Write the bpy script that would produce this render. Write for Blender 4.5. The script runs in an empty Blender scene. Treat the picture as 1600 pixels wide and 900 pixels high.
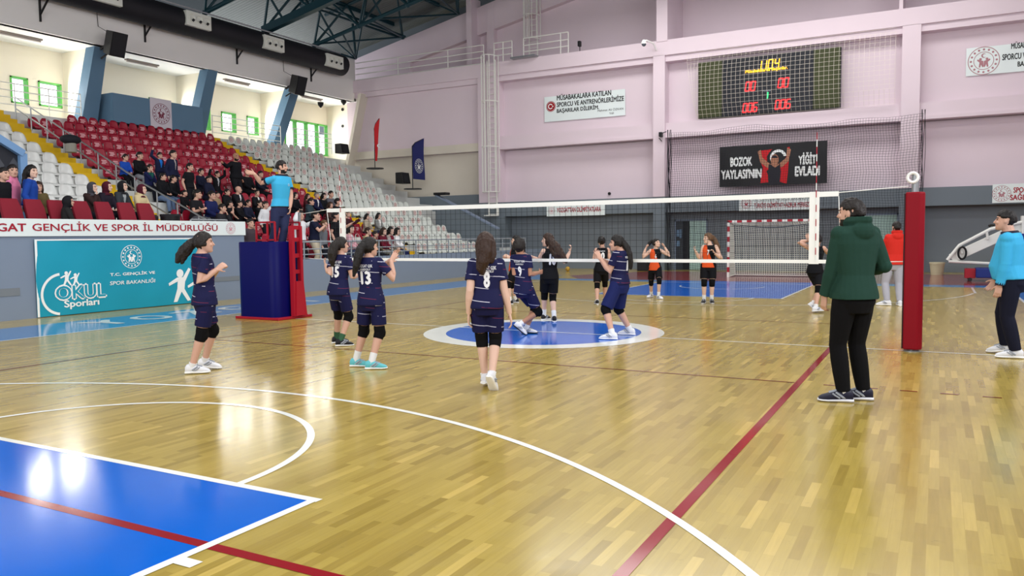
import bpy, bmesh, math, random
import numpy as np
from mathutils import Vector, Matrix, Quaternion
from mathutils.bvhtree import BVHTree

SC = bpy.context.scene
COL = SC.collection
R = math.radians
rnd = random.Random(7)

# ------------------------------------------------------------------ camera
CAM_P = Vector((5.781, -11.791, 1.599))
YAW, PITCH, ROLL, FPX = -0.49486, -0.06552, -0.0114, 1233.774
_F = Vector((math.sin(YAW) * math.cos(PITCH), math.cos(YAW) * math.cos(PITCH), math.sin(PITCH)))
_r0 = Vector((math.cos(YAW), -math.sin(YAW), 0))
_u0 = _r0.cross(_F)
_r = _r0 * math.cos(ROLL) + _u0 * math.sin(ROLL)
_u = -_r0 * math.sin(ROLL) + _u0 * math.cos(ROLL)
cam = bpy.data.cameras.new('camera')
cam.sensor_width = 36.0
cam.lens = FPX / 1600 * 36.0
cam.clip_end = 300
camo = bpy.data.objects.new('camera', cam)
COL.objects.link(camo)
M3 = Matrix((_r, _u, -_F)).transposed()
camo.matrix_world = Matrix.Translation(CAM_P) @ M3.to_4x4()
SC.camera = camo

# ------------------------------------------------------------------ light
SC.view_settings.view_transform = 'Standard'
SC.view_settings.look = 'None'
SC.view_settings.gamma = 1.0
SC.view_settings.use_curve_mapping = False
SC.view_settings.exposure = 0.0
W = bpy.data.worlds.new('daylight')
SC.world = W
W.use_nodes = True
W.node_tree.nodes['Background'].inputs[0].default_value = (0.93, 0.97, 1.0, 1)
W.node_tree.nodes['Background'].inputs[1].default_value = 2.2

LAMP, SIDE = 1090, 3700
def area_light(name, loc, target, sx, sy, power, color=(1, 1, 1)):
    l = bpy.data.lights.new(name, 'AREA')
    l.shape = 'RECTANGLE'; l.size = sx; l.size_y = sy
    l.energy = power; l.color = color
    o = bpy.data.objects.new(name, l)
    COL.objects.link(o)
    o.location = loc
    o.rotation_euler = (Vector(target) - Vector(loc)).to_track_quat('-Z', 'Y').to_euler()
    return o

# rows of hall lamps hung under the roof ridge
for yy in (-14, -3, 8, 18):
    area_light('hall_lamp', (-1.0, yy, 12.3), (-1.0, yy, 0), 17, 3.0, LAMP, (1.0, 0.985, 0.96))
# broad fill lamps added at the unseen side and near end, standing for daylight
area_light('side_fill', (15.4, 2, 8.0), (-22, 6, 9.0), 34, 4.0, SIDE, (0.95, 0.98, 1.0))
area_light('end_fill', (-4, -28.5, 8.0), (-6, 10, 3.0), 26, 4.0, SIDE * 0.8, (0.95, 0.98, 1.0))
# daylight reaching the gallery behind the stand through its windows
for gy in (-2.2, 0.2, 2.6, 5.95, 7.3, 10.2, 12.6, 15.1, 16.3, 17.9, 20.8, 22.3):
    area_light('gallery_window_daylight', (-24.7, gy, 7.4), (-20, gy, 6.9), 0.85, 1.0, 50, (1.0, 0.98, 0.94))

# ------------------------------------------------------------------ helpers
def lin(c):
    c = c / 255.0
    return c / 12.92 if c <= 0.04045 else ((c + 0.055) / 1.055) ** 2.4

def rgb(c):
    return (lin(c[0]), lin(c[1]), lin(c[2]), 1.0)

MATS = {}
def mat(name, c, rough=0.6, metal=0.0, noise=0.0, nscale=8.0, bump=0.0, emit=0.0, coat=0.0, alpha=1.0, trans=0.0, spec=0.3):
    if name in MATS:
        return MATS[name]
    m = bpy.data.materials.new(name)
    m.use_nodes = True
    nt = m.node_tree
    b = nt.nodes['Principled BSDF']
    b.inputs['Base Color'].default_value = rgb(c)
    b.inputs['Roughness'].default_value = rough
    b.inputs['Metallic'].default_value = metal
    b.inputs['Specular IOR Level'].default_value = spec
    if coat:
        b.inputs['Coat Weight'].default_value = coat
        b.inputs['Coat Roughness'].default_value = 0.1
    if trans:
        b.inputs['Transmission Weight'].default_value = trans
    if emit:
        b.inputs['Emission Color'].default_value = rgb(c)
        b.inputs['Emission Strength'].default_value = emit
    if alpha < 1:
        b.inputs['Alpha'].default_value = alpha
    if noise or bump:
        tc = nt.nodes.new('ShaderNodeTexCoord')
        n = nt.nodes.new('ShaderNodeTexNoise')
        n.inputs['Scale'].default_value = nscale
        n.inputs['Detail'].default_value = 4
        nt.links.new(tc.outputs['Object'], n.inputs['Vector'])
        if noise:
            mr = nt.nodes.new('ShaderNodeMapRange')
            mr.inputs['To Min'].default_value = 1 - noise
            mr.inputs['To Max'].default_value = 1 + noise
            nt.links.new(n.outputs['Fac'], mr.inputs['Value'])
            hsv = nt.nodes.new('ShaderNodeHueSaturation')
            hsv.inputs['Color'].default_value = rgb(c)
            nt.links.new(mr.outputs['Result'], hsv.inputs['Value'])
            nt.links.new(hsv.outputs['Color'], b.inputs['Base Color'])
        if bump:
            bp = nt.nodes.new('ShaderNodeBump')
            bp.inputs['Strength'].default_value = bump
            bp.inputs['Distance'].default_value = 0.02
            nt.links.new(n.outputs['Fac'], bp.inputs['Height'])
            nt.links.new(bp.outputs['Normal'], b.inputs['Normal'])
    MATS[name] = m
    return m

def at(u, v, ax, val):
    """the point where the sight line of photo pixel (u, v) meets the plane axis = val"""
    d = _r * ((u - 800) / FPX) - _u * ((v - 450) / FPX) + _F
    i = 'XYZ'.index(ax)
    t = (val - CAM_P[i]) / d[i]
    return CAM_P + d * t

def fl(u, v):
    return at(u, v, 'Z', 0.0)

ORG = {}
def tag(o, label=None, cat=None, group=None, kind=None):
    if label: o['label'] = label
    if cat: o['category'] = cat
    if group: o['group'] = group
    if kind: o['kind'] = kind
    return o

def thing(name, label, cat, loc, group=None):
    o = bpy.data.objects.new(name, None)
    o.empty_display_size = 0.2
    COL.objects.link(o)
    o.location = loc
    ORG[o.name] = Vector(loc)
    return tag(o, label, cat, group)

class MB:
    def __init__(s):
        s.v = []; s.f = []; s.m = []; s.cur = 0
    def add(s, vs, fs, mi=None):
        k = len(s.v)
        s.v += [tuple(p) for p in vs]
        s.f += [[i + k for i in f] for f in fs]
        s.m += [s.cur if mi is None else mi] * len(fs)
        return s
    def box(s, a, b, mi=None):
        x0, y0, z0 = [min(a[i], b[i]) for i in range(3)]
        x1, y1, z1 = [max(a[i], b[i]) for i in range(3)]
        vs = [(x0, y0, z0), (x1, y0, z0), (x1, y1, z0), (x0, y1, z0), (x0, y0, z1), (x1, y0, z1), (x1, y1, z1), (x0, y1, z1)]
        return s.add(vs, [(0, 3, 2, 1), (4, 5, 6, 7), (0, 1, 5, 4), (1, 2, 6, 5), (2, 3, 7, 6), (3, 0, 4, 7)], mi)
    def obox(s, c, ax, ay, az, mi=None):
        """oriented box: centre and three half-axis vectors"""
        c, ax, ay, az = Vector(c), Vector(ax), Vector(ay), Vector(az)
        vs = [c + ax * i + ay * j + az * k for k in (-1, 1) for (i, j) in ((-1, -1), (1, -1), (1, 1), (-1, 1))]
        return s.add(vs, [(0, 3, 2, 1), (4, 5, 6, 7), (0, 1, 5, 4), (1, 2, 6, 5), (2, 3, 7, 6), (3, 0, 4, 7)], mi)
    def bar(s, p, q, w, h=None, up=(0, 0, 1), mi=None):
        p, q = Vector(p), Vector(q)
        d = (q - p)
        L = d.length
        if L < 1e-6: return s
        d /= L
        up = Vector(up)
        if abs(d.dot(up)) > 0.98: up = Vector((0, 1, 0))
        sd = d.cross(up).normalized(); u2 = sd.cross(d)
        h = w if h is None else h
        return s.obox((p + q) / 2, d * L / 2, sd * w / 2, u2 * h / 2, mi)
    def tube(s, pts, r, n=8, cap=True, mi=None):
        pts = [Vector(p) for p in pts]
        rs = r if isinstance(r, (list, tuple)) else [r] * len(pts)
        rings = []
        ref = None
        for i, p in enumerate(pts):
            a = pts[max(i - 1, 0)]; b = pts[min(i + 1, len(pts) - 1)]
            d = (b - a)
            d = d.normalized() if d.length > 1e-9 else Vector((0, 0, 1))
            if ref is None:
                ref = Vector((0, 0, 1)) if abs(d.z) < 0.9 else Vector((1, 0, 0))
            x = d.cross(ref)
            if x.length < 1e-4: x = d.cross(Vector((0.3, 1, 0.2)))
            x.normalize(); y = x.cross(d).normalized()
            ref = y
            rings.append([p + (x * math.cos(2 * math.pi * k / n) + y * math.sin(2 * math.pi * k / n)) * rs[i] for k in range(n)])
        return s.loft(rings, cap, mi)
    def loft(s, rings, cap=True, mi=None):
        n = len(rings[0])
        vs = [p for rg in rings for p in rg]
        fs = []
        for i in range(len(rings) - 1):
            for k in range(n):
                k2 = (k + 1) % n
                fs.append((i * n + k, i * n + k2, (i + 1) * n + k2, (i + 1) * n + k))
        if cap:
            fs.append(tuple(range(n - 1, -1, -1)))
            fs.append(tuple(range((len(rings) - 1) * n, len(rings) * n)))
        return s.add(vs, fs, mi)
    def prism(s, poly, vec, mi=None):
        """planar polygon extruded along vec"""
        vec = Vector(vec); n = len(poly)
        vs = [Vector(p) for p in poly] + [Vector(p) + vec for p in poly]
        fs = [tuple(range(n - 1, -1, -1)), tuple(range(n, 2 * n))]
        for k in range(n):
            k2 = (k + 1) % n
            fs.append((k, k2, n + k2, n + k))
        return s.add(vs, fs, mi)
    def ball(s, c, r, nu=12, nv=8, mi=None, ax=None):
        """ellipsoid; r scalar or 3; ax optional 3 axes"""
        c = Vector(c)
        rr = (r, r, r) if not isinstance(r, (tuple, list)) else r
        A = ax or (Vector((1, 0, 0)), Vector((0, 1, 0)), Vector((0, 0, 1)))
        rings = []
        for i in range(nv + 1):
            t = math.pi * (0.02 + 0.96 * i / nv) - math.pi / 2
            rings.append([c + A[0] * (rr[0] * math.cos(t) * math.cos(2 * math.pi * k / nu)) + A[1] * (rr[1] * math.cos(t) * math.sin(2 * math.pi * k / nu)) + A[2] * (rr[2] * math.sin(t)) for k in range(nu)])
        return s.loft(rings, True, mi)
    def mesh(s, name, org=(0, 0, 0)):
        me = bpy.data.meshes.new(name)
        o = Vector(org)
        me.from_pydata([(p[0] - o.x, p[1] - o.y, p[2] - o.z) for p in s.v], [], s.f)
        me.polygons.foreach_set('material_index', s.m)
        bm = bmesh.new(); bm.from_mesh(me)
        bmesh.ops.recalc_face_normals(bm, faces=bm.faces)
        bm.to_mesh(me); bm.free()
        return me
    def build(s, name, mats, parent=None, org=None, smooth=False, bevel=0.0, seg=2):
        if parent is not None:
            org = ORG[parent.name]
        elif org is None:
            a = np.array([tuple(p) for p in s.v]); mn, mx = a.min(0), a.max(0)
            org = Vector(((mn[0] + mx[0]) / 2, (mn[1] + mx[1]) / 2, mn[2]))
        me = s.mesh(name, org)
        if bevel:
            bm = bmesh.new(); bm.from_mesh(me)
            es = [e for e in bm.edges if len(e.link_faces) == 2 and e.calc_face_angle(0) > 0.6]
            bmesh.ops.bevel(bm, geom=es, offset=bevel, segments=seg, affect='EDGES', profile=0.5)
            bm.to_mesh(me); bm.free()
        for m in (mats if isinstance(mats, (list, tuple)) else [mats]):
            me.materials.append(m)
        if smooth:
            me.polygons.foreach_set('use_smooth', [True] * len(me.polygons))
            try:
                me.set_sharp_from_angle(angle=R(40))
            except Exception:
                pass
        return put(name, me, parent, org)

def put(name, me, parent=None, org=None):
    o = bpy.data.objects.new(name, me)
    COL.objects.link(o)
    ORG[o.name] = Vector(org)
    if parent is not None:
        o.parent = parent
    else:
        o.location = org
    return o

def struct(o):
    o['kind'] = 'structure'
    return o

_fontcache = {}
def text_mesh(txt, size, bold=0.0, align='CENTER', extrude=0.0, shear=0.0, space=1.0, xs=1.0, res=3):
    """flat text as (verts, faces) in the xy plane"""
    key = (txt, size, bold, align, extrude, shear, space, xs, res)
    if key in _fontcache: return _fontcache[key]
    cu = bpy.data.curves.new('lettering', 'FONT')
    cu.body = txt; cu.size = size; cu.align_x = align; cu.align_y = 'CENTER'
    cu.extrude = extrude; cu.shear = shear; cu.space_character = space
    cu.resolution_u = res
    o = bpy.data.objects.new('lettering', cu)
    COL.objects.link(o)
    dg = bpy.context.evaluated_depsgraph_get()
    me = bpy.data.meshes.new_from_object(o.evaluated_get(dg))
    v0 = [(v.co.x * xs, v.co.y, v.co.z) for v in me.vertices]
    f0 = [list(p.vertices) for p in me.polygons]
    vs, fs = [], []
    for dx, dy in (((-1, 0), (1, 0), (0, .7), (0, -.7)) if bold else ((0, 0),)):       # heavier strokes
        k = len(vs)
        vs += [(p[0] + dx * bold, p[1] + dy * bold, p[2] + .0007 * (k // max(1, len(v0)))) for p in v0]
        fs += [[i + k for i in f] for f in f0]
    bpy.data.objects.remove(o); bpy.data.curves.remove(cu); bpy.data.meshes.remove(me)
    _fontcache[key] = (vs, fs)
    return vs, fs

def text_into(mb, txt, size, org, ex, ey, mi=None, **k):
    """place flat text with centre at org, x axis ex and y axis ey (unit vectors)"""
    vs, fs = text_mesh(txt, size, **k)
    org, ex, ey = Vector(org), Vector(ex), Vector(ey)
    ez = ex.cross(ey)
    mb.add([org + ex * v[0] + ey * v[1] + ez * v[2] for v in vs], fs, mi)

def fit_text(mb, txt, c, ex, ey, width, height, mi=None, bold=0.0, thick=0.004):
    """text scaled to fill width x height, centred on c"""
    vs, fs = text_mesh(txt, 1.0, bold=bold, extrude=0.0)
    a = np.array(vs); mn, mx = a.min(0), a.max(0)
    sx = width / (mx[0] - mn[0]); sy = height / (mx[1] - mn[1])
    c, ex, ey = Vector(c), Vector(ex), Vector(ey)
    ez = ex.cross(ey)
    mb.add([c + ex * ((v[0] - (mn[0] + mx[0]) / 2) * sx) + ey * ((v[1] - (mn[1] + mx[1]) / 2) * sy) + ez * v[2] for v in vs], fs, mi)

def emblem(mb, c, ex, ey, r, mi_ring, mi_in=None):
    """round federation-like crest: dotted ring, inner ring and three little figures with a crescent"""
    c, ex, ey = Vector(c), Vector(ex), Vector(ey)
    P = lambda x, y: c + ex * (x * r) + ey * (y * r)
    def ring(r0, r1, n=40):
        for k in range(n):
            a, b = 2 * math.pi * k / n, 2 * math.pi * (k + 1) / n
            mb.add([P(r0 * math.cos(a), r0 * math.sin(a)), P(r1 * math.cos(a), r1 * math.sin(a)), P(r1 * math.cos(b), r1 * math.sin(b)), P(r0 * math.cos(b), r0 * math.sin(b))], [(0, 1, 2, 3)], mi_ring)
    ring(0.955, 1.0); ring(0.60, 0.64)
    for k in range(16):
        a = 2 * math.pi * k / 16
        cx, cy = 0.8 * math.cos(a), 0.8 * math.sin(a)
        mb.add([P(cx + 0.085 * math.cos(b + a), cy + 0.085 * math.sin(b + a)) for b in [2 * math.pi * j / 5 for j in range(5)]], [(0, 1, 2, 3, 4)], mi_ring)
    mi2 = mi_ring if mi_in is None else mi_in
    def disc(x, y, q, n=12):
        mb.add([P(x + q * math.cos(2 * math.pi * j / n), y + q * math.sin(2 * math.pi * j / n)) for j in range(n)], [tuple(range(n))], mi2)
    cres = []
    for j in range(13):
        t = R(50 + 260 * j / 12); cres.append(P(0.16 * math.cos(t), 0.36 + 0.16 * math.sin(t)))
    for j in range(13):
        t = R(310 - 260 * j / 12); cres.append(P(0.05 + 0.115 * math.cos(t), 0.36 + 0.115 * math.sin(t)))
    mb.add(cres, [tuple(range(len(cres)))], mi2)
    for sx in (-1, 1):
        disc(sx * 0.2, 0.12, 0.09)
        mb.add([P(sx * 0.02, -0.02), P(sx * 0.38, 0.12), P(sx * 0.42, 0.04), P(sx * 0.26, -0.1), P(sx * 0.3, -0.45), P(sx * 0.2, -0.45), P(sx * 0.16, -0.25), P(sx * 0.08, -0.45), P(sx * 0.0, -0.42)], [tuple(range(9))], mi2)
# ================================================================== room shell
YF, YR, YU = 22.5, 22.95, 24.5          # far wall: column fronts, recessed panels, set-back upper wall
XS = -10.8                              # front wall of the stand
XL = -22.4                              # lintel plane over the back of the stand

m_pink = mat('pink_paint', (217, 201, 210), 0.75, noise=0.03, nscale=1.2)
m_pink2 = mat('pink_panel_paint', (217, 201, 210), 0.75, noise=0.03, nscale=0.8)
m_beige = mat('beige_paint', (214, 206, 192), 0.75, noise=0.05, nscale=0.9)
m_grey = mat('grey_paint', (108, 118, 126), 0.7, noise=0.04, nscale=1.5)
m_greyd = mat('dark_grey_paint', (116, 124, 132), 0.75, noise=0.05, nscale=1.5)
m_greyl = mat('light_grey_paint', (122, 136, 156), 0.7, noise=0.04, nscale=1.5)
m_lintel = mat('offwhite_plaster', (228, 226, 224), 0.8, noise=0.04, nscale=0.7)
m_cream = mat('cream_paint', (240, 232, 212), 0.8)
m_white = mat('white_paint', (240, 240, 238), 0.6)
m_conc = mat('painted_concrete', (205, 208, 206), 0.75, noise=0.06, nscale=2)
m_blue = mat('blue_wall_paint', (92, 124, 150), 0.6, noise=0.03, nscale=2)
m_black = mat('black_metal', (22, 22, 25), 0.45)
m_yellow = mat('yellow_step_paint', (214, 176, 20), 0.6, noise=0.06, nscale=6)
m_steelw = mat('white_steel', (226, 226, 220), 0.4)
m_steel = mat('grey_steel', (150, 154, 158), 0.35, 0.6)
m_steelg = mat('painted_grey_steel', (142, 150, 158), 0.45)

# ---------------------------------------------------------------- floor
def wood_material():
    m = bpy.data.materials.new('varnished_parquet'); m.use_nodes = True
    nt = m.node_tree; N = nt.nodes; L = nt.links
    b = N['Principled BSDF']
    tc = N.new('ShaderNodeTexCoord')
    mp = N.new('ShaderNodeMapping'); mp.inputs['Rotation'].default_value = (0, 0, R(90))
    L.new(tc.outputs['Object'], mp.inputs['Vector'])
    br = N.new('ShaderNodeTexBrick')
    br.offset = 0.37; br.offset_frequency = 2; br.squash = 1.0
    br.inputs['Scale'].default_value = 1.0
    br.inputs['Brick Width'].default_value = 0.5
    br.inputs['Row Height'].default_value = 0.06
    br.inputs['Mortar Size'].default_value = 0.0012
    br.inputs['Mortar Smooth'].default_value = 0.2
    br.inputs['Bias'].default_value = 0.0
    br.inputs['Color1'].default_value = (0, 0, 0, 1); br.inputs['Color2'].default_value = (1, 1, 1, 1); br.inputs['Mortar'].default_value = (0.3, 0.3, 0.3, 1)
    L.new(mp.outputs[0], br.inputs['Vector'])
    ramp = N.new('ShaderNodeValToRGB')
    cr = ramp.color_ramp
    cr.elements[0].color = rgb((148, 126, 56)); cr.elements[1].color = rgb((194, 168, 88))
    for p, c in ((0.12, (159, 136, 63)), (0.5, (169, 147, 71)), (0.9, (178, 155, 77))):
        e = cr.elements.new(p); e.color = rgb(c)
    L.new(br.outputs['Color'], ramp.inputs['Fac'])
    # grain stretched along the strips
    mp2 = N.new('ShaderNodeMapping'); mp2.inputs['Scale'].default_value = (34, 2.2, 1)
    L.new(tc.outputs['Object'], mp2.inputs['Vector'])
    n1 = N.new('ShaderNodeTexNoise'); n1.inputs['Scale'].default_value = 1.6; n1.inputs['Detail'].default_value = 6
    L.new(mp2.outputs[0], n1.inputs['Vector'])
    mr = N.new('ShaderNodeMapRange'); mr.inputs['To Min'].default_value = 0.84; mr.inputs['To Max'].default_value = 1.14
    L.new(n1.outputs['Fac'], mr.inputs['Value'])
    # worn patches and scuffs
    n2 = N.new('ShaderNodeTexNoise'); n2.inputs['Scale'].default_value = 0.7; n2.inputs['Detail'].default_value = 5
    L.new(tc.outputs['Object'], n2.inputs['Vector'])
    mr2 = N.new('ShaderNodeMapRange'); mr2.inputs['To Min'].default_value = 0.9; mr2.inputs['To Max'].default_value = 1.08
    L.new(n2.outputs['Fac'], mr2.inputs['Value'])
    n3 = N.new('ShaderNodeTexNoise'); n3.inputs['Scale'].default_value = 9; n3.inputs['Detail'].default_value = 8; n3.inputs['Roughness'].default_value = 0.7
    L.new(tc.outputs['Object'], n3.inputs['Vector'])
    mr3 = N.new('ShaderNodeMapRange'); mr3.inputs['From Min'].default_value = 0.62; mr3.inputs['From Max'].default_value = 0.78; mr3.inputs['To Min'].default_value = 1.0; mr3.inputs['To Max'].default_value = 0.6
    L.new(n3.outputs['Fac'], mr3.inputs['Value'])
    mu = N.new('ShaderNodeMath'); mu.operation = 'MULTIPLY'; L.new(mr.outputs[0], mu.inputs[0]); L.new(mr2.outputs[0], mu.inputs[1])
    mu2 = N.new('ShaderNodeMath'); mu2.operation = 'MULTIPLY'; L.new(mu.outputs[0], mu2.inputs[0]); L.new(mr3.outputs[0], mu2.inputs[1])
    hsv = N.new('ShaderNodeHueSaturation'); L.new(ramp.outputs[0], hsv.inputs['Color']); L.new(mu2.outputs[0], hsv.inputs['Value'])
    L.new(hsv.outputs[0], b.inputs['Base Color'])
    b.inputs['Roughness'].default_value = 0.22
    b.inputs['Coat Weight'].default_value = 0.1; b.inputs['Coat Roughness'].default_value = 0.1; b.inputs['Specular IOR Level'].default_value = 0.42
    mrr = N.new('ShaderNodeMapRange'); mrr.inputs['To Min'].default_value = 0.10; mrr.inputs['To Max'].default_value = 0.30
    L.new(n3.outputs['Fac'], mrr.inputs['Value']); L.new(mrr.outputs[0], b.inputs['Roughness'])
    bp = N.new('ShaderNodeBump'); bp.inputs['Strength'].default_value = 0.05; bp.inputs['Distance'].default_value = 0.004
    L.new(n1.outputs['Fac'], bp.inputs['Height']); L.new(bp.outputs[0], b.inputs['Normal'])
    return m

m_wood = wood_material()
def paint(name, c):
    m = mat(name, c, 0.12, noise=0.05, nscale=3, bump=0.02, spec=.35)
    m.node_tree.nodes['Principled BSDF'].inputs['Coat Weight'].default_value = 0.0
    return m
m_lw = paint('white_line_paint', (236, 238, 232))
m_lr = paint('red_line_paint', (140, 30, 38))
m_lr2 = paint('thin_brown_line_paint', (124, 66, 40))
m_fb = paint('blue_court_paint', (8, 98, 204))
m_fb2 = paint('blue_border_paint', (72, 128, 186))
m_fr = paint('dark_red_court_paint', (132, 58, 60))

floor = struct(MB().box((-28, -30, -0.2), (16, 26, 0.0)).build('floor', m_wood, org=(0, 0, 0)))
def mark(name, mb, m):
    mb.build(name, m, parent=floor)
Z1, Z2, Z3 = 0.0012, 0.002, 0.0028
_zc = [0]
def strip(mb, x0, y0, x1, y1, z):
    _zc[0] += 1; z += 0.00004 * (_zc[0] % 20)
    mb.add([(x0, y0, z), (x1, y0, z), (x1, y1, z), (x0, y1, z)], [(0, 1, 2, 3)])
def ringm(mb, cx, cy, r0, r1, a0, a1, z, n=96):
    for k in range(n):
        a, b = a0 + (a1 - a0) * k / n, a0 + (a1 - a0) * (k + 1) / n
        mb.add([(cx + r0 * math.cos(a), cy + r0 * math.sin(a), z), (cx + r1 * math.cos(a), cy + r1 * math.sin(a), z), (cx + r1 * math.cos(b), cy + r1 * math.sin(b), z), (cx + r0 * math.cos(b), cy + r0 * math.sin(b), z)], [(0, 1, 2, 3)])
def discm(mb, cx, cy, r, z, n=96):
    mb.add([(cx + r * math.cos(2 * math.pi * k / n), cy + r * math.sin(2 * math.pi * k / n), z) for k in range(n)], [tuple(range(n))])
b = MB(); strip(b, -9.4, -16, -7.5, 17.3, Z1); strip(b, 7.5, -16, 9.4, 17.3, Z1); strip(b, -7.5, 14.0, 7.5, 15.0, Z1); mark('blue_border', b, m_fb2)
b = MB(); b.add([(-7.2, 17.1, Z1), (-5.9, 15.0, Z1), (9.4, 15.0, Z1), (9.4, 21.6, Z1), (-5.2, 21.6, Z1), (-6.4, 19.2, Z1)], [(0, 1, 2, 3, 4, 5)]); mark('dark_red_end_zone', b, m_fr)
b = MB(); strip(b, -2.45, 8.2, 2.45, 15.0, Z1 + 0.0004); mark('far_key', b, m_fb)
b = MB(); strip(b, -2.45, -14, 2.45, -8.2, Z1); mark('near_key', b, m_fb)
b = MB(); discm(b, 0, 0, 1.62, Z1); mark('centre_circle', b, m_fb)
b = MB(); ringm(b, 0, 0, 1.62, 1.99, 0, 2 * math.pi, Z2); mark('centre_ring', b, m_lw)
b = MB()
h = 0.03
strip(b, -7.5, -h * .8, 7.5, h * .8, Z3); strip(b, -7.5 - h, -14, -7.5 + h, 14, Z3); strip(b, 7.5 - h, -14, 7.5 + h, 14, Z3); strip(b, -7.5, 14 - h, 7.5, 14 + h, Z3)
for s in (-1, 1):
    strip(b, -2.49, s * 8.2 - h, 2.49, s * 8.2 + h, Z3)
    for sx in (-1, 1):
        strip(b, sx * 2.45 - h, min(s * 14, s * 8.2), sx * 2.45 + h, max(s * 14, s * 8.2), Z3)
        strip(b, sx * 6.65 - h, min(s * 14, s * 11.6), sx * 6.65 + h, max(s * 14, s * 11.6), Z3)
    for yy in (9.2, 10.35):
        for sx in (-1, 1):
            strip(b, sx * 2.45, s * yy - 0.04, sx * 2.6, s * yy + 0.04, Z3)
    a0 = math.acos(0.992) if s < 0 else math.pi + math.acos(0.992)
    ringm(b, 0, s * 12.425, 6.62, 6.68, 0.12 + (0 if s < 0 else math.pi), math.pi - 0.12 + (0 if s < 0 else math.pi), Z3)
    ringm(b, 0, s * 8.2, 1.755, 1.815, 0 if s < 0 else math.pi, math.pi if s < 0 else 2 * math.pi, Z3)
    ringm(b, 0, s * 12.425, 1.23, 1.28, 0 if s < 0 else math.pi, math.pi if s < 0 else 2 * math.pi, Z3)
mark('white_court_lines', b, m_lw)
b = MB()
for sx in (1,):
    strip(b, sx * 4.5 - 0.035, -9.03, sx * 4.5 + 0.035, 9.03, Z2)
strip(b, -4.5, -9.035, 4.5, -8.965, Z2)
mark('red_court_lines', b, m_lr)
b = MB()
strip(b, -4.5, -3.02, 4.46, -2.98, Z2); strip(b, -4.5, 2.98, 4.5, 3.02, Z2); strip(b, -4.52, -9, -4.48, 9, Z2)
for k in range(5):
    strip(b, 4.75 + 0.36 * k, -3.02, 4.91 + 0.36 * k, -2.98, Z2)
strip(b, -4.5, -9, -4.46, 9, Z2)
mark('brown_court_lines', b, m_lr2)
b = MB()
for ch, yc in (('Y', -2.0), ('O', -1.0), ('Z', 0.1), ('G', 1.25), ('A', 2.4), ('T', 3.5)):
    fit_text(b, ch, (-8.55, yc, Z3), (0, 1, 0), (-1, 0, 0), 0.75, 0.95, bold=0.03)
mark('white_floor_lettering', b, m_lw)

# ---------------------------------------------------------------- far wall
zf = lambda u, v, Y=YF: at(u, v, 'Y', Y).z
xf = lambda u, v, Y=YF: at(u, v, 'Y', Y).x
zB1t = 0.5 * (zf(1043, 62.6) + zf(1410, 12.8))
zB1m = 0.5 * (zf(1043, 87) + zf(1420, 38))
zB1b = 0.5 * (zf(1043, 97) + zf(1407, 50))
zB2t = 0.5 * (zf(1045, 191.7) + zf(1405, 161))
zB2b = 0.5 * (zf(1045, 214) + zf(1405, 189))
zPk = 0.5 * (zf(1038, 308) + zf(1440, 292))
zGb = 0.5 * (zf(1200, 328) + zf(1480, 320.5))
XA0, XA1 = xf(747, 200), xf(778, 200)
XB0, XB1 = xf(1020.5, 200), xf(1038.5, 200)
XC0, XC1 = xf(1407, 200), xf(1436, 200)
XE = 13.0
zD = zf(680, 306, YF)                    # top of the grey dado at the stand's end
w = MB()
# recessed panels
w.box((XL - .7, YF + 0.55, zD - 0.3), (XA0 + .1, YF + 0.95, zB2b + 0.2), 1)           # beige panel above the stand end
w.box((XL - .7, YF + 0.3, zB2b), (XA0 + .1, YF + 0.8, zB1t), 0)
w.box((XA1 - .1, YF + 0.74, zPk - 0.2), (XE, YF + 1.0, zB2b + 0.2), 0)
w.box((XA1 - .1, YF + 0.62, zB2b), (XE, YF + 1.0, zB1t - .2), 0)
w.box((XL - .7, YF + 0.3, -0.0), (XA0 + .1, YF + 0.8, zD), 2)
w.box((XA1 - .1, YF + 0.85, 0), (XE, YF + 1.1, zPk), 3)                         # dark recess behind the goal
# beams
w.box((XL - .3, YF + 0.3, zB2b), (XA0 + .05, YF + 0.15, zB2t - 0.25), 1)
w.box((XA1 - .05, YF + 0.8, zB2b), (XE, YF + 0.10, zB2b + 0.14), 0)
w.box((XA1 - .05, YF + 0.8, zB2b + 0.14), (XE, YF + 0.16, zB2t), 0)
w.box((XL - .3, YF + 0.8, zB1b), (XE, YF + 0.10, zB1m + .01), 0)
w.box((XL - 1, YU + 0.1, zB1m), (XE, YF, zB1t), 0)
w.box((XA1 - .05, YF + 0.9, zGb), (XE, YF + 0.12, zPk), 2)
# columns
for (a, c) in ((XA0, XA1), (XB0, XB1), (XC0, XC1), (XE - .6, XE)):
    w.box((a, YF + 0.9, zPk), (c, YF, zB1m + .01), 0)
    w.box((a, YF + 0.9, 0), (c, YF + 0.02, zPk), 2)
w.box((xf(787, 345), YF + 0.9, 0), (XA1, YF + 0.1, zGb), 2)
far = struct(w.build('wall_far', [m_pink, m_beige, m_grey, m_greyd], org=(0, YF, 0)))
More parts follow.
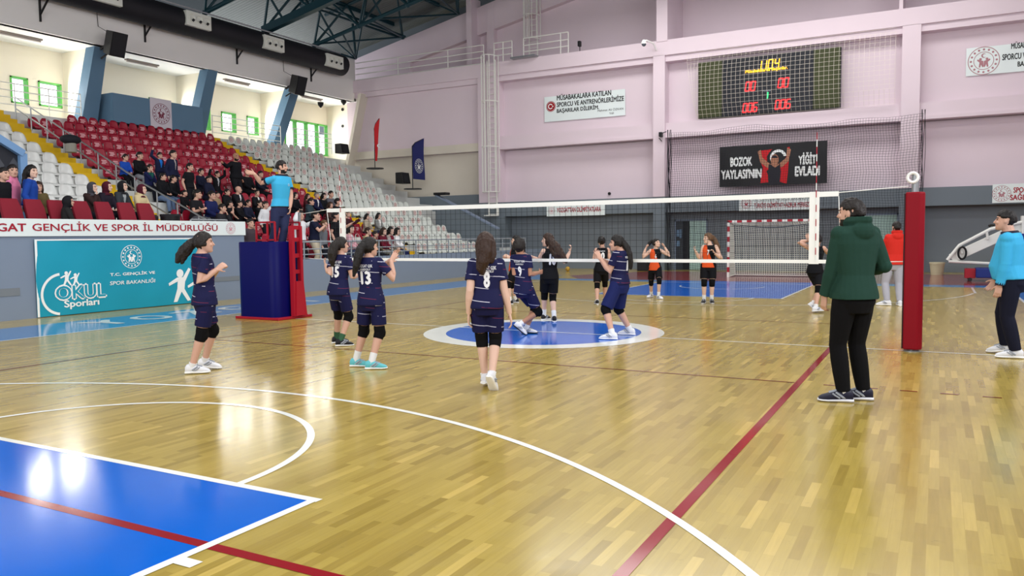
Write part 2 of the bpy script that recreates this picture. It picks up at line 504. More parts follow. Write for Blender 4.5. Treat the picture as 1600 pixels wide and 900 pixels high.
# set-back upper wall with the sloping top
e0, e1 = at(556, 92, 'Y', YU), at(775, 0, 'Y', YU)
sl = (e1.z - e0.z) / (e1.x - e0.x)
ez = lambda x: e0.z + sl * (x - e0.x)
w = MB()
xa, xb = e0.x - 3, 13.0
w.prism([(xa, YU + 0.35, zB1t - .3), (xb, YU + 0.35, zB1t - .3), (xb, YU + 0.35, ez(xb)), (xa, YU + 0.35, ez(xa))], (0, 0.3, 0))
q0, q1 = at(640, 97, 'Y', YU), at(760, 50, 'Y', YU)
sq = (q1.z - q0.z) / (q1.x - q0.x); qz = lambda x: q0.z + sq * (x - q0.x)
w.prism([(xa, YU, zB1t - .3), (q0.x, YU, zB1t - .3), (q0.x, YU, qz(q0.x)), (xb, YU, qz(xb)), (xb, YU, ez(xb)), (xa, YU, ez(xa))], (0, 0.36, 0))
for (ua, ub, Y0) in ((761, 772, YU), (729.5, 737.5, YU - 0.55), (1026, 1043, YF), (1404, 1410, YF + .1)):
    x0, x1 = at(ua, 60, 'Y', Y0).x, at(ub, 60, 'Y', Y0).x
    w.box((x0, Y0 - .03, zB1t - .05), (x1, YU + 0.36, ez(x0) + (0.5 if Y0 == YU - 0.55 else -.02)))
struct(w.build('wall_far_upper', [m_pink], org=(0, YU, zB1t)))

# ---------------------------------------------------------------- stand: terraces, front wall, aisles
RISE, RUN, Z0, X0 = 0.373, 0.78, 0.917, -11.87
NROW = 14
trz = lambda i: Z0 + RISE * i            # height of terrace i
trx = lambda i: X0 - RUN * i             # nosing of terrace i
YN, YE = -6.0, 18.9                      # terrace extent
YAL, YAM = (3.5, 4.25), (12.95, 13.65)   # the two yellow aisles
ZP = 0.54                                # passage behind the low wall
w = MB()
prof = [(XS - 0.2, 0), (XS - 0.2, ZP), (X0, ZP)]
for i in range(NROW):
    prof += [(trx(i), trz(i)), (trx(i + 1), trz(i))]
prof += [(trx(NROW), trz(NROW)), (-28.0, trz(NROW)), (-28.0, 0)]
w.prism([(x, YN - 10, z) for x, z in prof], (0, YE - YN + 10, 0))
prof2 = [(XS - 0.2, 0), (XS - 0.2, ZP), (X0 - 1.0, ZP)] + [(x - 0.25, z - 0.25) for x, z in prof[5:]]
w.prism([(x, YE, max(z, 0)) for x, z in prof2], (0, YF + 0.3 - YE, 0))
struct(w.build('terrace_floor', m_conc, org=(XS, 0, 0)))
w = MB()
w.box((XS, YN - 10, 0), (XS - 0.22, 3.66, 2.06))
w.box((XS, 3.66, 0), (XS - 0.2, YF + .5, 0.98))
struct(w.build('wall_stand', m_greyl, org=(XS, 0, 0)))
# raised platform for the armchairs
w = MB(); w.box((XS - 0.2, YN - 10, 0), (X0 - 0.72, 3.66, 1.42)); struct(w.build('platform_floor', m_conc))
w = MB()
w.prism([(XS - 0.02, y, z) for (y, z) in ((2.0, 0.5), (3.62, 0.5), (3.62, 0.62), (2.0, 0.62))], (0.03, 0, 0))
w.prism([(XS - 0.02, y, z) for (y, z) in ((-6, 0.5), (-2.35, 0.5), (-2.35, 0.66), (-6, 0.66))], (0.03, 0, 0))
struct(w.build('trim_1', m_greyd))
# yellow aisle steps (two to a row)
def aisle(y0, y1, i0, i1, nm):
    w = MB()
    for i in range(i0, i1):
        x, z = trx(i), trz(i)
        w.box((x + RUN * 0.5, y0, z - RISE - 0.02), (x - 0.02, y1, z - RISE * 0.5 + 0.004))
        w.box((x + 0.005, y0, z - RISE), (x - RUN * 0.5, y1, z + 0.006))
    struct(w.build(nm, m_yellow))
aisle(YAL[0], YAL[1], 2, NROW + 1, 'aisle_steps_left')
aisle(YAM[0], YAM[1], 0, NROW + 1, 'aisle_steps_middle')
w = MB(); w.box((XS - .5, 13.9, ZP), (XS - 1.0, 14.7, ZP + .1)); w.box((XS - .75, 13.9, ZP + .1), (XS - 1.05, 14.6, ZP + .3)); struct(w.build('aisle_steps_foot', m_yellow))
# stair side wall with the pale coping at the far end of the stand
YW = 20.0
c0, c1 = at(680, 306, 'Y', YW), at(776, 358, 'Y', YW)
w = MB()
w.prism([(c0.x, YW, 0), (c0.x, YW, c0.z), (c1.x, YW, c1.z), (c1.x, YW, 0)], (0, 0.25, 0), 0)
w.prism([(c0.x, YW - .04, c0.z), (c0.x, YW - .04, c0.z + 0.07), (c1.x, YW - .04, c1.z + .07), (c1.x, YW - .04, c1.z)], (0, 0.33, 0), 1)
g0 = at(679, 306, 'Y', YF + .25)
struct(w.build('wall_stair', [m_grey, m_greyl]))

# ---------------------------------------------------------------- back of the stand: lintel, gallery, slanted columns
zL = 0.5 * (at(157, 75, 'X', XL).z + at(463, 136, 'X', XL).z) + 0.03
zR = at(554, 93, 'X', XL).z
XG = -24.95                               # gallery back wall
zG = trz(NROW)
w = MB()
w.box((XL, -14, zL), (XL - 0.35, YF + 0.2, zR), 0)
w.box((XL + 0.06, -14, zL - 0.02), (XL - 0.05, YF, zL + 0.16), 0)
w.box((XL, -14, zL), (XG - .2, YF + 2.6, zL + 0.15), 1)                 # gallery ceiling
struct(w.build('wall_back_lintel', [m_lintel, m_white]))
# slanted columns and the blue box between two of them
def slcol(ut, vt, ub, vb, wd):
    t = at(ut, vt, 'X', XL); 
    bpt = at(ub, vb, 'Y', t.y)
    d = (Vector((bpt.x, t.y, bpt.z)) - t).normalized()
    bot = t + d * ((zG - 0.6 - t.z) / d.z)
    return t, bot
w = MB()
cols = []
for ut, vt, ub, vb in ((157, 75, 139, 187), (333, 106, 311, 205), (463, 136, 436, 217)):
    t, bo = slcol(ut, vt, ub, vb, 0)
    cols.append((t, bo))
    w.add([(t.x + .03, t.y - .26, t.z + .02), (t.x + .03, t.y + .26, t.z + .02), (t.x - .5, t.y + .26, t.z + .02), (t.x - .5, t.y - .26, t.z + .02),
           (bo.x + .08, bo.y - .34, bo.z), (bo.x + .08, bo.y + .34, bo.z), (bo.x - .45, bo.y + .34, bo.z), (bo.x - .45, bo.y - .34, bo.z)],
          [(0, 1, 2, 3), (7, 6, 5, 4), (0, 4, 5, 1), (1, 5, 6, 2), (2, 6, 7, 3), (3, 7, 4, 0)])
t0, t1 = cols[0][0], cols[1][0]
XB = XL - 0.14
bl, br_ = at(178, 190, 'X', XB), at(318, 209, 'X', XB)
tl_, tr_ = at(178, 146, 'X', XB), at(308, 166, 'X', XB)
w.box((XB, bl.y, (bl.z + br_.z) / 2), (XB - 0.18, br_.y, (tl_.z + tr_.z) / 2))
ww = (bl.z + br_.z) / 2; wt = (tl_.z + tr_.z) / 2
w.box((XB - 1.3, bl.y - .02, ww), (XB - .02, bl.y + .16, wt))
w.box((XB - 1.3, t0.y + .3, ww), (XB - 1.14, bl.y + .1, wt))
w.box((XB - 1.2, bl.y, ww), (XB - .1, br_.y, ww + .12))
w.box((XB - 1.3, br_.y - .16, ww), (XB - .02, br_.y, wt))
struct(w.build('wall_blue_box', m_blue))
# gallery back wall with windows
def wall_with_holes(mb, X, y0, y1, z0, z1, holes, th, mi):
    ys = sorted({y0, y1} | {h[0] for h in holes} | {h[1] for h in holes})
    for a, c in zip(ys[:-1], ys[1:]):
        hs = sorted([h for h in holes if h[0] <= a + 1e-6 and h[1] >= c - 1e-6], key=lambda h: h[2])
        z = z0
        for h in hs:
            if h[2] > z: mb.box((X, a, z), (X - th, c, h[2]), mi)
            z = h[3]
        if z < z1: mb.box((X, a, z), (X - th, c, z1), mi)
def wrect(ua, va, ub, vb):
    p, q = at(ua, va, 'X', XG), at(ub, vb, 'X', XG)
    return [min(p.y, q.y), max(p.y, q.y), min(p.z, q.z), max(p.z, q.z)]
wins = [wrect(15, 118, 45, 164), wrect(59, 126, 97, 170), wrect(232, 152, 246, 172), wrect(318, 166, 329, 204), wrect(345, 174, 369, 208), wrect(385, 181, 404, 212), wrect(120, 132, 148, 176)]
wins = wins[:6]
print('WINS', wins, 'zG', zG, 'zL', zL)
wbig = [at(444, 190, 'X', XG).y, at(513, 190, 'X', XG).y - .05, 6.25, 8.0]
w = MB()
wall_with_holes(w, XG, -14, YF + 2.6, zG - .2, zL + .1, wins + [wbig], 0.3, 0)
struct(w.build('wall_gallery', m_cream, org=(XG, 0, zG)))
m_green = mat('green_window_frame', (104, 196, 92), 0.5)
m_glass = mat('window_glass', (255, 255, 255), 0.05, trans=1.0)
m_glass.node_tree.nodes['Principled BSDF'].inputs['IOR'].default_value = 1.02
def win(n, h, vs):
    y0, y1, z0, z1 = h
    f = MB(); t = 0.055 if vs == 0 else .08
    f.box((XG + .04, y0, z1 - t), (XG - .2, y1, z1)); f.box((XG + .04, y0, z0), (XG - .2, y1, z0 + t))
    for yy in [y0 + t / 2] + [y0 + (y1 - y0) * k / (vs + 1) for k in range(1, vs + 1)] + [y1 - t / 2]:
        f.box((XG + .04, yy - t / 2, z0), (XG - .2, yy + t / 2, z1))
    o = struct(f.build('window_%d' % n, m_green))
    g = MB().box((XG - .1, y0 + .02, z0 + .02), (XG - .11, y1 - .02, z1 - .02)).build('pane', m_glass, parent=o)
for n, h_ in enumerate(wins): win(n + 1, h_, 0)
win(7, wbig, 3)
# gallery partitions (cream fins behind each column) and the pink return at the far end
w = MB()
for (t, bo) in cols:
    w.prism([(t.x - .4, t.y + .1, zL), (bo.x - .2, t.y + .1, zG), (XG, t.y + .1, zG), (XG, t.y + .1, zL)], (0, 0.22, 0))
w.prism([(XL - .1, YF + .72, zL), (XL - 1.2, YF + .72, zG - .6), (XG, YF + .72, zG - .6), (XG, YF + .72, zL)], (0, 0.3, 0))
struct(w.build('wall_gallery_fins', m_cream))
w = MB()
ra, rb = at(560, 161, 'Y', YF - .3), at(544, 238, 'Y', YF - .3)
w.prism([(ra.x, YF + .3, zL + .3), (ra.x + .2, YF + .3, zL + .3), (rb.x + .2 + (rb.x - ra.x) * .5, YF + .3, rb.z - 1.2), (rb.x + (rb.x - ra.x) * .5, YF + .3, rb.z - 1.2)], (0, -.6, 0))
struct(w.build('wall_far_return', m_beige))

# ---------------------------------------------------------------- roof
m_deck = bpy.data.materials.new('corrugated_deck'); m_deck.use_nodes = True
_nt = m_deck.node_tree; _b = _nt.nodes['Principled BSDF']
_tc = _nt.nodes.new('ShaderNodeTexCoord'); _wv = _nt.nodes.new('ShaderNodeTexWave')
_wv.bands_direction = 'Y'; _wv.inputs['Scale'].default_value = 1.6
_nt.links.new(_tc.outputs['Object'], _wv.inputs['Vector'])
_bp = _nt.nodes.new('ShaderNodeBump'); _bp.inputs['Strength'].default_value = 0.6; _bp.inputs['Distance'].default_value = 0.05
_nt.links.new(_wv.outputs['Fac'], _bp.inputs['Height']); _nt.links.new(_bp.outputs[0], _b.inputs['Normal'])
_b.inputs['Base Color'].default_value = rgb((118, 122, 120)); _b.inputs['Roughness'].default_value = 0.6
m_truss = mat('teal_truss_steel', (22, 58, 68), 0.45)
slR = 0.2
rz = lambda x: zR + 1.9 + slR * (x - XL)
xr0, xr1 = XL - 6, 1.0
m_deck2 = mat('dark_roof_deck', (30, 42, 50), .7)  # darker colour for the nearer part of the roof deck
for nm, ya, yb, mm in (('ceiling', 15.4, 28, m_deck), ('ceiling_dark', -30, 15.4, m_deck2)):
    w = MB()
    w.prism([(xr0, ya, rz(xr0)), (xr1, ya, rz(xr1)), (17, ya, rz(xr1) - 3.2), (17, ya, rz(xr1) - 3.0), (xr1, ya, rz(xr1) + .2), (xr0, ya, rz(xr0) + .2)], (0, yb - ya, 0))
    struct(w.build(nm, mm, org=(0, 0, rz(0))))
w = MB(); w.box((-28, 26.0, 8), (16, 26.3, 19)); struct(w.build('far_light_blocker', m_greyd))  # added panel behind the far wall, keeps outside light off the deck
# the side opposite the stand and the near end, out of the photo
w = MB(); w.box((15.8, -30, 0), (16.1, 28, 16)); struct(w.build('wall_right', m_pink))
w = MB(); w.box((-28, -30, 0), (16, -29.7, 19)); struct(w.build('wall_near', m_pink))
# space-frame trusses
bz = lambda x: rz(x) - 1.85
for k, yy in enumerate((19.4, 16.0, 12.6, 9.2, 5.8, 2.4)):
    w = MB()
    a, c = XL + 0.1, 1.0
    w.tube([(a, yy, bz(a)), (c, yy, bz(c))], 0.10, 8)
    for dy in (-0.9, 0.9):
        w.tube([(a, yy + dy, rz(a) - .12), (c, yy + dy, rz(c) - .12)], 0.08, 8)
    n = 8
    for j in range(n):
        x = a + (c - a) * j / n; x2 = a + (c - a) * (j + 1) / n; xm = (x + x2) / 2
        for dy in (-0.9, 0.9):
            w.tube([(x, yy, bz(x)), (xm, yy + dy, rz(xm) - .12)], 0.06, 6)
            w.tube([(xm, yy + dy, rz(xm) - .12), (x2, yy, bz(x2))], 0.06, 6)
        w.tube([(xm, yy - .9, rz(xm) - .12), (xm, yy + .9, rz(xm) - .12)], 0.055, 6)
        w.ball((x, yy, bz(x)), 0.13, 8, 6)
    if yy == 16.0: w.bar((a, yy, bz(a)), (c, yy, bz(c)), .3, .34)
    struct(w.build('roof_truss', m_truss, smooth=True))
for k, x in enumerate((XL + 1.4, XL + 4.4, XL + 7.4, XL + 10.4, XL + 13.4, XL + 16.4)):
    w = MB()
    w.bar((x, -8, rz(x) - .1), (x, YU - .1, rz(x) - .1), 0.1, 0.2)
    ys = (19.4, 16.0, 12.6, 9.2, 5.8, 2.4)
    for y0, y1 in zip(ys[:-1], ys[1:]):
        w.tube([(x, y0, bz(x)), (x, (y0 + y1) / 2, rz(x) - .15)], 0.055, 6); w.tube([(x, (y0 + y1) / 2, rz(x) - .15), (x, y1, bz(x))], 0.055, 6)
    struct(w.build('roof_purlin', m_truss, smooth=True))

w = MB()                                  # braces from the end wall up to the first truss
nodes = [at(556, 92, 'Y', YF + .1), at(629, 58, 'Y', YU - .1), at(716, 22, 'Y', YU - .1)]
tn = lambda x: Vector((x, 19.4, bz(x)))
dk = lambda x, y: Vector((x, y, rz(x) - .1))
for k, nd in enumerate(nodes):
    w.tube([nd, dk(nd.x, nd.y - .2)], .07, 6)
    for dx in (-1.6, 1.8): w.tube([nd, tn(max(XL + .1, nd.x + dx))], .05, 6)
    w.tube([nd, dk(nd.x + 2.4, 20.6)], .05, 6); w.tube([nd, dk(nd.x - 1.2, 21.0)], .04, 6)
    if k == 1:
        for q in (-.18, .18): w.tube([nd + Vector((q, 0, 0)), dk(nd.x + q - 1.5, 18.6)], .06, 6)
        w.ball(nd, .13, 8, 6)
struct(w.build('roof_brace', m_truss, smooth=True))
# ================================================================== seating
ORD = ['first', 'second', 'third', 'fourth', 'fifth', 'sixth', 'seventh', 'eighth', 'ninth', 'tenth', 'eleventh', 'twelfth', 'thirteenth',
       'fourteenth', 'fifteenth', 'sixteenth', 'seventeenth', 'eighteenth', 'nineteenth', 'twentieth', 'twenty-first', 'twenty-second', 'twenty-third', 'twenty-fourth']
m_seatw = mat('white_seat_plastic', (208, 214, 208), 0.35)
m_seatr = mat('red_seat_plastic', (150, 24, 48), 0.35)
m_seatg = mat('glossy_white_seat_plastic', (214, 216, 214), 0.18)
m_crest = mat('faded_red_crest_print', (206, 156, 154), 0.5)
m_printw = mat('pale_print_on_red', (226, 170, 176), 0.5)
m_hinge = mat('dark_seat_bracket', (40, 42, 46), 0.5)

def seat_mesh(name, w, hb, dp, mats, crest=0, z0=0.06):
    """moulded shell: seat pan and curved backrest in one skin, facing +X, origin at the front foot"""
    b = MB()
    path = [(0.02, z0 - 0.03), (0.0, z0 + 0.02), (-0.04, z0 + 0.045), (-dp * .55, z0 + 0.02), (-dp * .86, z0 + 0.035), (-dp * .98, z0 + 0.09), (-dp * 1.03, z0 + hb * .5), (-dp * 1.1, z0 + hb * .85), (-dp * 1.14, z0 + hb)]
    wid = [0.9, 0.95, 0.97, 1.0, 1.0, 1.0, .97, 0.84, 0.6]
    nx = 8
    rows = []
    for (x, z), k in zip(path, wid):
        rows.append([(x + (0.035 * (abs(2 * j / nx - 1) ** 3)), (j / nx - .5) * w * k, z + (0.02 * abs(2 * j / nx - 1) ** 3 if z < z0 + .1 else -0.035 * abs(2 * j / nx - 1) ** 4 * (1 if k < .95 else 0))) for j in range(nx + 1)])
    th = 0.016
    n = nx + 1
    vs = [p for r_ in rows for p in r_] + [(p[0] - th, p[1], p[2] - th * .6) for r_ in rows for p in r_]
    T = len(rows) * n
    fs = []
    for i in range(len(rows) - 1):
        for j in range(nx):
            a = i * n + j
            fs.append((a, a + 1, a + n + 1, a + n)); fs.append((T + a, T + a + n, T + a + n + 1, T + a + 1))
    m_ = len(rows)
    edge = [i * n for i in range(m_)] + [(m_ - 1) * n + j for j in range(1, n)] + [i * n + nx for i in range(m_ - 2, -1, -1)] + [j for j in range(nx - 1, 0, -1)]
    for k in range(len(edge)):
        a, c = edge[k], edge[(k + 1) % len(edge)]
        fs.append((a, c, T + c, T + a))
    b.add(vs, fs, 0)
    b.box((-dp * .9, -0.05, 0), (-0.1, 0.05, z0 + .02), 2)
    if crest:
        zc = z0 + hb * .58; xc = -dp * 1.035
        if crest == 1:
            ring = []
            for (q0, q1) in ((0.055, 0.075), (0.0, 0.03)):
                for k in range(12):
                    a0, a1 = 2 * math.pi * k / 12, 2 * math.pi * (k + 1) / 12
                    f = lambda a, q: (xc + 0.012 - q * math.sin(a) * .14, q * 1.5 * math.cos(a), zc + q * 1.5 * math.sin(a))
                    b.add([f(a0, q0), f(a0, q1), f(a1, q1), f(a1, q0)], [(0, 1, 2, 3)], 1)
        else:
            for k, (y0, y1) in enumerate(((-.1, .08), (-.07, .1), (-.1, .05))):
                zz = zc + .055 - .05 * k
                b.add([(xc + .014 - (zz - zc) * .14, y0, zz), (xc + .014 - (zz - zc) * .14, y1, zz), (xc + .014 - (zz - zc - .035) * .14, y1, zz - .035), (xc + .014 - (zz - zc - .035) * .14, y0, zz - .035)], [(0, 1, 2, 3)], 1)
    me = b.mesh(name)
    for m in mats: me.materials.append(m)
    me.polygons.foreach_set('use_smooth', [p.material_index == 0 for p in me.polygons])
    return me

def proj(p):
    d = Vector(p) - CAM_P
    z = d.dot(_F)
    return 800 + FPX * d.dot(_r) / z, 450 - FPX * d.dot(_u) / z

seat_w = [seat_mesh('white_stadium_seat', .4, .42, .36, (m_seatw, m_crest, m_hinge), c) for c in (0, 1)]
seat_r = [seat_mesh('red_stadium_seat', .4, .42, .36, (m_seatr, m_printw, m_hinge), c) for c in (0, 2)]
seat_g = [seat_mesh('plain_white_seat', .46, .40, .40, (m_seatg, m_crest, m_hinge), 0)]
PITCH_S = 0.42
def place_seat(nm, me, i, y, label, group, jit=0.0):
    o = bpy.data.objects.new(nm, me); COL.objects.link(o)
    o.location = (trx(i) - 0.03, y, trz(i) + 0.001)
    ORG[o.name] = Vector(o.location)
    tag(o, label, 'seat', group)
# white block to the right of the middle aisle
TOP = NROW - 1
for i in range(NROW):
    n = 11 + (1 if i > 3 else 0) + (1 if i > 7 else 0)
    for j in range(n):
        y = YAM[1] + 0.28 + PITCH_S * j
        me = seat_w[1 if rnd.random() < .55 else 0]
        place_seat('white_stadium_seat', me, i, y, 'white seat%s, %s from middle aisle, %s row from top, right block' % (' with red crest' if me is seat_w[1] else '', ORD[j], ORD[TOP - i]), 'white seats right of the middle aisle')
# red block between the aisles
for i in range(NROW):
    y0 = YAL[1] + .3 + (1.9 if i == TOP else 0)
    j = 0
    y = y0
    while y < YAM[0] - .2:
        u, v = proj((trx(i) - .4, y, trz(i) + .45))
        if (v < 356 or u > 400) and not (v > 268 and u < 262 + (i - 1) * 2):
            me = seat_r[1 if rnd.random() < .5 else 0]
            place_seat('red_stadium_seat', me, i, y, 'red plastic seat%s, %s from left, %s row from top, red block' % (' with pale print' if me is seat_r[1] else '', ORD[j], ORD[TOP - i]), 'red seats between the two aisles')
            j += 1
        y += PITCH_S
# plain glossy seats left of the left aisle
for i in range(NROW):
    j = 0
    y = YAL[0] - .34
    while y > -7:
        u, v = proj((trx(i) - .4, y, trz(i) + .45)); u2, v2 = proj((trx(i) - .1, y + .2, trz(i) + .1))
        if u2 > 0 and v < 338:
            place_seat('plain_white_seat', seat_g[0], i, y, 'glossy plain white seat, %s left of the left aisle, %s row from top' % (ORD[j], ORD[TOP - i]), 'plain white seats left of the left aisle')
        y -= 0.5; j += 1

PLZ = 1.42
# maroon armchairs on the raised platform behind the sign
m_vel = mat('maroon_velvet', (124, 22, 40), 0.8, noise=0.06, nscale=10)
m_chframe = mat('dark_chair_frame', (44, 26, 30), 0.6)
def armchair(y, label):
    x = XS - 0.75
    t = thing('armchair', label, 'chair', (x, y, PLZ), 'maroon armchairs on the raised platform')
    b = MB()
    sec = [(-.04, .42, .1), (-.1, .66, .11), (-.19, .92, .1), (-.29, 1.12, .07)]
    rings = []
    for k, (dx, dz, th) in enumerate(sec):
        w = .21 if k < 3 else .18
        rings.append([(x + dx, y - w, PLZ + dz), (x + dx, y + w, PLZ + dz), (x + dx - th, y + w, PLZ + dz - .02), (x + dx - th, y - w, PLZ + dz - .02)])
    b.loft(rings); b.build('backrest', m_vel, t, smooth=True, bevel=0.02)
    b = MB(); b.box((x - .1, y - .2, PLZ + .34), (x + .36, y + .2, PLZ + .46)); b.build('seat', m_vel, t, bevel=0.03)
    for s in (-1, 1):
        b = MB(); b.box((x - .14, y + s * .21, PLZ), (x - .02, y + s * .24, PLZ + .6)); b.box((x - .1, y + s * .21, PLZ + .56), (x + .34, y + s * .25, PLZ + .62))
        b.build('armrest', m_chframe, t, bevel=0.008)
for k, (u, nm) in enumerate(((22, 'maroon armchair at the left end, beside the pink hooded child'), (59, 'maroon armchair in front of the child in olive jacket'), (95, 'maroon armchair holding the black hooded person turned sideways'), (132, 'maroon armchair in front of the grey headscarf woman'), (167, 'empty maroon armchair in front of the maroon headscarf woman'), (202, 'empty maroon armchair in front of the dark jacket woman'), (232, 'rightmost empty maroon armchair, below the cream coat'))):
    armchair(at(u, 318, 'X', XS - .85).y, nm)

# ================================================================== banners
m_bw = mat('white_banner_vinyl', (222, 232, 232), 0.5, bump=0.25, nscale=1.6)
m_teal = mat('teal_banner_cloth', (22, 150, 178), 0.55, noise=0.08, nscale=1.2, bump=0.5)
m_txtr = mat('crimson_lettering', (160, 20, 46), 0.5)
m_txtk = mat('black_lettering', (24, 28, 32), 0.5)
m_txtw = mat('white_lettering', (238, 242, 242), 0.5)
m_bk = mat('black_banner_vinyl', (20, 20, 24), 0.45, bump=0.3, nscale=1.4)
m_flagr = mat('flag_red', (200, 24, 34), 0.6)
m_skinp = mat('printed_skin', (176, 122, 96), 0.6)

def banner(name, label, o3, ex, ey, w, h, m, group=None, thick=0.012, cat='banner', ripple=0.0):
    """sheet with centre o3; returns (empty, placer) - placer maps (x, y) to the sheet's face"""
    o3, ex, ey = Vector(o3), Vector(ex).normalized(), Vector(ey).normalized()
    ez = ex.cross(ey)
    t = thing(name, label, cat, o3 - ey * h / 2, group)
    b = MB()
    nx, ny = max(2, int(w / .12)), max(2, int(h / .12))
    def P(x, y, lift=0.0):
        rp = ripple * (math.sin(3.1 * x + 2.2 * y) + .6 * math.sin(6.3 * x - 3 * y + 1)) * (0.35 + 0.65 * min(1, abs(x) / (w / 2)))
        return o3 + ex * x + ey * y + ez * (lift + rp)
    vs = [P(-w / 2 + w * i / nx, -h / 2 + h * j / ny) for j in range(ny + 1) for i in range(nx + 1)]
    k = len(vs)
    vs += [p - ez * thick for p in vs]
    fs = []
    for j in range(ny):
        for i in range(nx):
            a = j * (nx + 1) + i
            fs.append((a, a + 1, a + nx + 2, a + nx + 1)); fs.append((k + a, k + a + nx + 1, k + a + nx + 2, k + a + 1))
    for i in range(nx):
        for j in (0, ny):
            a = j * (nx + 1) + i; fs.append((a, a + 1, k + a + 1, k + a))
    for j in range(ny):
        for i in (0, nx):
            a = j * (nx + 1) + i; fs.append((a, a + nx + 1, k + a + nx + 1, k + a))
    b.add(vs, fs)
    b.build('sheet', m, t, smooth=True)
    return t, P, ex, ey, ez

class Flat:
    """collects flat lettering on a sheet and drapes it over the sheet's ripples"""
    def __init__(s, P): s.P = P; s.mb = MB()
    def text(s, txt, x, y, w, h, mi=0, bold=0.0, slant=0.0):
        vs, fs = text_mesh(txt, 1.0, bold=bold)
        a = np.array(vs); mn, mx = a.min(0), a.max(0)
        k0 = w / (mx[0] - mn[0]); k1 = h / (mx[1] - mn[1])
        s.mb.add([s.P(x + (v[0] - (mn[0] + mx[0]) / 2) * k0 + slant * (v[1] - (mn[1] + mx[1]) / 2) * k1, y + (v[1] - (mn[1] + mx[1]) / 2) * k1, 0.006 + v[2]) for v in vs], fs, mi)
    def poly(s, pts, mi=0, lift=0.006):
        s.mb.add([s.P(p[0], p[1], lift) for p in pts], [tuple(range(len(pts)))], mi)
    def disc(s, x, y, r, mi=0, n=20, lift=0.006, ry=None):
        s.poly([(x + r * math.cos(2 * math.pi * k / n), y + (ry or r) * math.sin(2 * math.pi * k / n)) for k in range(n)], mi, lift)
    def arc(s, x, y, r0, r1, a0, a1, mi=0, n=28, lift=0.006):
        for k in range(n):
            a, b = R(a0 + (a1 - a0) * k / n), R(a0 + (a1 - a0) * (k + 1) / n)
            s.poly([(x + r0 * math.cos(a), y + r0 * math.sin(a)), (x + r1 * math.cos(a), y + r1 * math.sin(a)), (x + r1 * math.cos(b), y + r1 * math.sin(b)), (x + r0 * math.cos(b), y + r0 * math.sin(b))], mi, lift)
    def crest(s, x, y, r, mi=0):
        s.arc(x, y, r * .95, r, 0, 360, mi, 36); s.arc(x, y, r * .6, r * .64, 0, 360, mi, 28)
        for k in range(16):
            a = 2 * math.pi * k / 16; s.disc(x + .8 * r * math.cos(a), y + .8 * r * math.sin(a), .08 * r, mi, 6)
        pts = [(x + .16 * r * math.cos(R(50 + 260 * j / 10)), y + .36 * r + .16 * r * math.sin(R(50 + 260 * j / 10))) for j in range(11)]
        pts += [(x + .05 * r + .115 * r * math.cos(R(310 - 260 * j / 10)), y + .36 * r + .115 * r * math.sin(R(310 - 260 * j / 10))) for j in range(11)]
        s.poly(pts, mi)
        for q in (-1, 1):
            s.disc(x + q * .2 * r, y + .12 * r, .09 * r, mi, 10)
            s.poly([(x + r * a * q, y + r * b) for a, b in ((.02, -.02), (.38, .12), (.42, .04), (.26, -.1), (.3, -.45), (.2, -.45), (.16, -.25), (.08, -.45), (0, -.42))], mi)
    def person(s, x, y, h, mi=0, lean=0.0, up=1):
        """little jumping figure used on the teal banner"""
        s.disc(x + lean * h * .45, y + .86 * h, .13 * h, mi, 14)
        f = lambda a, b: (x + (a + lean * (b)) * h, y + b * h)
        s.poly([f(-.1, .62), f(-.42, .5), f(-.44, .58), f(-.12, .74), f(.1, .74), f(.3, 1.02), f(.38, .98), f(.17, .6), f(.14, .38), f(.36, .02), f(.24, 0), f(.03, .3), f(-.14, 0), f(-.27, 0), f(-.12, .4)], mi)
    def done(s, mats, parent, name='lettering'):
        return s.mb.build(name, mats, parent)

XB_ = (0, 1, 0); UP = (0, 0, 1)
# long white sign along the top of the front wall
ya, yb = -8.0, at(382, 350, 'X', XS).y
zt, zb_ = 2.075, 1.71
t, P, *_ = banner('sign_banner', 'long white sign with crimson lettering along the top of the stand wall', (XS + .03, (ya + yb) / 2, (zt + zb_) / 2), XB_, UP, yb - ya, zt - zb_, m_bw)
f = Flat(P); cy = (ya + yb) / 2
def onx(u, v=355): return at(u, v, 'X', XS).y - cy
f.text('YOZGAT', (onx(-60) + onx(40.5)) / 2, 0, onx(40.5) - onx(-58), .165, bold=.025)
f.text('GENÇLİK VE SPOR İL MÜDÜRLÜĞÜ', (onx(49) + onx(338.5)) / 2, 0.015, onx(338.5) - onx(49), .245, bold=.012)
f.crest(onx(359), 0, .155, 1)
f.done([m_txtr, mat('pale_red_print', (206, 150, 160), .5)], t)
# teal school-sports banner
y0, y1 = at(54, 430, 'X', XS).y, at(308, 420, 'X', XS).y
t, P, *_ = banner('teal_banner', 'large teal school sports banner hung on the front wall of the stand', (XS + .045, (y0 + y1) / 2, .83), XB_, UP, y1 - y0, 1.63, m_teal, ripple=0.012)
f = Flat(P); cy = (y0 + y1) / 2; W_ = y1 - y0
ty = lambda u, v: (at(u, v, 'X', XS).y - cy, at(u, v, 'X', XS).z - .83)
f.poly([(-W_ / 2, -.815), (-W_ / 2 + .05, -.815), (-W_ / 2 + .05, .815), (-W_ / 2, .815)]); f.poly([(-W_ / 2, .785), (W_ / 2, .785), (W_ / 2, .815), (-W_ / 2, .815)])
f.poly([(W_ / 2 - .04, -.815), (W_ / 2, -.815), (W_ / 2, .815), (W_ / 2 - .04, .815)])
cx, cz = ty(203, 401); f.crest(cx, cz, .27)
a, b_ = ty(170, 429), ty(240, 429); f.text('T.C. GENÇLİK VE', (a[0] + b_[0]) / 2, a[1], b_[0] - a[0], .105, bold=.03)
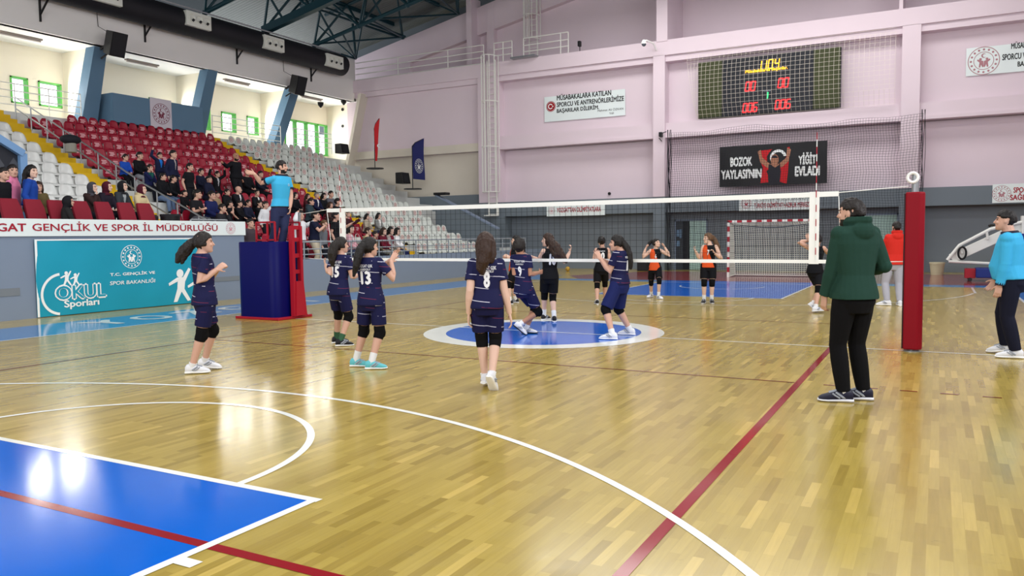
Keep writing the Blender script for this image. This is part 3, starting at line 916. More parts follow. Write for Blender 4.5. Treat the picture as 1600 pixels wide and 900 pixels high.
a, b_ = ty(170, 440), ty(240, 439); f.text('SPOR BAKANLIĞI', (a[0] + b_[0]) / 2, (a[1] + b_[1]) / 2, b_[0] - a[0], .115, bold=.012, slant=.15)
for u0, v0, v1, ln in ((281, 471, 421, .02), (308, 470, 428, .0)):
    x0_, z0_ = ty(u0, v0); _, z1_ = ty(u0, v1); f.person(x0_, z0_, (z1_ - z0_) * 1.02, lean=ln)
for u0, v0, v1 in ((102, 446, 424), (116, 446, 427)):
    x0_, z0_ = ty(u0, v0); _, z1_ = ty(u0, v1); f.person(x0_, z0_, (z1_ - z0_) * 1.02)
a, b_ = ty(83, 459), ty(165, 457)
f.text('OKUL', (a[0] + b_[0]) / 2, a[1] + .01, (b_[0] - a[0]), .36, 0, bold=.075)
f.mb.cur = 0
vs0 = len(f.mb.v)
f2 = Flat(lambda x, y, l=0: P(x, y, .010 + l - .006)); f2.text('OKUL', (a[0] + b_[0]) / 2, a[1] + .01, (b_[0] - a[0]) * .95, .29, 0, bold=.02)
a, b_ = ty(98, 475), ty(153, 471); f.text('Sporları', (a[0] + b_[0]) / 2, (a[1] + b_[1]) / 2 - .02, (b_[0] - a[0]), .2, bold=.03)
x_, z_ = ty(93, 458); f.arc(x_ + .02, z_ - .02, .40, .455, 95, 262)
f.done([m_txtw], t, 'white_print'); f2.done([m_teal], t, 'teal_letter_faces')

EXR = (1, 0, 0)
def wall_banner(name, label, uv_tl, uv_br, Y, m, ripple=0.0, thick=.012, group=None):
    p, q = at(uv_tl[0], uv_tl[1], 'Y', Y), at(uv_br[0], uv_br[1], 'Y', Y)
    c = (p + q) / 2
    t, P, *_ = banner(name, label, (c.x, Y, c.z), EXR, UP, q.x - p.x, p.z - q.z, m, ripple=ripple, thick=thick, group=group)
    loc = lambda u, v: (at(u, v, 'Y', Y).x - c.x, at(u, v, 'Y', Y).z - c.z)
    return t, Flat(P), loc, q.x - p.x, p.z - q.z
def line(f, loc, txt, u0, v0, u1, v1, h, mi=0, bold=.034, slant=0):
    a, b = loc(u0, v0), loc(u1, v1)
    f.text(txt, (a[0] + b[0]) / 2, (a[1] + b[1]) / 2, b[0] - a[0], h, mi, bold, slant)

YP = YF + .56
t, f, loc, w_, h_ = wall_banner('wall_banner', 'white banner with three lines of black lettering and red crescent badge on pink wall', (850.5, 152), (977, 180), YP, m_bw, .012)
line(f, loc, 'MÜSABAKALARA KATILAN', 870, 153, 955, 143, .30)
line(f, loc, 'SPORCU VE ANTRENÖRLERİMİZE', 870, 163, 975, 152, .30)
line(f, loc, 'BAŞARILAR DİLERİM.', 870, 173.5, 936, 167, .30)
line(f, loc, 'Mehmet Ali ÖZKAN', 934, 172.5, 974, 169.5, .12, bold=.0); line(f, loc, 'Vali', 952, 177, 959, 176.5, .1, bold=0)
x_, y_ = loc(861, 166.5); f.disc(x_, y_, .21, 1, 28); f.arc(x_, y_, .225, .25, 0, 360, 1, 28)
f.arc(x_ - .02, y_, .085, .13, 35, 325, 2, 20, .009); f.disc(x_ + .1, y_, .035, 2, 6, .009)
f.done([m_txtk, mat('badge_red', (150, 16, 30), .5), m_txtw], t)

t, f, loc, w_, h_ = wall_banner('wall_banner', 'white banner with round crest and black lettering at the right edge of the photo', (1510, 76), (1720, 100), YP, m_bw, .02)
x_, y_ = loc(1537, 95); f.crest(x_, y_, .52, 1)
line(f, loc, 'MÜSABAKALARA KATILAN', 1580, 71, 1670, 62, .26); line(f, loc, 'SPORCU VE ANTRENÖRLERİMİZE', 1566, 88, 1690, 76, .3); line(f, loc, 'BAŞARILAR DİLERİM', 1590, 99, 1670, 93, .3)
f.done([m_txtk, mat('crest_mauve_print', (170, 120, 128), .5)], t)

YG = YF + .08
t, f, loc, w_, h_ = wall_banner('wall_banner', 'white banner with crimson lettering on the grey beam between ladder and net curtain', (854, 317), (945, 336), YG, m_bw, .006)
line(f, loc, "YOZGAT'TAN OLİMPİYATLARA", 870, 328, 939, 324.5, .3)
x_, y_ = loc(862, 329); f.crest(x_, y_, .17, 1)
f.done([m_txtr, MATS['pale_red_print']], t)
t, f, loc, w_, h_ = wall_banner('wall_banner', 'white banner with crimson lettering on the grey beam above the goal', (1155, 308), (1270, 327), YG, m_bw, .006)
line(f, loc, 'T.C. GENÇLİK VE SPOR BAKANLIĞI', 1176, 312, 1265, 309.5, .14, 1, bold=.0)
line(f, loc, 'TÜRKİYE OLİMPİYAT HAZIRLIK MERKEZİ', 1178, 321, 1266, 317, .26)
x_, y_ = loc(1166, 318); f.crest(x_, y_, .22)
f.done([m_txtr, m_txtk], t)
t, f, loc, w_, h_ = wall_banner('wall_banner', 'white banner with crest and crimson lettering on the grey beam at the right edge', (1551, 288), (1680, 314), YG, m_bw, .006)
line(f, loc, 'SPORCU EĞİTİM VE', 1583.5, 295.5, 1666, 293, .27); line(f, loc, 'SAĞLIK MERKEZİ', 1578, 307.5, 1660, 304.5, .27)
x_, y_ = loc(1565, 302.5); f.crest(x_, y_, .3, 1)
f.done([m_txtr, MATS['crest_mauve_print']], t)

# black banner with the athlete under a red flag
t, f, loc, w_, h_ = wall_banner('black_banner', 'black banner with white lettering and an athlete holding up a red flag', (1124.5, 230), (1292, 286), YF + .1, m_bk, .012)
line(f, loc, 'BOZOK', 1141, 254.5, 1175.5, 250.5, .40, 0, .06); line(f, loc, "YAYLASI'NIN", 1126.5, 273.5, 1190, 270, .42, 0, .06)
line(f, loc, 'YİĞİT', 1247.5, 248.5, 1275, 246, .5, 0, .06); line(f, loc, 'EVLADI', 1242, 268.5, 1281, 265.5, .42, 0, .06)
L_ = lambda u, v: loc(u, v)
f.poly([L_(1185, 236), L_(1234, 229.5), L_(1233, 245), L_(1231, 270), L_(1229, 287), L_(1218, 284), L_(1200, 285), L_(1188, 286), L_(1192, 262), L_(1187, 250)], 1, .004)
x_, y_ = L_(1216, 246); f.arc(x_, y_, .22, .33, 10, 200, 0, 20, .006)
f.poly([L_(1184, 237), L_(1189, 234), L_(1191, 246), L_(1203, 256), L_(1200, 263), L_(1188, 254)], 2, .007)
f.poly([L_(1236, 233), L_(1230, 231), L_(1229, 246), L_(1217, 256), L_(1221, 262), L_(1232, 252)], 2, .007)
f.poly([L_(1201, 257), L_(1219, 255), L_(1220, 268), L_(1218, 288), L_(1201, 289), L_(1200, 270)], 3, .008)
f.disc(*L_(1210.5, 250), .16, 2, 16, .009, .24); f.poly([L_(1206, 247), L_(1207, 243.5), L_(1212, 242.8), L_(1216, 246), L_(1214, 247)], 3, .011)
f.poly([L_(1203, 256), L_(1208, 256), L_(1211, 259), L_(1217, 255.5), L_(1218, 257), L_(1211, 262)], 2, .010)
f.done([m_txtw, m_flagr, m_skinp, mat('printed_dark_singlet', (34, 34, 44), .6)], t, 'print')

# crest panel on the blue box
c = [at(u, v, 'X', XB + .03) for u, v in ((234, 156), (268, 161), (269, 200), (236, 195))]
yc = sum(p.y for p in c) / 4; zc = sum(p.z for p in c) / 4
t, P, *_ = banner('crest_panel', 'pale square panel with round crest on the blue box above the red seats', (XB + .025, yc, zc), XB_, UP, 1.02, 1.22, mat('pale_lilac_panel', (206, 200, 210), .6), cat='panel')
f = Flat(P); f.crest(0, 0, .42); f.done([mat('plum_crest_print', (120, 50, 70), .5)], t, 'crest')

# ================================================================== scoreboard
YSB = YF + .12
p0, p1 = at(1091, 97, 'Y', YSB), at(1313, 166, 'Y', YSB)
zT = .5 * (p0.z + at(1314, 73.5, 'Y', YSB).z); zBt = .5 * (at(1091, 187, 'Y', YSB).z + p1.z)
t = thing('scoreboard', 'dark electronic scoreboard with lit digits high on the pink wall', 'scoreboard', ((p0.x + p1.x) / 2, YSB, zBt))
MB().box((p0.x, YSB, zBt), (p1.x, YSB + .2, zT)).build('housing', mat('scoreboard_housing', (28, 30, 38), .5), t, bevel=.01)
MB().box((p0.x + .02, YSB - .02, zBt + .02), (at(1128, 130, 'Y', YSB).x, YSB + .01, zT - .02)).build('side_panel', mat('olive_side_panel', (56, 62, 30), .5), t)
MB().box((at(1271, 130, 'Y', YSB).x, YSB - .02, zBt + .02), (p1.x - .02, YSB + .01, zT - .02)).build('side_panel', MATS['olive_side_panel'], t)
MB().box((at(1128, 130, 'Y', YSB).x + .02, YSB - .02, zBt + .02), (at(1271, 130, 'Y', YSB).x - .02, YSB + .01, zT - .02)).build('display_panel', mat('navy_display_panel', (20, 24, 34), .4), t)
SEG = {'0': 'abcdef', '1': 'bc', '4': 'fgbc', '6': 'afgedc'}
def digits(mb, s, u0, v0, u1, v1, hh, mi, gap=.2, sh=.12):
    """seven segment digits filling the span of two baseline-centre pixels"""
    a, b = at(u0, v0, 'Y', YSB - .03), at(u1, v1, 'Y', YSB - .03)
    n = len(s); W0 = (b.x - a.x); cw = W0 / n; w = cw * (1 - gap); th = hh * .11
    zc = (a.z + b.z) / 2
    for k, ch in enumerate(s):
        if ch not in SEG: continue
        x = a.x + cw * k + cw * gap / 2
        X = lambda fx, fz: (x + fx * w + sh * fz * hh, YSB - .03, zc + fz * hh)
        segs = {'a': ((.05, .5), (.95, .5)), 'b': ((.95, .5), (.95, .02)), 'c': ((.95, -.02), (.95, -.5)), 'd': ((.05, -.5), (.95, -.5)), 'e': ((.05, -.02), (.05, -.5)), 'f': ((.05, .5), (.05, .02)), 'g': ((.08, 0), (.92, 0))}
        for q in SEG[ch]:
            (ax, az), (bx, bz_) = segs[q]
            mb.bar(X(ax, az), X(bx, bz_), th, .01, (0, 1, 0), mi)
m_ledr = mat('red_led', (255, 46, 50), .5, emit=1.6); m_ledy = mat('amber_led', (255, 186, 40), .5, emit=1.6); m_ledg = mat('green_led', (40, 230, 120), .5, emit=1.5)
b = MB(); digits(b, '11', 1183, 103, 1199, 101, .36, 0, .3); digits(b, '04', 1199, 101, 1219, 98, .36, 0, .3); b.build('clock_digits', m_ledy, t)
b = MB(); fit_text(b, 'Müsabakalarda Başarılar.', ((at(1165, 112, 'Y', YSB).x + at(1231, 104, 'Y', YSB).x) / 2, YSB - .03, at(1198, 109.5, 'Y', YSB).z), (1, 0, 0), (0, 0, 1), at(1231, 106, 'Y', YSB).x - at(1165, 114, 'Y', YSB).x, .17, bold=.03)
b.build('message_line', m_ledy, t)
b = MB(); digits(b, '00', 1164, 135.5, 1181, 134, .37, 0, .22); b.build('score_digits', m_ledr, t)
b = MB(); digits(b, '00', 1215, 130, 1233, 128.5, .37, 0, .22); b.build('score_digits', m_ledr, t)
b = MB(); digits(b, '006', 1160, 169, 1184, 167, .36, 0, .22); b.build('foul_digits', m_ledr, t)
b = MB(); digits(b, '006', 1210.5, 164, 1236, 161.5, .36, 0, .22); b.build('foul_digits', m_ledr, t)
b = MB(); a = at(1199, 149, 'Y', YSB - .03); b.bar(a - Vector((0, 0, .13)), a + Vector((.02, 0, .13)), .05, .01, (0, 1, 0)); b.build('period_digit', m_ledg, t)
b = MB(); fit_text(b, 'Periyot', at(1198, 142, 'Y', YSB - .03), (1, 0, 0), (0, 0, 1), .32, .08); b.build('lettering', mat('dim_white_print', (150, 165, 185), .5), t)
# white protective net bulging over the scoreboard
m_netw = mat('white_net_cord', (226, 218, 206), .7)
def net_mesh(mb, P, nu, nv, r):
    """grid of cords over the surface P(s, t), s, t in 0..1"""
    def poly(pts):
        for a, c in zip(pts[:-1], pts[1:]):
            mb.bar(a, c, r * 2, r * 2)
    K = 3
    for i in range(nu + 1): poly([P(i / nu, j / (nv / K)) for j in range(int(nv / K) + 1)])
    for j in range(nv + 1): poly([P(i / (nu / K), j / nv) for i in range(int(nu / K) + 1)])
b = MB()
xa, xb = at(1072, 100, 'Y', YF - .1).x, at(1400, 60, 'Y', YF - .1).x
def sbn(s, q):
    z = zB2t + .02 + (zB1m - zB2t - .05) * q
    x = xa + (xb - xa) * s
    bul = .18 + .22 * math.sin(math.pi * min(1, q * 1.1)) * (1 - .15 * math.cos(7 * s))
    if s * (xb - xa) < .5: x += .5 * (1 - q) * (1 - s * (xb - xa) / .5)
    return (x, YF - .012 - bul * min(1, 8 * q, 8 * (1 - q)), z)
net_mesh(b, sbn, 45, 16, .0034)
tag(b.build('scoreboard_net', m_netw), 'white cord net stretched in front of the scoreboard', 'net')

# ================================================================== protective curtain of black net
m_netk = mat('black_net_cord', (26, 28, 34), .7)
YN_ = 21.85
xa, xb = at(1046, 300, 'Y', YN_).x, at(1440, 250, 'Y', YN_).x
zt0 = at(1043, 206, 'Y', YN_).z
b = MB()
def cur(s, q):
    x = xa + (xb - xa) * s
    wav = .07 * math.sin(19 * s) + .05 * math.sin(43 * s + 1)
    sag = .10 * math.sin(math.pi * ((s * 2.7) % 1)) * q + .05 * math.sin(9 * s + 2) * q
    return (x + .03 * math.sin(30 * q + 9 * s), YN_ + wav, .03 + (zt0 - .03 - sag) * q + .03 * math.sin(26 * s) * (1 - q * .5))
net_mesh(b, cur, 96, 60, .0042)
for k in range(9):        # gathered bundle at the left edge
    x = xa - .1 + .022 * k
    b.tube([(x + .04 * math.sin(k + j), YN_ - .06 + .05 * math.cos(2 * k + j), .02 + (zt0 + .05) * j / 8) for j in range(9)], .011, 5)
for k in range(5):        # and over the right-hand column
    x = xb - .04 + .03 * k
    b.tube([(x + .04 * math.sin(2 * k + j), YN_ - .05 + .04 * math.cos(k + j), .02 + (zt0 + .1) * j / 8) for j in range(9)], .009, 5)
tag(b.build('net_curtain', m_netk), 'black protective net curtain hung behind the goal', 'net')

# ================================================================== handball goal
YGO = 17.6
gx0, gx1 = at(1138, 400, 'Y', YGO).x, at(1269, 400, 'Y', YGO).x
t = thing('handball_goal', 'handball goal with red and white striped frame and white net', 'goal', ((gx0 + gx1) / 2, YGO, 0))
m_gr = mat('goal_red', (164, 24, 44), .4)
zg = at(1200, 345, 'Y', YGO).z
def striped(mb, p, q, n, first=0):
    p, q = Vector(p), Vector(q)
    for k in range(n):
        mb.bar(p + (q - p) * k / n, p + (q - p) * (k + 1) / n, .08, .08, (0, 1, 0), (k + first) % 2)
b = MB(); striped(b, (gx0, YGO, 0), (gx0, YGO, zg), 11, 1); b.build('post', [m_gr, m_steelw], t)
b = MB(); striped(b, (gx1, YGO, 0), (gx1, YGO, zg), 11, 1); b.build('post', [m_gr, m_steelw], t)
b = MB(); striped(b, (gx0 - .04, YGO, zg), (gx1 + .04, YGO, zg), 17); b.build('crossbar', [m_gr, m_steelw], t)
b = MB()
for gx in (gx0 + .05, gx1 - .05):
    b.tube([(gx, YGO + .05, zg - .05), (gx, YGO + .55, zg - .1), (gx, YGO + .9, .05), (gx, YGO + .05, .03)], .02, 6)
b.tube([(gx0 + .05, YGO + .9, .05), (gx1 - .05, YGO + .9, .05)], .02, 6)
b.build('back_frame', m_steelw, t)
b = MB()
def gn(s, q):
    x = gx0 + .06 + (gx1 - gx0 - .12) * s
    sag = .16 * math.sin(math.pi * s) * (q ** 3)
    return (x, YGO + .9 - .35 * q + .12 * math.sin(math.pi * s) * math.sin(math.pi * q), .04 + (zg - .16 - sag) * q)
net_mesh(b, gn, 34, 24, .008)
for gx in (gx0 + .05, gx1 - .05):
    net_mesh(b, lambda s, q, gx=gx: (gx, YGO + .06 + (.84 - .35 * q) * s, .04 + (zg - .14) * q), 9, 24, .008)
net_mesh(b, lambda s, q: (gx0 + .06 + (gx1 - gx0 - .12) * s, YGO + .06 + .5 * q, zg - .03 - .06 * q - .1 * math.sin(math.pi * s) * q), 34, 6, .008)
b.build('net', mat('goal_net_cord', (206, 212, 202), .7), t)

# ================================================================== volleyball net
NT, NBm = 2.17, 1.17
xl_, xr_ = -4.62, 4.56
t = thing('volleyball_net', 'white-taped volleyball net across the centre line of the court', 'net', (0, 0, NBm))
m_tape = mat('white_net_tape', (236, 238, 236), .6)
sg = lambda x: -.02 * (1 - (x / 4.75) ** 2)
b = MB()
N = 24
for k in range(N):
    x0_, x1_ = xl_ + (xr_ - xl_) * k / N, xl_ + (xr_ - xl_) * (k + 1) / N
    b.add([(x0_, -.012, NT + sg(x0_)), (x1_, -.012, NT + sg(x1_)), (x1_, -.012, NT - .07 + sg(x1_)), (x0_, -.012, NT - .07 + sg(x0_)), (x0_, .012, NT + sg(x0_)), (x1_, .012, NT + sg(x1_)), (x1_, .012, NT - .07 + sg(x1_)), (x0_, .012, NT - .07 + sg(x0_))], [(0, 1, 2, 3), (7, 6, 5, 4), (0, 4, 5, 1), (3, 2, 6, 7)])
b.build('top_tape', m_tape, t)
b = MB(); b.box((xl_, -.01, NBm), (xr_, .01, NBm + .05)); b.build('bottom_tape', m_tape, t)
for sx in (-1, 1):
    b = MB(); b.box((sx * 4.31, -.016, NBm - .01), (sx * 4.18, .016, NT)); b.build('side_band', m_tape, t)
    b = MB()
    for k in range(18):
        z = NBm + .02 + .1 * k
        b.tube([(sx * 4.27, -.022, z), (sx * 4.27, -.022, z + .1)], .006, 6, mi=k % 2)
    b.build('antenna', [m_tape, m_gr], t)
b = MB()
m_mesh = mat('dark_net_mesh', (34, 38, 40), .7)
nx_ = int((xr_ - xl_) / .1)
for k in range(nx_ + 1):
    x = xl_ + (xr_ - xl_) * k / nx_
    b.bar((x, 0, NBm + .04), (x, 0, NT - .06), .0042, .0042)
for k in range(1, 9):
    z = NBm + .05 + (.88) * k / 9
    b.bar((xl_, 0, z), (xr_, 0, z), .0042, .0042)
b.build('mesh', m_mesh, t)
for pts in ([(xr_, 0, NT - .02), (5.42, 0, 2.2)], [(xr_, 0, NBm + .02), (5.42, 0, 1.2)], [(xl_, 0, NT - .02), (-5.86, .56, 2.1)], [(xl_, 0, NBm + .02), (-5.86, .56, 1.2)],
            [(xr_, 0, NT - .07), (xr_ + .02, 0, 1.6), (xr_ - .12, 0, NBm + .05)], [(xl_, 0, NT - .07), (xl_ + .12, 0, NBm + .03)]):
    MB().tube(pts, .006, 5).build('cord', m_tape, t)
# padded net post on the right
m_padr = mat('red_pad_vinyl', (130, 8, 26), .5, noise=.05, nscale=5, spec=.15)
t = thing('net_post', 'steel net post wrapped in a tall red pad on the right of the court', 'post', (5.5, 0, 0))
MB().tube([(5.5, 0, 0), (5.5, 0, 2.36)], .045, 14).build('pole', m_steel, t, smooth=True)
b = MB()
pd = [(-.11, -.1), (.06, -.12), (.12, -.06), (.12, .1), (-.11, .12)]
b.prism([(5.5 + x, y, .03) for x, y in pd], (0, 0, 2.09)); b.build('pad', m_padr, t, bevel=.02, seg=3)
b = MB(); b.box((5.375, -.09, .04), (5.392, .11, 2.1)); b.build('pad_seam', mat('dark_seam', (40, 8, 16), .6), t)
b = MB()
ring = [(5.48, -.04 , 2.3 )]
for k in range(20):
    a0, a1 = 2 * math.pi * k / 20, 2 * math.pi * (k + 1) / 20
    b.tube([(5.47 + .062 * math.cos(a0), -.05, 2.31 + .062 * math.sin(a0)), (5.47 + .062 * math.cos(a1), -.05, 2.31 + .062 * math.sin(a1))], .02, 8)
b.build('pulley_wheel', m_white, t, smooth=True)
b = MB(); b.tube([(5.5, 0, 0), (5.5, 0, .012)], .1, 20); b.build('base_plate', m_steel, t)

# ================================================================== referee stand
m_padb = mat('blue_pad_vinyl', (7, 9, 84), .42, noise=.05, nscale=4, spec=.12)
m_redst = mat('red_painted_steel', (160, 20, 40), .4)
rx0, rx1, ry0, ry1 = -6.68, -5.62, -.42, .46
t = thing('referee_stand', 'raised referee stand wrapped in a dark blue pad with red frame and ladder', 'stand', ((rx0 + rx1) / 2, 0, 0))
pz0, pz1 = .05, 1.545
pts = []
def corner(cx, cy, a0, r_=.17):
    return [(cx + r_ * math.cos(R(a0 + 90 * k / 6)), cy + r_ * math.sin(R(a0 + 90 * k / 6))) for k in range(7)]
rr = .17
pts = corner(rx1 - rr, ry1 - rr, 0) + corner(rx0 + rr, ry1 - rr, 90) + corner(rx0 + rr, ry0 + rr, 180) + corner(rx1 - rr, ry0 + rr, 270)
b = MB(); inner = [((x - (rx0 + rx1) / 2) * .86 + (rx0 + rx1) / 2, y * .86) for x, y in pts]
b.loft([[(x, y, pz0) for x, y in pts], [(x, y, pz1 - .02) for x, y in pts], [((x - (rx0 + rx1) / 2) * .98 + (rx0 + rx1) / 2, y * .98, pz1) for x, y in pts], [(x, y, pz1) for x, y in inner], [(x, y, 1.2) for x, y in inner]], cap=False)
b.build('pad', m_padb, t, smooth=True)
MB().box((rx0 - .03, ry0 - .03, 0), (rx1 + .1, ry1 + .03, .05)).build('base_frame', m_redst, t, bevel=.01)
MB().box((rx0 + .07, ry0 + .07, 1.19), (rx1 - .07, ry1 - .07, 1.24)).build('platform', m_redst, t)
b = MB()
zr = 1.93; gx = -6.18
for (x, y) in ((gx, ry0 + .1), (rx1 - .06, ry0 + .1), (gx, ry1 - .1), (rx1 - .06, ry1 - .1), (gx + .3, ry0 + .1)):
    b.bar((x, y, 1.2), (x, y, zr), .03)
for z in (zr, 1.58):
    b.bar((gx, ry0 + .1, z), (rx1 - .06, ry0 + .1, z), .03); b.bar((gx, ry1 - .1, z), (rx1 - .06, ry1 - .1, z), .03); b.bar((gx, ry0 + .1, z), (gx, ry1 - .1, z), .03)
b.build('guard_rail', m_redst, t)
b = MB()
lx = rx1 + .06
for y in (-.02, .2):
    b.bar((lx + .05, y - .02, .05), (lx + .02, y, 1.85), .07, .09, (1, 0, 0))
for z in (.3, .62, .94, 1.26, 1.58, 1.82):
    b.box((lx, -.04, z - .04), (lx + .05, .2, z + .04))
b.prism([(lx + .08, -.04, .06), (lx + .08, .26, .06), (lx + .06, .2, .75), (lx + .06, 0, .75)], (.04, 0, 0))
b.build('ladder', m_redst, t)
# net post beside the stand
t = thing('net_post', 'slim net post standing behind the referee ladder', 'post', (-5.9, .6, 0))
MB().tube([(-5.9, .6, 0), (-5.9, .6, 2.14)], .03, 12).build('pole', m_steel, t, smooth=True)
MB().tube([(-5.9, .6, 0), (-5.9, .6, .03)], .12, 16).build('base_plate', m_redst, t)

# ================================================================== far wall fittings
# railing on the catwalk
def railing(name, label, pts, posts, zs, r=.025, m=m_steelw, cat='railing', group=None):
    t = thing(name, label, cat, pts[0], group)
    for z in zs:
        MB().tube([Vector(p) + Vector((0, 0, z)) for p in pts], r, 6).build('rail', m, t, smooth=True)
    for p in posts:
        MB().tube([Vector(p), Vector(p) + Vector((0, 0, zs[-1]))], r, 6).build('post', m, t, smooth=True)
    return t
YC = YF + .12
xs_ = [xf(u, 110, YC) for u in (556, 622, 700, 756)]
railing('catwalk_railing', 'white tube railing on the catwalk left of the cage ladder', [(xs_[0], YC, zB1t), (xs_[-1], YC, zB1t)], [(x, YC, zB1t) for x in xs_[1:]], [.05, .34, .64, .95])
xs_ = [xf(u, 80, YC) for u in (772, 786, 800)]
railing('catwalk_railing', 'short white tube railing between the two cage ladders', [(xs_[0], YC, zB1t), (xs_[-1], YC, zB1t)], [(x, YC, zB1t) for x in xs_], [.34, .64, .95])
xs_ = [xf(u, 75, YC) for u in (818, 876, 888)]
railing('catwalk_railing', 'white tube railing at the foot of the upper cage ladder', [(xs_[0], YC, zB1t), (xs_[-1], YC, zB1t)], [(x, YC, zB1t) for x in xs_], [.34, .64, .98])

def cage_ladder(label, xc, yw, z0, z1, zc0, zc1, rad, hoops):
    t = thing('cage_ladder', label, 'ladder', (xc, yw, z0))
    b = MB()
    for s in (-1, 1): b.bar((xc + s * .23, yw - .08, z0), (xc + s * .23, yw - .08, z1), .05, .05)
    b.build('side_rails', m_steelw, t)
    b = MB()
    z = z0 + .1
    while z < z1: b.tube([(xc - .23, yw - .08, z), (xc + .23, yw - .08, z)], .015, 5); z += .28
    b.build('rungs', m_steelw, t)
    b = MB()
    ang = [R(180 + 180 * k / 6) for k in range(7)]
    for a in ang: b.bar((xc + rad * math.cos(a), yw - .12 + rad * 1.5 * math.sin(a), zc0), (xc + rad * math.cos(a), yw - .12 + rad * 1.5 * math.sin(a), zc1), .04, .012)
    for k in range(hoops):
        z = zc0 + (zc1 - zc0) * k / (hoops - 1)
        b.tube([(xc + rad * math.cos(R(180 + 180 * j / 12)), yw - .12 + rad * 1.5 * math.sin(R(180 + 180 * j / 12)), z) for j in range(13)], .022, 5)
    b.build('cage', m_steelw, t)
    return t
xc = .5 * (xf(748, 200, YF - .3) + xf(776, 200, YF - .3))
t = cage_ladder('tall white cage ladder on the pink column beside the stand', xc + .12, YF, at(765, 338, 'Y', YF - .1).z, zB1t + .1, at(765, 300, 'Y', YF - .4).z, zB1t + .25, .42, 4)
b = MB(); zz = at(765, 338, 'Y', YF - .1).z
b.box((xc - .16, YF - .5, zz), (xc + .42, YF - .02, zz + .06)); b.box((xc - .16, YF - .06, zz), (xc - .1, YF - .02, zz + .5)); b.box((xc + .36, YF - .06, zz), (xc + .42, YF - .02, zz + .5)); b.build('foot_bracket', m_steelw, t)
xc = .5 * (at(816, 50, 'Y', YU - .3).x + at(845, 50, 'Y', YU - .3).x)
t = cage_ladder('upper white cage ladder rising from the catwalk to the roof', xc, YU - .02, zB1t, zB1t + 5.0, zB1t + 1.3, zB1t + 4.8, .42, 4)
b = MB(); b.box((xf(800, 95, YC - .3), YC - .5, zB1t - .02), (xf(838, 92, YC - .3), YC + .2, zB1t + .05))
tag(b.build('steel_landing_plate', m_steel), 'grey steel landing plate on the catwalk edge below the upper ladder', 'plate')
# dome camera on an arm
p = at(1006, 68, 'Y', YF - .7)
t = thing('dome_camera', 'white dome camera on a curved arm above the pink column', 'camera', (p.x, p.y, p.z - .15))
MB().tube([(p.x + .35, YF - .02, p.z - .2), (p.x + .3, YF - .3, p.z + .05), (p.x + .12, YF - .7, p.z + .12), (p.x, YF - .7, p.z + .12)], .035, 8).build('arm', m_white, t, smooth=True)
MB().tube([p + Vector((0, 0, .16)), p + Vector((0, 0, .05)), p + Vector((0, 0, -.02))], [.05, .11, .12], 14).build('housing', m_white, t, smooth=True)
MB().ball(p - Vector((0, 0, .03)), .1, 12, 8).build('dome', mat('smoked_dome', (90, 96, 104), .1), t, smooth=True)
p = at(906, 72, 'Y', YF + .2)
t = thing('antenna_camera', 'small black camera on a thin mast above the catwalk beam', 'camera', (p.x, p.y, zB1t))
MB().tube([(p.x, p.y, zB1t), (p.x, p.y, p.z)], .02, 6).build('mast', m_black, t)
MB().box((p.x - .07, p.y - .12, p.z - .03), (p.x + .07, p.y + .05, p.z + .22)).build('body', m_black, t, bevel=.02)
p = at(1033, 210, 'Y', YF - .15)
t = thing('curtain_bracket', 'small black bracket with a folded arm on the pink column', 'bracket', (p.x, YF, p.z - .2))
MB().box((p.x - .1, YF - .2, p.z - .1), (p.x + .04, YF + .01, p.z + .1)).build('plate', m_black, t, bevel=.01)
MB().bar((p.x, YF - .18, p.z + .03), (p.x + .25, YF - .18, p.z + .1), .03).build('arm', m_black, t)
MB().bar((p.x - .12, YF - .1, p.z - .14), (p.x + .02, YF - .1, p.z - .3), .03).build('hook', m_black, t)
p = at(952, 302.5, 'Y', YF + .7)
tag(MB().tube([(p.x, YF + .75, p.z), (p.x, YF + .68, p.z)], .07, 14).build('junction_box', m_black), 'small round black fitting low on the pink wall panel', 'fitting')
p = at(852, 209, 'Y', YF + .6)
tag(MB().box((p.x - .06, YF + .56, p.z - .05), (p.x + .06, YF + .63, p.z + .05)).build('wall_socket', mat('grey_plastic', (110, 104, 112), .5)), 'tiny grey socket on the pink panel below the white banner', 'socket')
# doors in the dark recess
YD = YF + .85
m_frost = mat('pale_green_panel', (166, 196, 190), .4)
def door(n, uvs):
    (ua, ub, uc, ud), vt = uvs
    x0_, x1_, x2_, x3_ = [at(u, 380, 'Y', YD).x for u in (ua, ub, uc, ud)]
    zt_ = at(ub, vt, 'Y', YD).z
    f_ = struct(MB().box((x0_, YD - .06, 0), (x0_ + .07, YD + .02, zt_)).box((x3_ - .07, YD - .06, 0), (x3_, YD + .02, zt_)).box((x0_, YD - .06, zt_ - .07), (x3_, YD + .02, zt_)).build('door_%d' % n, m_greyl))
    MB().box((x0_ + .07, YD - .01, 0.01), (x1_, YD + .01, zt_ - .07)).build('open_leaf', mat('dark_door_leaf', (52, 58, 66), .4), f_)
    MB().box((x1_, YD - .015, 0.01), (x2_, YD + .005, zt_ - .07)).build('dark_doorway', mat('dark_doorway', (18, 22, 30), .5), f_)
    MB().box((x2_, YD - .05, 0.01), (x3_ - .07, YD - .01, zt_ - .07)).build('pale_leaf', m_frost, f_)
    return x0_, x1_, zt_, f_
x0_, x1_, zt_, f_ = door(1, ((1054, 1067, 1078, 1106), 343))
b = MB()
for k, (dx, dz, w2, h2) in enumerate(((.1, 1.5, .12, .3), (.24, 1.42, .1, .4), (.1, 1.05, .14, .25))):
    b.box((x0_ + dx, YD - .02, dz), (x0_ + dx + w2, YD - .012, dz + h2))
b.build('pinned_notices', mat('pale_blue_paper', (110, 140, 170), .6), f_)
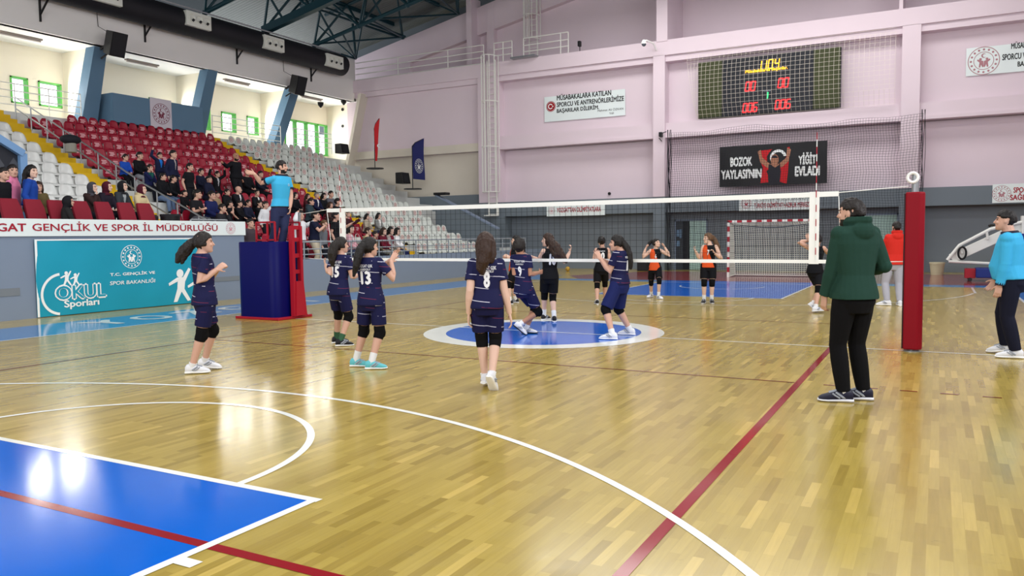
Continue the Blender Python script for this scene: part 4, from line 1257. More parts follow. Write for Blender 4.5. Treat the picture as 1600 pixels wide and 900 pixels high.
door(2, ((1342, 1345, 1350, 1404), 334))
p = at(1005, 421, 'Y', 21.7)
t = thing('floor_loudspeaker', 'black loudspeaker box on the floor left of the net curtain', 'loudspeaker', (p.x, 21.7, 0))
MB().box((p.x - .24, 21.55, .0), (p.x + .24, 21.95, .46)).build('cabinet', m_black, t, bevel=.02)
MB().box((p.x - .2, 21.53, .05), (p.x + .2, 21.56, .41)).build('grille', mat('speaker_grille', (34, 34, 38), .8), t)
# waste bin
p = fl(1464, 424.5); p = at(1464, 424, 'Y', 21.3)
t = thing('waste_bin', 'round cream plastic waste bin on the floor near the back wall', 'bin', (p.x, 21.3, 0))
m_bin = mat('cream_plastic', (196, 190, 158), .5)
MB().tube([(p.x, 21.3, .0), (p.x, 21.3, .4)], [.2, .25], 20).build('body', m_bin, t, smooth=True)
MB().tube([(p.x, 21.3, .4), (p.x, 21.3, .46)], [.265, .265], 20).build('rim', m_bin, t, smooth=True)

# folded basketball backstop at the right edge
YK = 17.5
K = lambda u, v, dy=0.0: at(u, v, 'Y', YK) + Vector((0, dy, 0))
t = thing('basketball_backstop', 'folded white basketball backstop crane on a blue padded base', 'backstop', (K(1575, 420).x, YK, 0))
b = MB(); b.bar(K(1486, 404), K(1600, 352), .26, .3); b.bar(K(1600, 352), K(1700, 345), .26, .3); b.build('boom', m_steelw, t, bevel=.02)
b = MB()
b.tube([K(1480, 406, -.2), K(1499, 383, -.2), K(1547, 358, -.2), K(1610, 344, -.2), K(1700, 338, -.2)], .05, 8)
b.tube([K(1500, 384, -.2), K(1503, 396, -.2)], .04, 6); b.tube([K(1541, 361, -.2), K(1543, 374, -.2)], .04, 6)
b.tube([K(1482, 408, -.2), K(1560, 412, -.2), K(1640, 400, -.2)], .045, 8)
b.build('tie_tubes', m_steelw, t, smooth=True)
b = MB()
c = K(1503, 395, -.28)
pts = [c + Vector((.11 * math.cos(2 * math.pi * k / 20), 0, .19 * math.sin(2 * math.pi * k / 20))) for k in range(21)]
b.tube(pts, .035, 6); b.build('cable_loop', m_black, t, smooth=True)
x0_ = K(1524, 418).x
MB().box((x0_, YK - .5, .12), (x0_ + 2.6, YK + .5, .42)).build('base_pad', mat('royal_blue_pad', (22, 44, 120), .5), t, bevel=.03)
MB().box((x0_ + .9, YK - .45, .42), (x0_ + 2.6, YK + .45, 1.5)).build('column_pad', MATS['royal_blue_pad'], t, bevel=.04)
MB().box((x0_ + 1.2, YK - .25, 1.5), (x0_ + 2.3, YK + .25, 2.05)).build('column', m_steelw, t)
MB().box((x0_ - .3, YK - .3, .1), (x0_, YK + .3, .4)).build('counterweight', m_redst, t, bevel=.01)
b = MB()
for xx in (x0_ - .15, x0_ + 2.3):
    for yy in (-.35, .35): b.tube([(xx, YK + yy - .03, .06), (xx, YK + yy + .03, .06)], .06, 12)
b.build('castors', m_black, t)

# yellow ball lying by the back wall
p = at(887, 417.5, 'Y', 20.6)
t = thing('volleyball', 'yellow ball lying on the floor near the back wall beyond the net', 'ball', (p.x, 20.6, 0))
MB().ball((p.x, 20.6, .108), .106, 18, 12).build('cover', mat('yellow_ball_leather', (196, 156, 44), .5), t, smooth=True)
b = MB()
for k in range(3):
    A = [(1, 0, 0), (0, 1, 0), (0, 0, 1)]; e1, e2 = Vector(A[k]), Vector(A[(k + 1) % 3])
    b.tube([Vector((p.x, 20.6, .108)) + (e1 * math.cos(2 * math.pi * j / 24) + e2 * math.sin(2 * math.pi * j / 24)) * .106 for j in range(25)], .004, 5)
b.build('seams', mat('blue_ball_seam', (40, 60, 120), .5), t)

# ================================================================== stand fittings
XD = XL + .5
dz_ = at(330, 42, 'X', XD + .35).z
b = MB(); ye = at(534, 97, 'X', XD).y
b.tube([(XD, -12, dz_), (XD, ye, dz_)], .52, 24)
t = thing('air_duct', 'fat black ventilation duct running along the top of the back wall', 'duct', (XD, ye, dz_ - .52))
b.build('pipe', mat('black_duct_fabric', (30, 30, 36), .55), t, smooth=True)
MB().tube([(XD + .2, -12, dz_ + .56), (XD + .2, ye - .3, dz_ + .56)], .035, 6).build('suspension_rail', mat('grey_rail', (168, 170, 176), .4), t, smooth=True)
m_noz = mat('white_nozzle_box', (222, 224, 216), .5)
for (u, v) in ((165, -8), (309, 32.5), (427, 68.5), (522, 96)):
    p = at(u, v, 'X', XD + .5)
    b = MB(); b.box((XD + .3, p.y - .62, p.z - .3), (XD + .6, p.y + .62, p.z + .3))
    nb = b.build('nozzle_box', m_noz, t, bevel=.02)
    for k in (-1, 0, 1):
        b = MB(); y = p.y + k * .36
        rg = []
        for (dx, r_) in ((.6, .165), (.64, .165), (.64, .14), (.55, .1)):
            rg.append([(XD + dx, y + r_ * math.cos(2 * math.pi * j / 18), p.z + .02 + r_ * math.sin(2 * math.pi * j / 18)) for j in range(18)])
        b.loft(rg, cap=False); b.tube([(XD + .612, y + .02, p.z - .06), (XD + .66, y + .05, p.z - .09)], [.07, .06], 12, mi=1)
        o = b.build('nozzle', [m_noz, m_black], t, smooth=True)
for n, (u, v) in enumerate(((62, 0), (226, 36), (370, 74), (486, 104))):
    p = at(u, v, 'X', XL + .05)
    t = thing('wall_bracket', 'black triangular steel bracket under the air duct, %s from the left' % ORD[n], 'bracket', (XL, p.y, p.z - .6), 'brackets under the air duct')
    MB().bar((XL + .04, p.y, p.z + .1), (XL + .04, p.y, p.z - .75), .07, .05).build('upright', m_black, t)
    MB().bar((XL + .04, p.y, p.z + .08), (XL + .75, p.y, p.z + .12), .06, .05).build('arm', m_black, t)
    MB().bar((XL + .05, p.y, p.z - .5), (XL + .7, p.y, p.z + .1), .05, .05).build('strut', m_black, t)
# hanging loudspeakers on the blue columns
for (u, v, nm) in ((178, 68, 'black loudspeaker tilted downwards on the left blue column'), (464, 132.5, 'black loudspeaker tilted downwards on the right blue column')):
    p = at(u, v, 'X', XL + .75)
    t = thing('wall_loudspeaker', nm, 'loudspeaker', (p.x, p.y, p.z - .4))
    ax = Vector((math.cos(R(-18)), 0, math.sin(R(-18)))); az = Vector((-ax.z, 0, ax.x)); ay = Vector((0, 1, 0))
    b = MB(); fr = [p + ax * .3 + ay * (i * .32) + az * (j * .45) for i, j in ((-1, -1), (1, -1), (1, 1), (-1, 1))]; bk = [p - ax * .28 + ay * (i * .2) + az * (j * .42) for i, j in ((-1, -1), (1, -1), (1, 1), (-1, 1))]
    b.loft([bk, fr]); b.build('cabinet', m_black, t, bevel=.02)
    b = MB(); b.obox(p + ax * .31, ax * .012, ay * .28, az * .4); b.build('grille', MATS['speaker_grille'], t)
    b = MB(); b.tube([p - ax * .25, (XL + .1, p.y - .1, p.z - .15)], .05, 8); b.tube([p - ax * .1 - az * .3, (XL + .1, p.y - .1, p.z - .5)], .035, 6); b.build('bracket', m_black, t)
    MB().tube([(XL + .04, p.y - .2, zR - .1), (XL + .04, p.y - .12, p.z + .7), p + Vector((-.2, 0, .4))], .012, 5).build('cable', m_black, t)
# lamps under the gallery ceiling
for n, (u, v) in enumerate(((32, 55), (222, 97), (370, 127), (487, 152))):
    p = at(u, v, 'Z', zL)
    t = thing('strip_lamp', 'unlit strip lamp under the gallery ceiling, %s from the left' % ORD[n], 'lamp', (p.x, p.y, zL - .12), 'strip lamps under the gallery ceiling')
    MB().box((p.x - .1, p.y - .75, zL - .05), (p.x + .1, p.y + .75, zL)).build('housing', mat('lamp_housing', (150, 138, 130), .5), t)
    MB().tube([(p.x, p.y - .72, zL - .09), (p.x, p.y + .72, zL - .09)], .035, 8).build('tube', mat('lamp_tube', (200, 190, 184), .4), t, smooth=True)
for n, (u, v, nm) in enumerate(((501, 163, 'black cone loudspeaker under the gallery ceiling, left of two'), (537, 159, 'black cone loudspeaker under the gallery ceiling at the corner'))):
    p = at(u, v, 'X', -22.75)
    tag(MB().tube([p + Vector((0, 0, .10)), p - Vector((0, 0, .04)), p - Vector((0, 0, .18))], [.16, .14, .03], 14).build('cone_loudspeaker', m_black, smooth=True), nm, 'loudspeaker')
for (u, v, nm) in ((535, 171, 'small black wall fitting, the upper one on the cream gallery fin'), (535, 197, 'small black wall fitting, the lower one on the cream gallery fin')):
    p = at(u, v, 'Y', YF + .69)
    tag(MB().tube([p, p + Vector((0, .08, 0))], .09, 10).build('wall_fitting', m_black), nm, 'fitting')
# gallery railing
ys = [-6, cols[0][0].y - .5]
xg_ = XL - .75
for nm, ya, yb in (('pale steel gallery railing at the left, in front of two windows', -5, cols[0][0].y - .4), ('pale steel gallery railing right of the blue box', cols[1][0].y + .5, cols[2][0].y - .4), ('pale steel gallery railing in front of the green framed glazing', cols[2][0].y + .5, YF - 1)):
    n = int((yb - ya) / 1.3) + 1
    railing('gallery_railing', nm, [(xg_, ya, zG), (xg_, yb, zG)], [(xg_, ya + (yb - ya) * k / n, zG) for k in range(n + 1)], [.3, .55, .8, 1.05], .02, m_steelw)
# sloping handrails
def handrail(label, p, q, n, hgt=.9):
    t = thing('stair_handrail', label, 'railing', p)
    p, q = Vector(p), Vector(q)
    for hz in (hgt, hgt * .5):
        MB().tube([p + Vector((0, 0, hz)), q + Vector((0, 0, hz))], .024, 7).build('rail', m_steel, t, smooth=True)
    for k in range(n + 1):
        a = p + (q - p) * k / n
        MB().tube([a, a + Vector((0, 0, hgt))], .022, 7).build('post', m_steel, t, smooth=True)
yh = YAL[1] - .04
handrail('steel handrail rising beside the left aisle steps', (trx(5) - .2, yh, trz(5)), (trx(NROW - 1), yh, trz(NROW - 1)), 7, .75)
handrail('steel handrail descending in front of the boys to the sign', (trx(1) + .35, yh, trz(0)), (trx(5) - .1, yh, trz(4) + .05), 4, 1.0)
pa, pb = at(300, 338, 'X', XS - .4), at(338, 332, 'X', XS - .5)
railing('platform_railing', 'short steel railing behind the sign at the right end of the platform', [(XS - .45, pa.y, 1.2), (XS - .45, pb.y + .3, 1.2)], [(XS - .45, pa.y + (pb.y + .3 - pa.y) * k / 3, 1.2) for k in range(4)], [.55, 1.02 - .1], .025, m_steel)
# railing on the low front wall
t = thing('front_railing', 'long grey tube railing on top of the low wall before the stand', 'railing', (XS - .1, 4, .98))
for z in (1.12, 1.28, 1.5):
    MB().tube([(XS - .1, 3.75, z), (XS - .1, 20.5, z)], .028 if z > 1.4 else .018, 7).build('rail', m_steelg, t, smooth=True)
for k in range(24):
    y = 3.9 + k * .72
    MB().tube([(XS - .1, y, .98), (XS - .1, y, 1.5)], .024, 6).build('post', m_steelg, t, smooth=True)
# feather flags
def feather(label, ub, vb, ut, vt, m, wd, crest, X, mirrored=1, thin=1.0):
    base = at(ub, vb, 'X', X); top = at(ut, vt, 'X', X)
    H = top.z - base.z
    t = thing('feather_flag', label, 'flag', base)
    MB().tube([base, base + Vector((0, 0, .04))], .45, 20).build('foot_plate', m_black, t)
    d = Vector((0, 1, 0)) if thin >= 1 else Vector((.95, .3, 0))
    pole = [base + Vector((0, 0, H * k / 10)) + d * (wd * .95 * max(0, (k / 10 - .82) / .18) ** 1.6) for k in range(11)]
    MB().tube(pole, .022, 6).build('pole', m_black, t, smooth=True)
    b = MB(); n = 14; lo = .2 * H if thin >= 1 else .16 * H
    L, Rr = [], []
    for k in range(n + 1):
        z = lo + (H - lo) * k / n
        s = z / H
        off = wd * .95 * max(0, (s - .82) / .18) ** 1.6
        w = wd if thin >= 1 else wd * (.35 + .65 * (k / n))
        rp = .03 * math.sin(5 * s * H / 2)
        nn = Vector((1, 0, 0)) if thin >= 1 else Vector((-.3, .95, 0))
        L.append(base + Vector((0, 0, z)) + d * (off + .02) + nn * rp); Rr.append(base + Vector((0, 0, z if k < n else z + .05)) + d * max(off + .02, w) + nn * (rp + .04))
    vs = L + Rr + [p - nn * .012 for p in L + Rr]; m2 = len(L)
    fs = []
    for k in range(n):
        fs += [(k, k + 1, m2 + k + 1, m2 + k), (2 * m2 + k, 3 * m2 + k, 3 * m2 + k + 1, 2 * m2 + k + 1), (m2 + k, m2 + k + 1, 3 * m2 + k + 1, 3 * m2 + k)]
    b.add(vs, fs); b.build('cloth', m, t, smooth=True)
    b = MB(); c = base + Vector((.06, 0, H * .46)) + d * (wd * .5)
    if crest == 1: emblem(b, c, d, (0, 0, 1), wd * .36, 0)
    else:
        n2 = 14; P = lambda a, q, cx=0: c + Vector((.05, 0, 0)) + d * (cx + q * math.cos(a)) + Vector((0, 0, q * math.sin(a)))
        for k in range(n2):
            a0, a1 = R(45 + 270 * k / n2), R(45 + 270 * (k + 1) / n2)
            b.add([P(a0, .1), P(a1, .1), P(a1, .072, .022), P(a0, .072, .022)], [(0, 1, 2, 3)])
    b.build('crest' if crest == 1 else 'crescent', m_txtw, t)
feather('navy blue feather flag with white crest standing on the end of the stand', 645, 296, 654, 216, mat('navy_flag_cloth', (28, 36, 98), .6), 1.0, 1, -17.5)
feather('narrow red feather flag with white crescent near the top of the stand', 586, 264, 587, 186, m_flagr, .30, 0, -20.0, thin=.4)
# dark boxes on the stand
def stage_box(label, u, v, X, w, h, d, name='monitor_loudspeaker'):
    p = at(u, v, 'X', X)
    t = thing(name, label, 'loudspeaker', (X, p.y, p.z))
    b = MB(); b.prism([(X - d / 2, p.y - w / 2, p.z), (X + d / 2, p.y - w / 2, p.z), (X + d * .3, p.y - w / 2, p.z + h), (X - d / 2, p.y - w / 2, p.z + h)], (0, w, 0)); b.build('cabinet', m_black, t, bevel=.02)
    MB().obox((X + d * .42, p.y, p.z + h * .5), (.01, 0, .0), (0, w * .4, 0), (-.1 * d, 0, h * .4)).build('grille', MATS['speaker_grille'], t)
stage_box('black monitor box on the blank end of a terrace left of the navy flag', 630, 287, -18.0, .62, .55, .5)
stage_box('black monitor box on the walkway behind the top row of white seats', 535, 240, -21.6, .6, .5, .5)
p = at(686, 305, 'Y', YW + .1)
tag(MB().box((p.x - .2, YW - .1, p.z), (p.x + .5, YW + .3, p.z + .12)).build('folded_mat', m_black, bevel=.02), 'black folded mat on top of the stair side wall', 'mat')
# tunnel canopy at the left edge
m_cf = mat('light_blue_canopy_frame', (110, 148, 192), .45); m_cg = mat('dark_canopy_glass', (40, 44, 52), .3); m_cg2 = mat('grey_diamond_film', (70, 74, 82), .4)
XK = -13.0
a, b1, b2, c_ = at(-30, 200, 'X', XK), at(34, 240, 'X', XK), at(33, 276, 'X', XK), at(-30, 290, 'X', XK)
t = thing('entrance_canopy', 'light blue framed canopy with dark diamond pattern at the left edge', 'canopy', (XK, b2.y, trz(1)))
b = MB(); b.bar(a, b1, .2, .16); b.bar(b1, Vector((b2.x, b2.y, trz(1))), .16, .16); b.bar(a + Vector((-1.4, 0, .5)), b1 + Vector((-1.4, 0, .5)), .16, .16); b.bar(b1, b1 + Vector((-1.4, 0, .5)), .14, .14); b.bar(b1 + Vector((-1.4, 0, .5)), Vector((XK - 1.4, b1.y, trz(2))), .12, .12); b.build('frame', m_cf, t)
b = MB(); b.prism([(XK - .03, a.y, a.z - .05), (XK - .03, b1.y, b1.z - .05), (XK - .03, b1.y, trz(1) + .0), (XK - .03, a.y, trz(1))], (-.03, 0, 0)); b.build('side_glass', m_cg, t)
b = MB()
for r_ in range(3):
    for q in range(4):
        y = b1.y - .18 - q * .34 + (.17 if r_ % 2 else 0); z = b1.z - .3 - r_ * .3
        b.add([(XK - .02, y - .13, z), (XK - .02, y, z - .2), (XK - .02, y + .13, z), (XK - .02, y, z + .2)], [(0, 1, 2, 3)])
b.build('diamond_film', m_cg2, t)
# dark stool-like bundle by the left aisle and a bin by the handrail
p = at(111, 238, 'Y', yh - .45)
t = thing('covered_stool', 'black cloth heap on a grey block beside the left handrail', 'stool', (p.x, p.y, p.z))
MB().tube([p, p + Vector((0, 0, .28))], [.17, .16], 16).build('block', mat('grey_beige_block', (140, 138, 128), .7), t)
MB().ball(p + Vector((0, 0, .4)), (.24, .33, .16), 16, 10).build('cloth', mat('black_cloth', (26, 28, 36), .8, bump=.6, nscale=9), t, smooth=True)
p = at(266, 340, 'X', XS - .75)
t = thing('waste_bin', 'black waste bin behind the sign beside the rightmost armchair', 'bin', (p.x, p.y, PLZ))
MB().tube([(p.x, p.y, PLZ), (p.x, p.y, PLZ + .78)], [.2, .24], 16).build('body', m_black, t, smooth=True)
MB().tube([(p.x, p.y, PLZ + .78), (p.x, p.y, PLZ + .84)], [.25, .25], 16).build('rim', MATS['speaker_grille'], t, smooth=True)

# white handbag lying among the spectators behind the net
p = at(557, 324, 'X', trx(1) + .1)
t = thing('handbag', 'white handbag resting on a seat between the spectators behind the net', 'bag', (p.x, p.y, trz(1) - .02 + .12))
o3 = ORG[t.name]
b = MB(); b.loft([[o3 + Vector((dx * k, dy * k2, z)) for dx, dy in ((-.06, -.16), (.06, -.16), (.06, .16), (-.06, .16))] for z, k, k2 in ((0, 1, 1), (.13, 1.1, 1.05), (.24, .5, .9))]); b.build('body', mat('white_leather', (226, 228, 222), .5), t, bevel=.015)
b = MB(); b.tube([o3 + Vector((0, .12 * math.cos(R(a)), .22 + .14 * math.sin(R(a)))) for a in range(0, 181, 20)], .01, 6); b.build('handle', MATS['white_leather'], t, smooth=True)
# ================================================================== people
m_eye = mat('dark_eye', (34, 24, 22), .4); 
SKIN = {k: mat('skin_' + k, c, .55) for k, c in (('light', (214, 178, 160)), ('mid', (202, 160, 141)), ('tan', (170, 124, 100)))}
LIPS = mat('lips', (150, 84, 78), .5)
HAIRM = {k: mat('hair_' + k, c, .5, bump=.5, nscale=60) for k, c in (('black', (22, 18, 18)), ('brown', (52, 34, 26)), ('dark', (30, 24, 22)), ('light', (96, 70, 48)), ('grey', (112, 108, 104)))}
UPV = Vector((0, 0, 1))

def remesh(mb, voxel, smooth=2, name='m'):
    me = mb.mesh(name)
    o = bpy.data.objects.new(name, me); COL.objects.link(o)
    md = o.modifiers.new('r', 'REMESH'); md.mode = 'VOXEL'; md.voxel_size = voxel
    if smooth:
        sm = o.modifiers.new('s', 'SMOOTH'); sm.factor = .5; sm.iterations = smooth
    dg = bpy.context.evaluated_depsgraph_get()
    m2 = bpy.data.meshes.new_from_object(o.evaluated_get(dg))
    bpy.data.objects.remove(o); bpy.data.meshes.remove(me)
    m2.name = name
    m2.polygons.foreach_set('use_smooth', [True] * len(m2.polygons))
    return m2

def ik(a, c, l1, l2, pole):
    a, c = Vector(a), Vector(c)
    d = c - a; L = d.length
    if L > (l1 + l2) * .998:
        c = a + d * ((l1 + l2) * .998 / L); d = c - a; L = d.length
    if L < abs(l1 - l2) + .01: L = abs(l1 - l2) + .01
    x = (l1 * l1 - l2 * l2 + L * L) / (2 * L)
    hgt = math.sqrt(max(0, l1 * l1 - x * x))
    dn = d.normalized()
    p = Vector(pole); p = p - dn * p.dot(dn)
    if p.length < 1e-4: p = Vector((0, 0, 1)) - dn * dn.z
    p.normalize()
    return a + dn * x + p * hgt, c

class Body:
    """joint positions (relative to the person's root) and the frames of head, chest and hips"""
    pass

TORSO = [(-.30, .066, .056, 0), (-.12, .086, .066, -.006), (.05, .084, .062, -.004), (.30, .069, .052, .002), (.55, .076, .056, .004), (.75, .084, .058, .002), (.90, .080, .048, -.004), (.98, .056, .040, -.006), (1.06, .031, .033, -.002)]
def torso_rings(B, grow=0.0, t0=-.3, t1=1.06, n=22, flare=0.0, scale=1.0):
    H = B.H; out = []
    ts = [t for t in [TORSO[0][0]] + [q[0] for q in TORSO[1:]] if t0 - 1e-6 <= t <= t1 + 1e-6]
    ts = sorted(set([t0] + ts + [t1]))
    for t in ts:
        for i in range(len(TORSO) - 1):
            if TORSO[i][0] <= t <= TORSO[i + 1][0] + 1e-9:
                k = (t - TORSO[i][0]) / (TORSO[i + 1][0] - TORSO[i][0]); break
        a, b, f = [TORSO[i][j] + (TORSO[i + 1][j] - TORSO[i][j]) * k for j in (1, 2, 3)]
        if B.male: a *= 1.06 + .12 * max(0, min(1, (t - .3) / .4)); b *= 1.06
        g = B.fat
        bel = B.belly * math.exp(-((t - .28) / .28) ** 2)
        a = a * g + grow + bel * .45; b = b * g + grow + bel * .5
        if t < .3: a += flare * (.3 - t); b += flare * (.3 - t)
        c = B.spine(t); tt = max(0, min(1, t))
        sd = (B.hs * (1 - tt) + B.cs * tt).normalized()
        up = B.spinedir(t); fw = up.cross(sd).normalized() * 1.0
        if fw.dot(B.cf * tt + B.hf * (1 - tt)) < 0: fw = -fw
        c = c + fw * ((f + bel * .55) * H)
        ring = []
        for j in range(n):
            th = 2 * math.pi * j / n
            cx, sy = math.cos(th), math.sin(th)
            e = .82
            ring.append(c + sd * (a * H * scale * math.copysign(abs(cx) ** e, cx)) + fw * (b * H * scale * math.copysign(abs(sy) ** e, sy)))
        out.append(ring)
    return out

def hand_into(mb, w, d, nrm, side, L, curl=.35, spread=.16, nf=True):
    """palm, thumb and four bent fingers; d = hand direction, nrm = palm normal (fingers curl to it), side = thumb side"""
    d = d.normalized(); nrm = (nrm - d * nrm.dot(d)).normalized(); sd = d.cross(nrm).normalized()
    if sd.dot(side) < 0: sd = -sd
    pl, pw, pt = .50 * L, .21 * L, .075 * L
    rings = []
    for s, kw, kt in ((-.05, .62, 1.0), (.12, .80, 1.1), (.5, 1.0, 1.05), (1.0, 1.0, .85)):
        c = w + d * (pl * s)
        rings.append([c + sd * (pw * kw * math.cos(2 * math.pi * k / 10)) + nrm * (pt * kt * math.sin(2 * math.pi * k / 10)) for k in range(10)])
    mb.loft(rings)
    if not nf: return
    for k, ln in enumerate((.41, .47, .44, .34)):
        off = (.75 - .5 * k)
        b0 = w + d * (pl * .93) + sd * (pw * off * 1.02)
        dd = (d + sd * (spread * (off))).normalized()
        a = curl * (1 + .1 * k)
        p = [b0]
        ang = a * .5
        for q, fr in enumerate((.45, .32, .23)):
            v = dd * math.cos(ang) + nrm * math.sin(ang)
            p.append(p[-1] + v * (ln * L * fr)); ang += a
        r = .046 * L if k < 3 else .04 * L
        mb.tube(p, [r, r * .98, r * .9, r * .72], 7)
    t0 = w + d * (pl * .18) + sd * (pw * .75)
    td = (d * .75 + sd * .75 + nrm * .35 * (1 + curl)).normalized()
    t1 = t0 + td * (.22 * L); t2 = t1 + (td * .7 + d * .5 + nrm * .2 * curl).normalized() * (.17 * L)
    mb.tube([t0 - td * .03 * L, t1, t2], [.062 * L, .05 * L, .038 * L], 7)

HEADS = [(-.50, .13, -.02, .335), (-.46, .19, -.07, .39), (-.38, .245, -.14, .41), (-.27, .29, -.24, .41), (-.15, .318, -.34, .405), (0, .335, -.41, .395), (.12, .345, -.44, .40), (.24, .335, -.43, .375), (.34, .29, -.38, .315), (.42, .22, -.29, .22), (.475, .13, -.16, .10), (.5, .05, -.06, .02)]
def head_into(mb, B):
    h = B.h; c = B.head; F, S, U = B.HF, B.HS, B.HU
    rings = []
    for z, w, bk, fr in HEADS:
        m = (fr + bk) / 2; dp = (fr - bk) / 2
        rings.append([c + U * (z * h) + S * (w * h * math.copysign(abs(math.cos(2 * math.pi * k / 18)) ** .9, math.cos(2 * math.pi * k / 18))) + F * ((m + dp * math.sin(2 * math.pi * k / 18)) * h) for k in range(18)])
    mb.loft(rings)
    P = lambda f, s, u: c + F * (f * h) + S * (s * h) + U * (u * h)
    mb.tube([P(.37, 0, .07), P(.43, 0, -.03), P(.485, 0, -.12), P(.42, 0, -.155)], [.035 * h, .045 * h, .062 * h, .04 * h], 8)     # nose
    mb.ball(P(.395, 0, -.255), (.04 * h, .1 * h, .04 * h), 10, 6, ax=(F, S, U))                                                   # lips
    mb.ball(P(.375, 0, -.41), (.05 * h, .1 * h, .06 * h), 10, 6, ax=(F, S, U))                                                    # chin
    for s in (-1, 1):
        mb.ball(P(.365, s * .15, .105), (.04 * h, .1 * h, .035 * h), 8, 6, ax=(F, S, U))                                          # brow
        mb.ball(P(.33, s * .2, -.12), (.07 * h, .08 * h, .08 * h), 8, 6, ax=(F, S, U))                                            # cheek
        mb.ball(P(-.03, s * .345, -.04), (.075 * h, .028 * h, .12 * h), 8, 6, ax=(F, S, U))                                       # ear

def arm_rad(H, f): return [.032 * H * f, .030 * H * f, .0275 * H * f, .0245 * H * f, .0265 * H * f, .022 * H * f, .0165 * H * f]
def arm_pts(s, e, w, k=1.0): return [s, s.lerp(e, .3), s.lerp(e, .65), e, e.lerp(w, .3), e.lerp(w, .65), w]
def leg_pts(h, k, a): return [h, h.lerp(k, .35), h.lerp(k, .75), k, k.lerp(a, .28), k.lerp(a, .6), a]
def leg_rad(H, f): return [.051 * H * f, .048 * H * f, .038 * H * f, .032 * H * f, .0335 * H * f, .027 * H * f, .020 * H * f]

def finish(me, name, mats, parent, paint=None):
    for m in mats: me.materials.append(m)
    if paint is not None:
        n = len(me.polygons)
        cs = np.empty(n * 3); me.polygons.foreach_get('center', cs); cs = cs.reshape(-1, 3)
        me.polygons.foreach_set('material_index', paint(cs).astype(np.int32))
    o = bpy.data.objects.new(name, me); COL.objects.link(o)
    o.parent = parent; ORG[o.name] = ORG[parent.name]
    return o

def stripe_mat(name, base, line, line2=None, freq=7.5):
    if name in MATS: return MATS[name]
    m = mat(name, base, .7, bump=.15, nscale=14, spec=.15)
    nt = m.node_tree; N = nt.nodes; L = nt.links; b = N['Principled BSDF']
    tc = N.new('ShaderNodeTexCoord'); sx = N.new('ShaderNodeSeparateXYZ'); L.new(tc.outputs['Object'], sx.inputs[0])
    def M(op, a, b2=None):
        n = N.new('ShaderNodeMath'); n.operation = op
        for i, q in enumerate((a, b2)):
            if q is None: continue
            if isinstance(q, (int, float)): n.inputs[i].default_value = q
            else: L.new(q, n.inputs[i])
        return n.outputs[0]
    z = M('ADD', sx.outputs[2], M('MULTIPLY', sx.outputs[0], .12))
    fr = M('FRACT', M('MULTIPLY', z, freq))
    ln = M('LESS_THAN', fr, .055)
    nz = N.new('ShaderNodeTexNoise'); nz.inputs['Scale'].default_value = 5.0; L.new(tc.outputs['Object'], nz.inputs['Vector'])
    brk = M('GREATER_THAN', nz.outputs['Fac'], .5)
    mx = N.new('ShaderNodeMix'); mx.data_type = 'RGBA'
    L.new(M('MULTIPLY', ln, brk), mx.inputs['Factor'])
    mx.inputs['A'].default_value = rgb(base); mx.inputs['B'].default_value = rgb(line)
    out = mx.outputs['Result']
    if line2:
        fr2 = M('FRACT', M('ADD', M('MULTIPLY', z, freq), .42)); ln2 = M('LESS_THAN', fr2, .04)
        br2 = M('LESS_THAN', nz.outputs['Fac'], .47)
        m2 = N.new('ShaderNodeMix'); m2.data_type = 'RGBA'; L.new(M('MULTIPLY', ln2, br2), m2.inputs['Factor'])
        L.new(out, m2.inputs['A']); m2.inputs['B'].default_value = rgb(line2); out = m2.outputs['Result']
    L.new(out, b.inputs['Base Color'])
    return m

def cloth(c, rough=.8):
    return mat('cloth_%d_%d_%d' % tuple(c), c, rough, noise=.06, nscale=7, bump=.35, spec=.12)

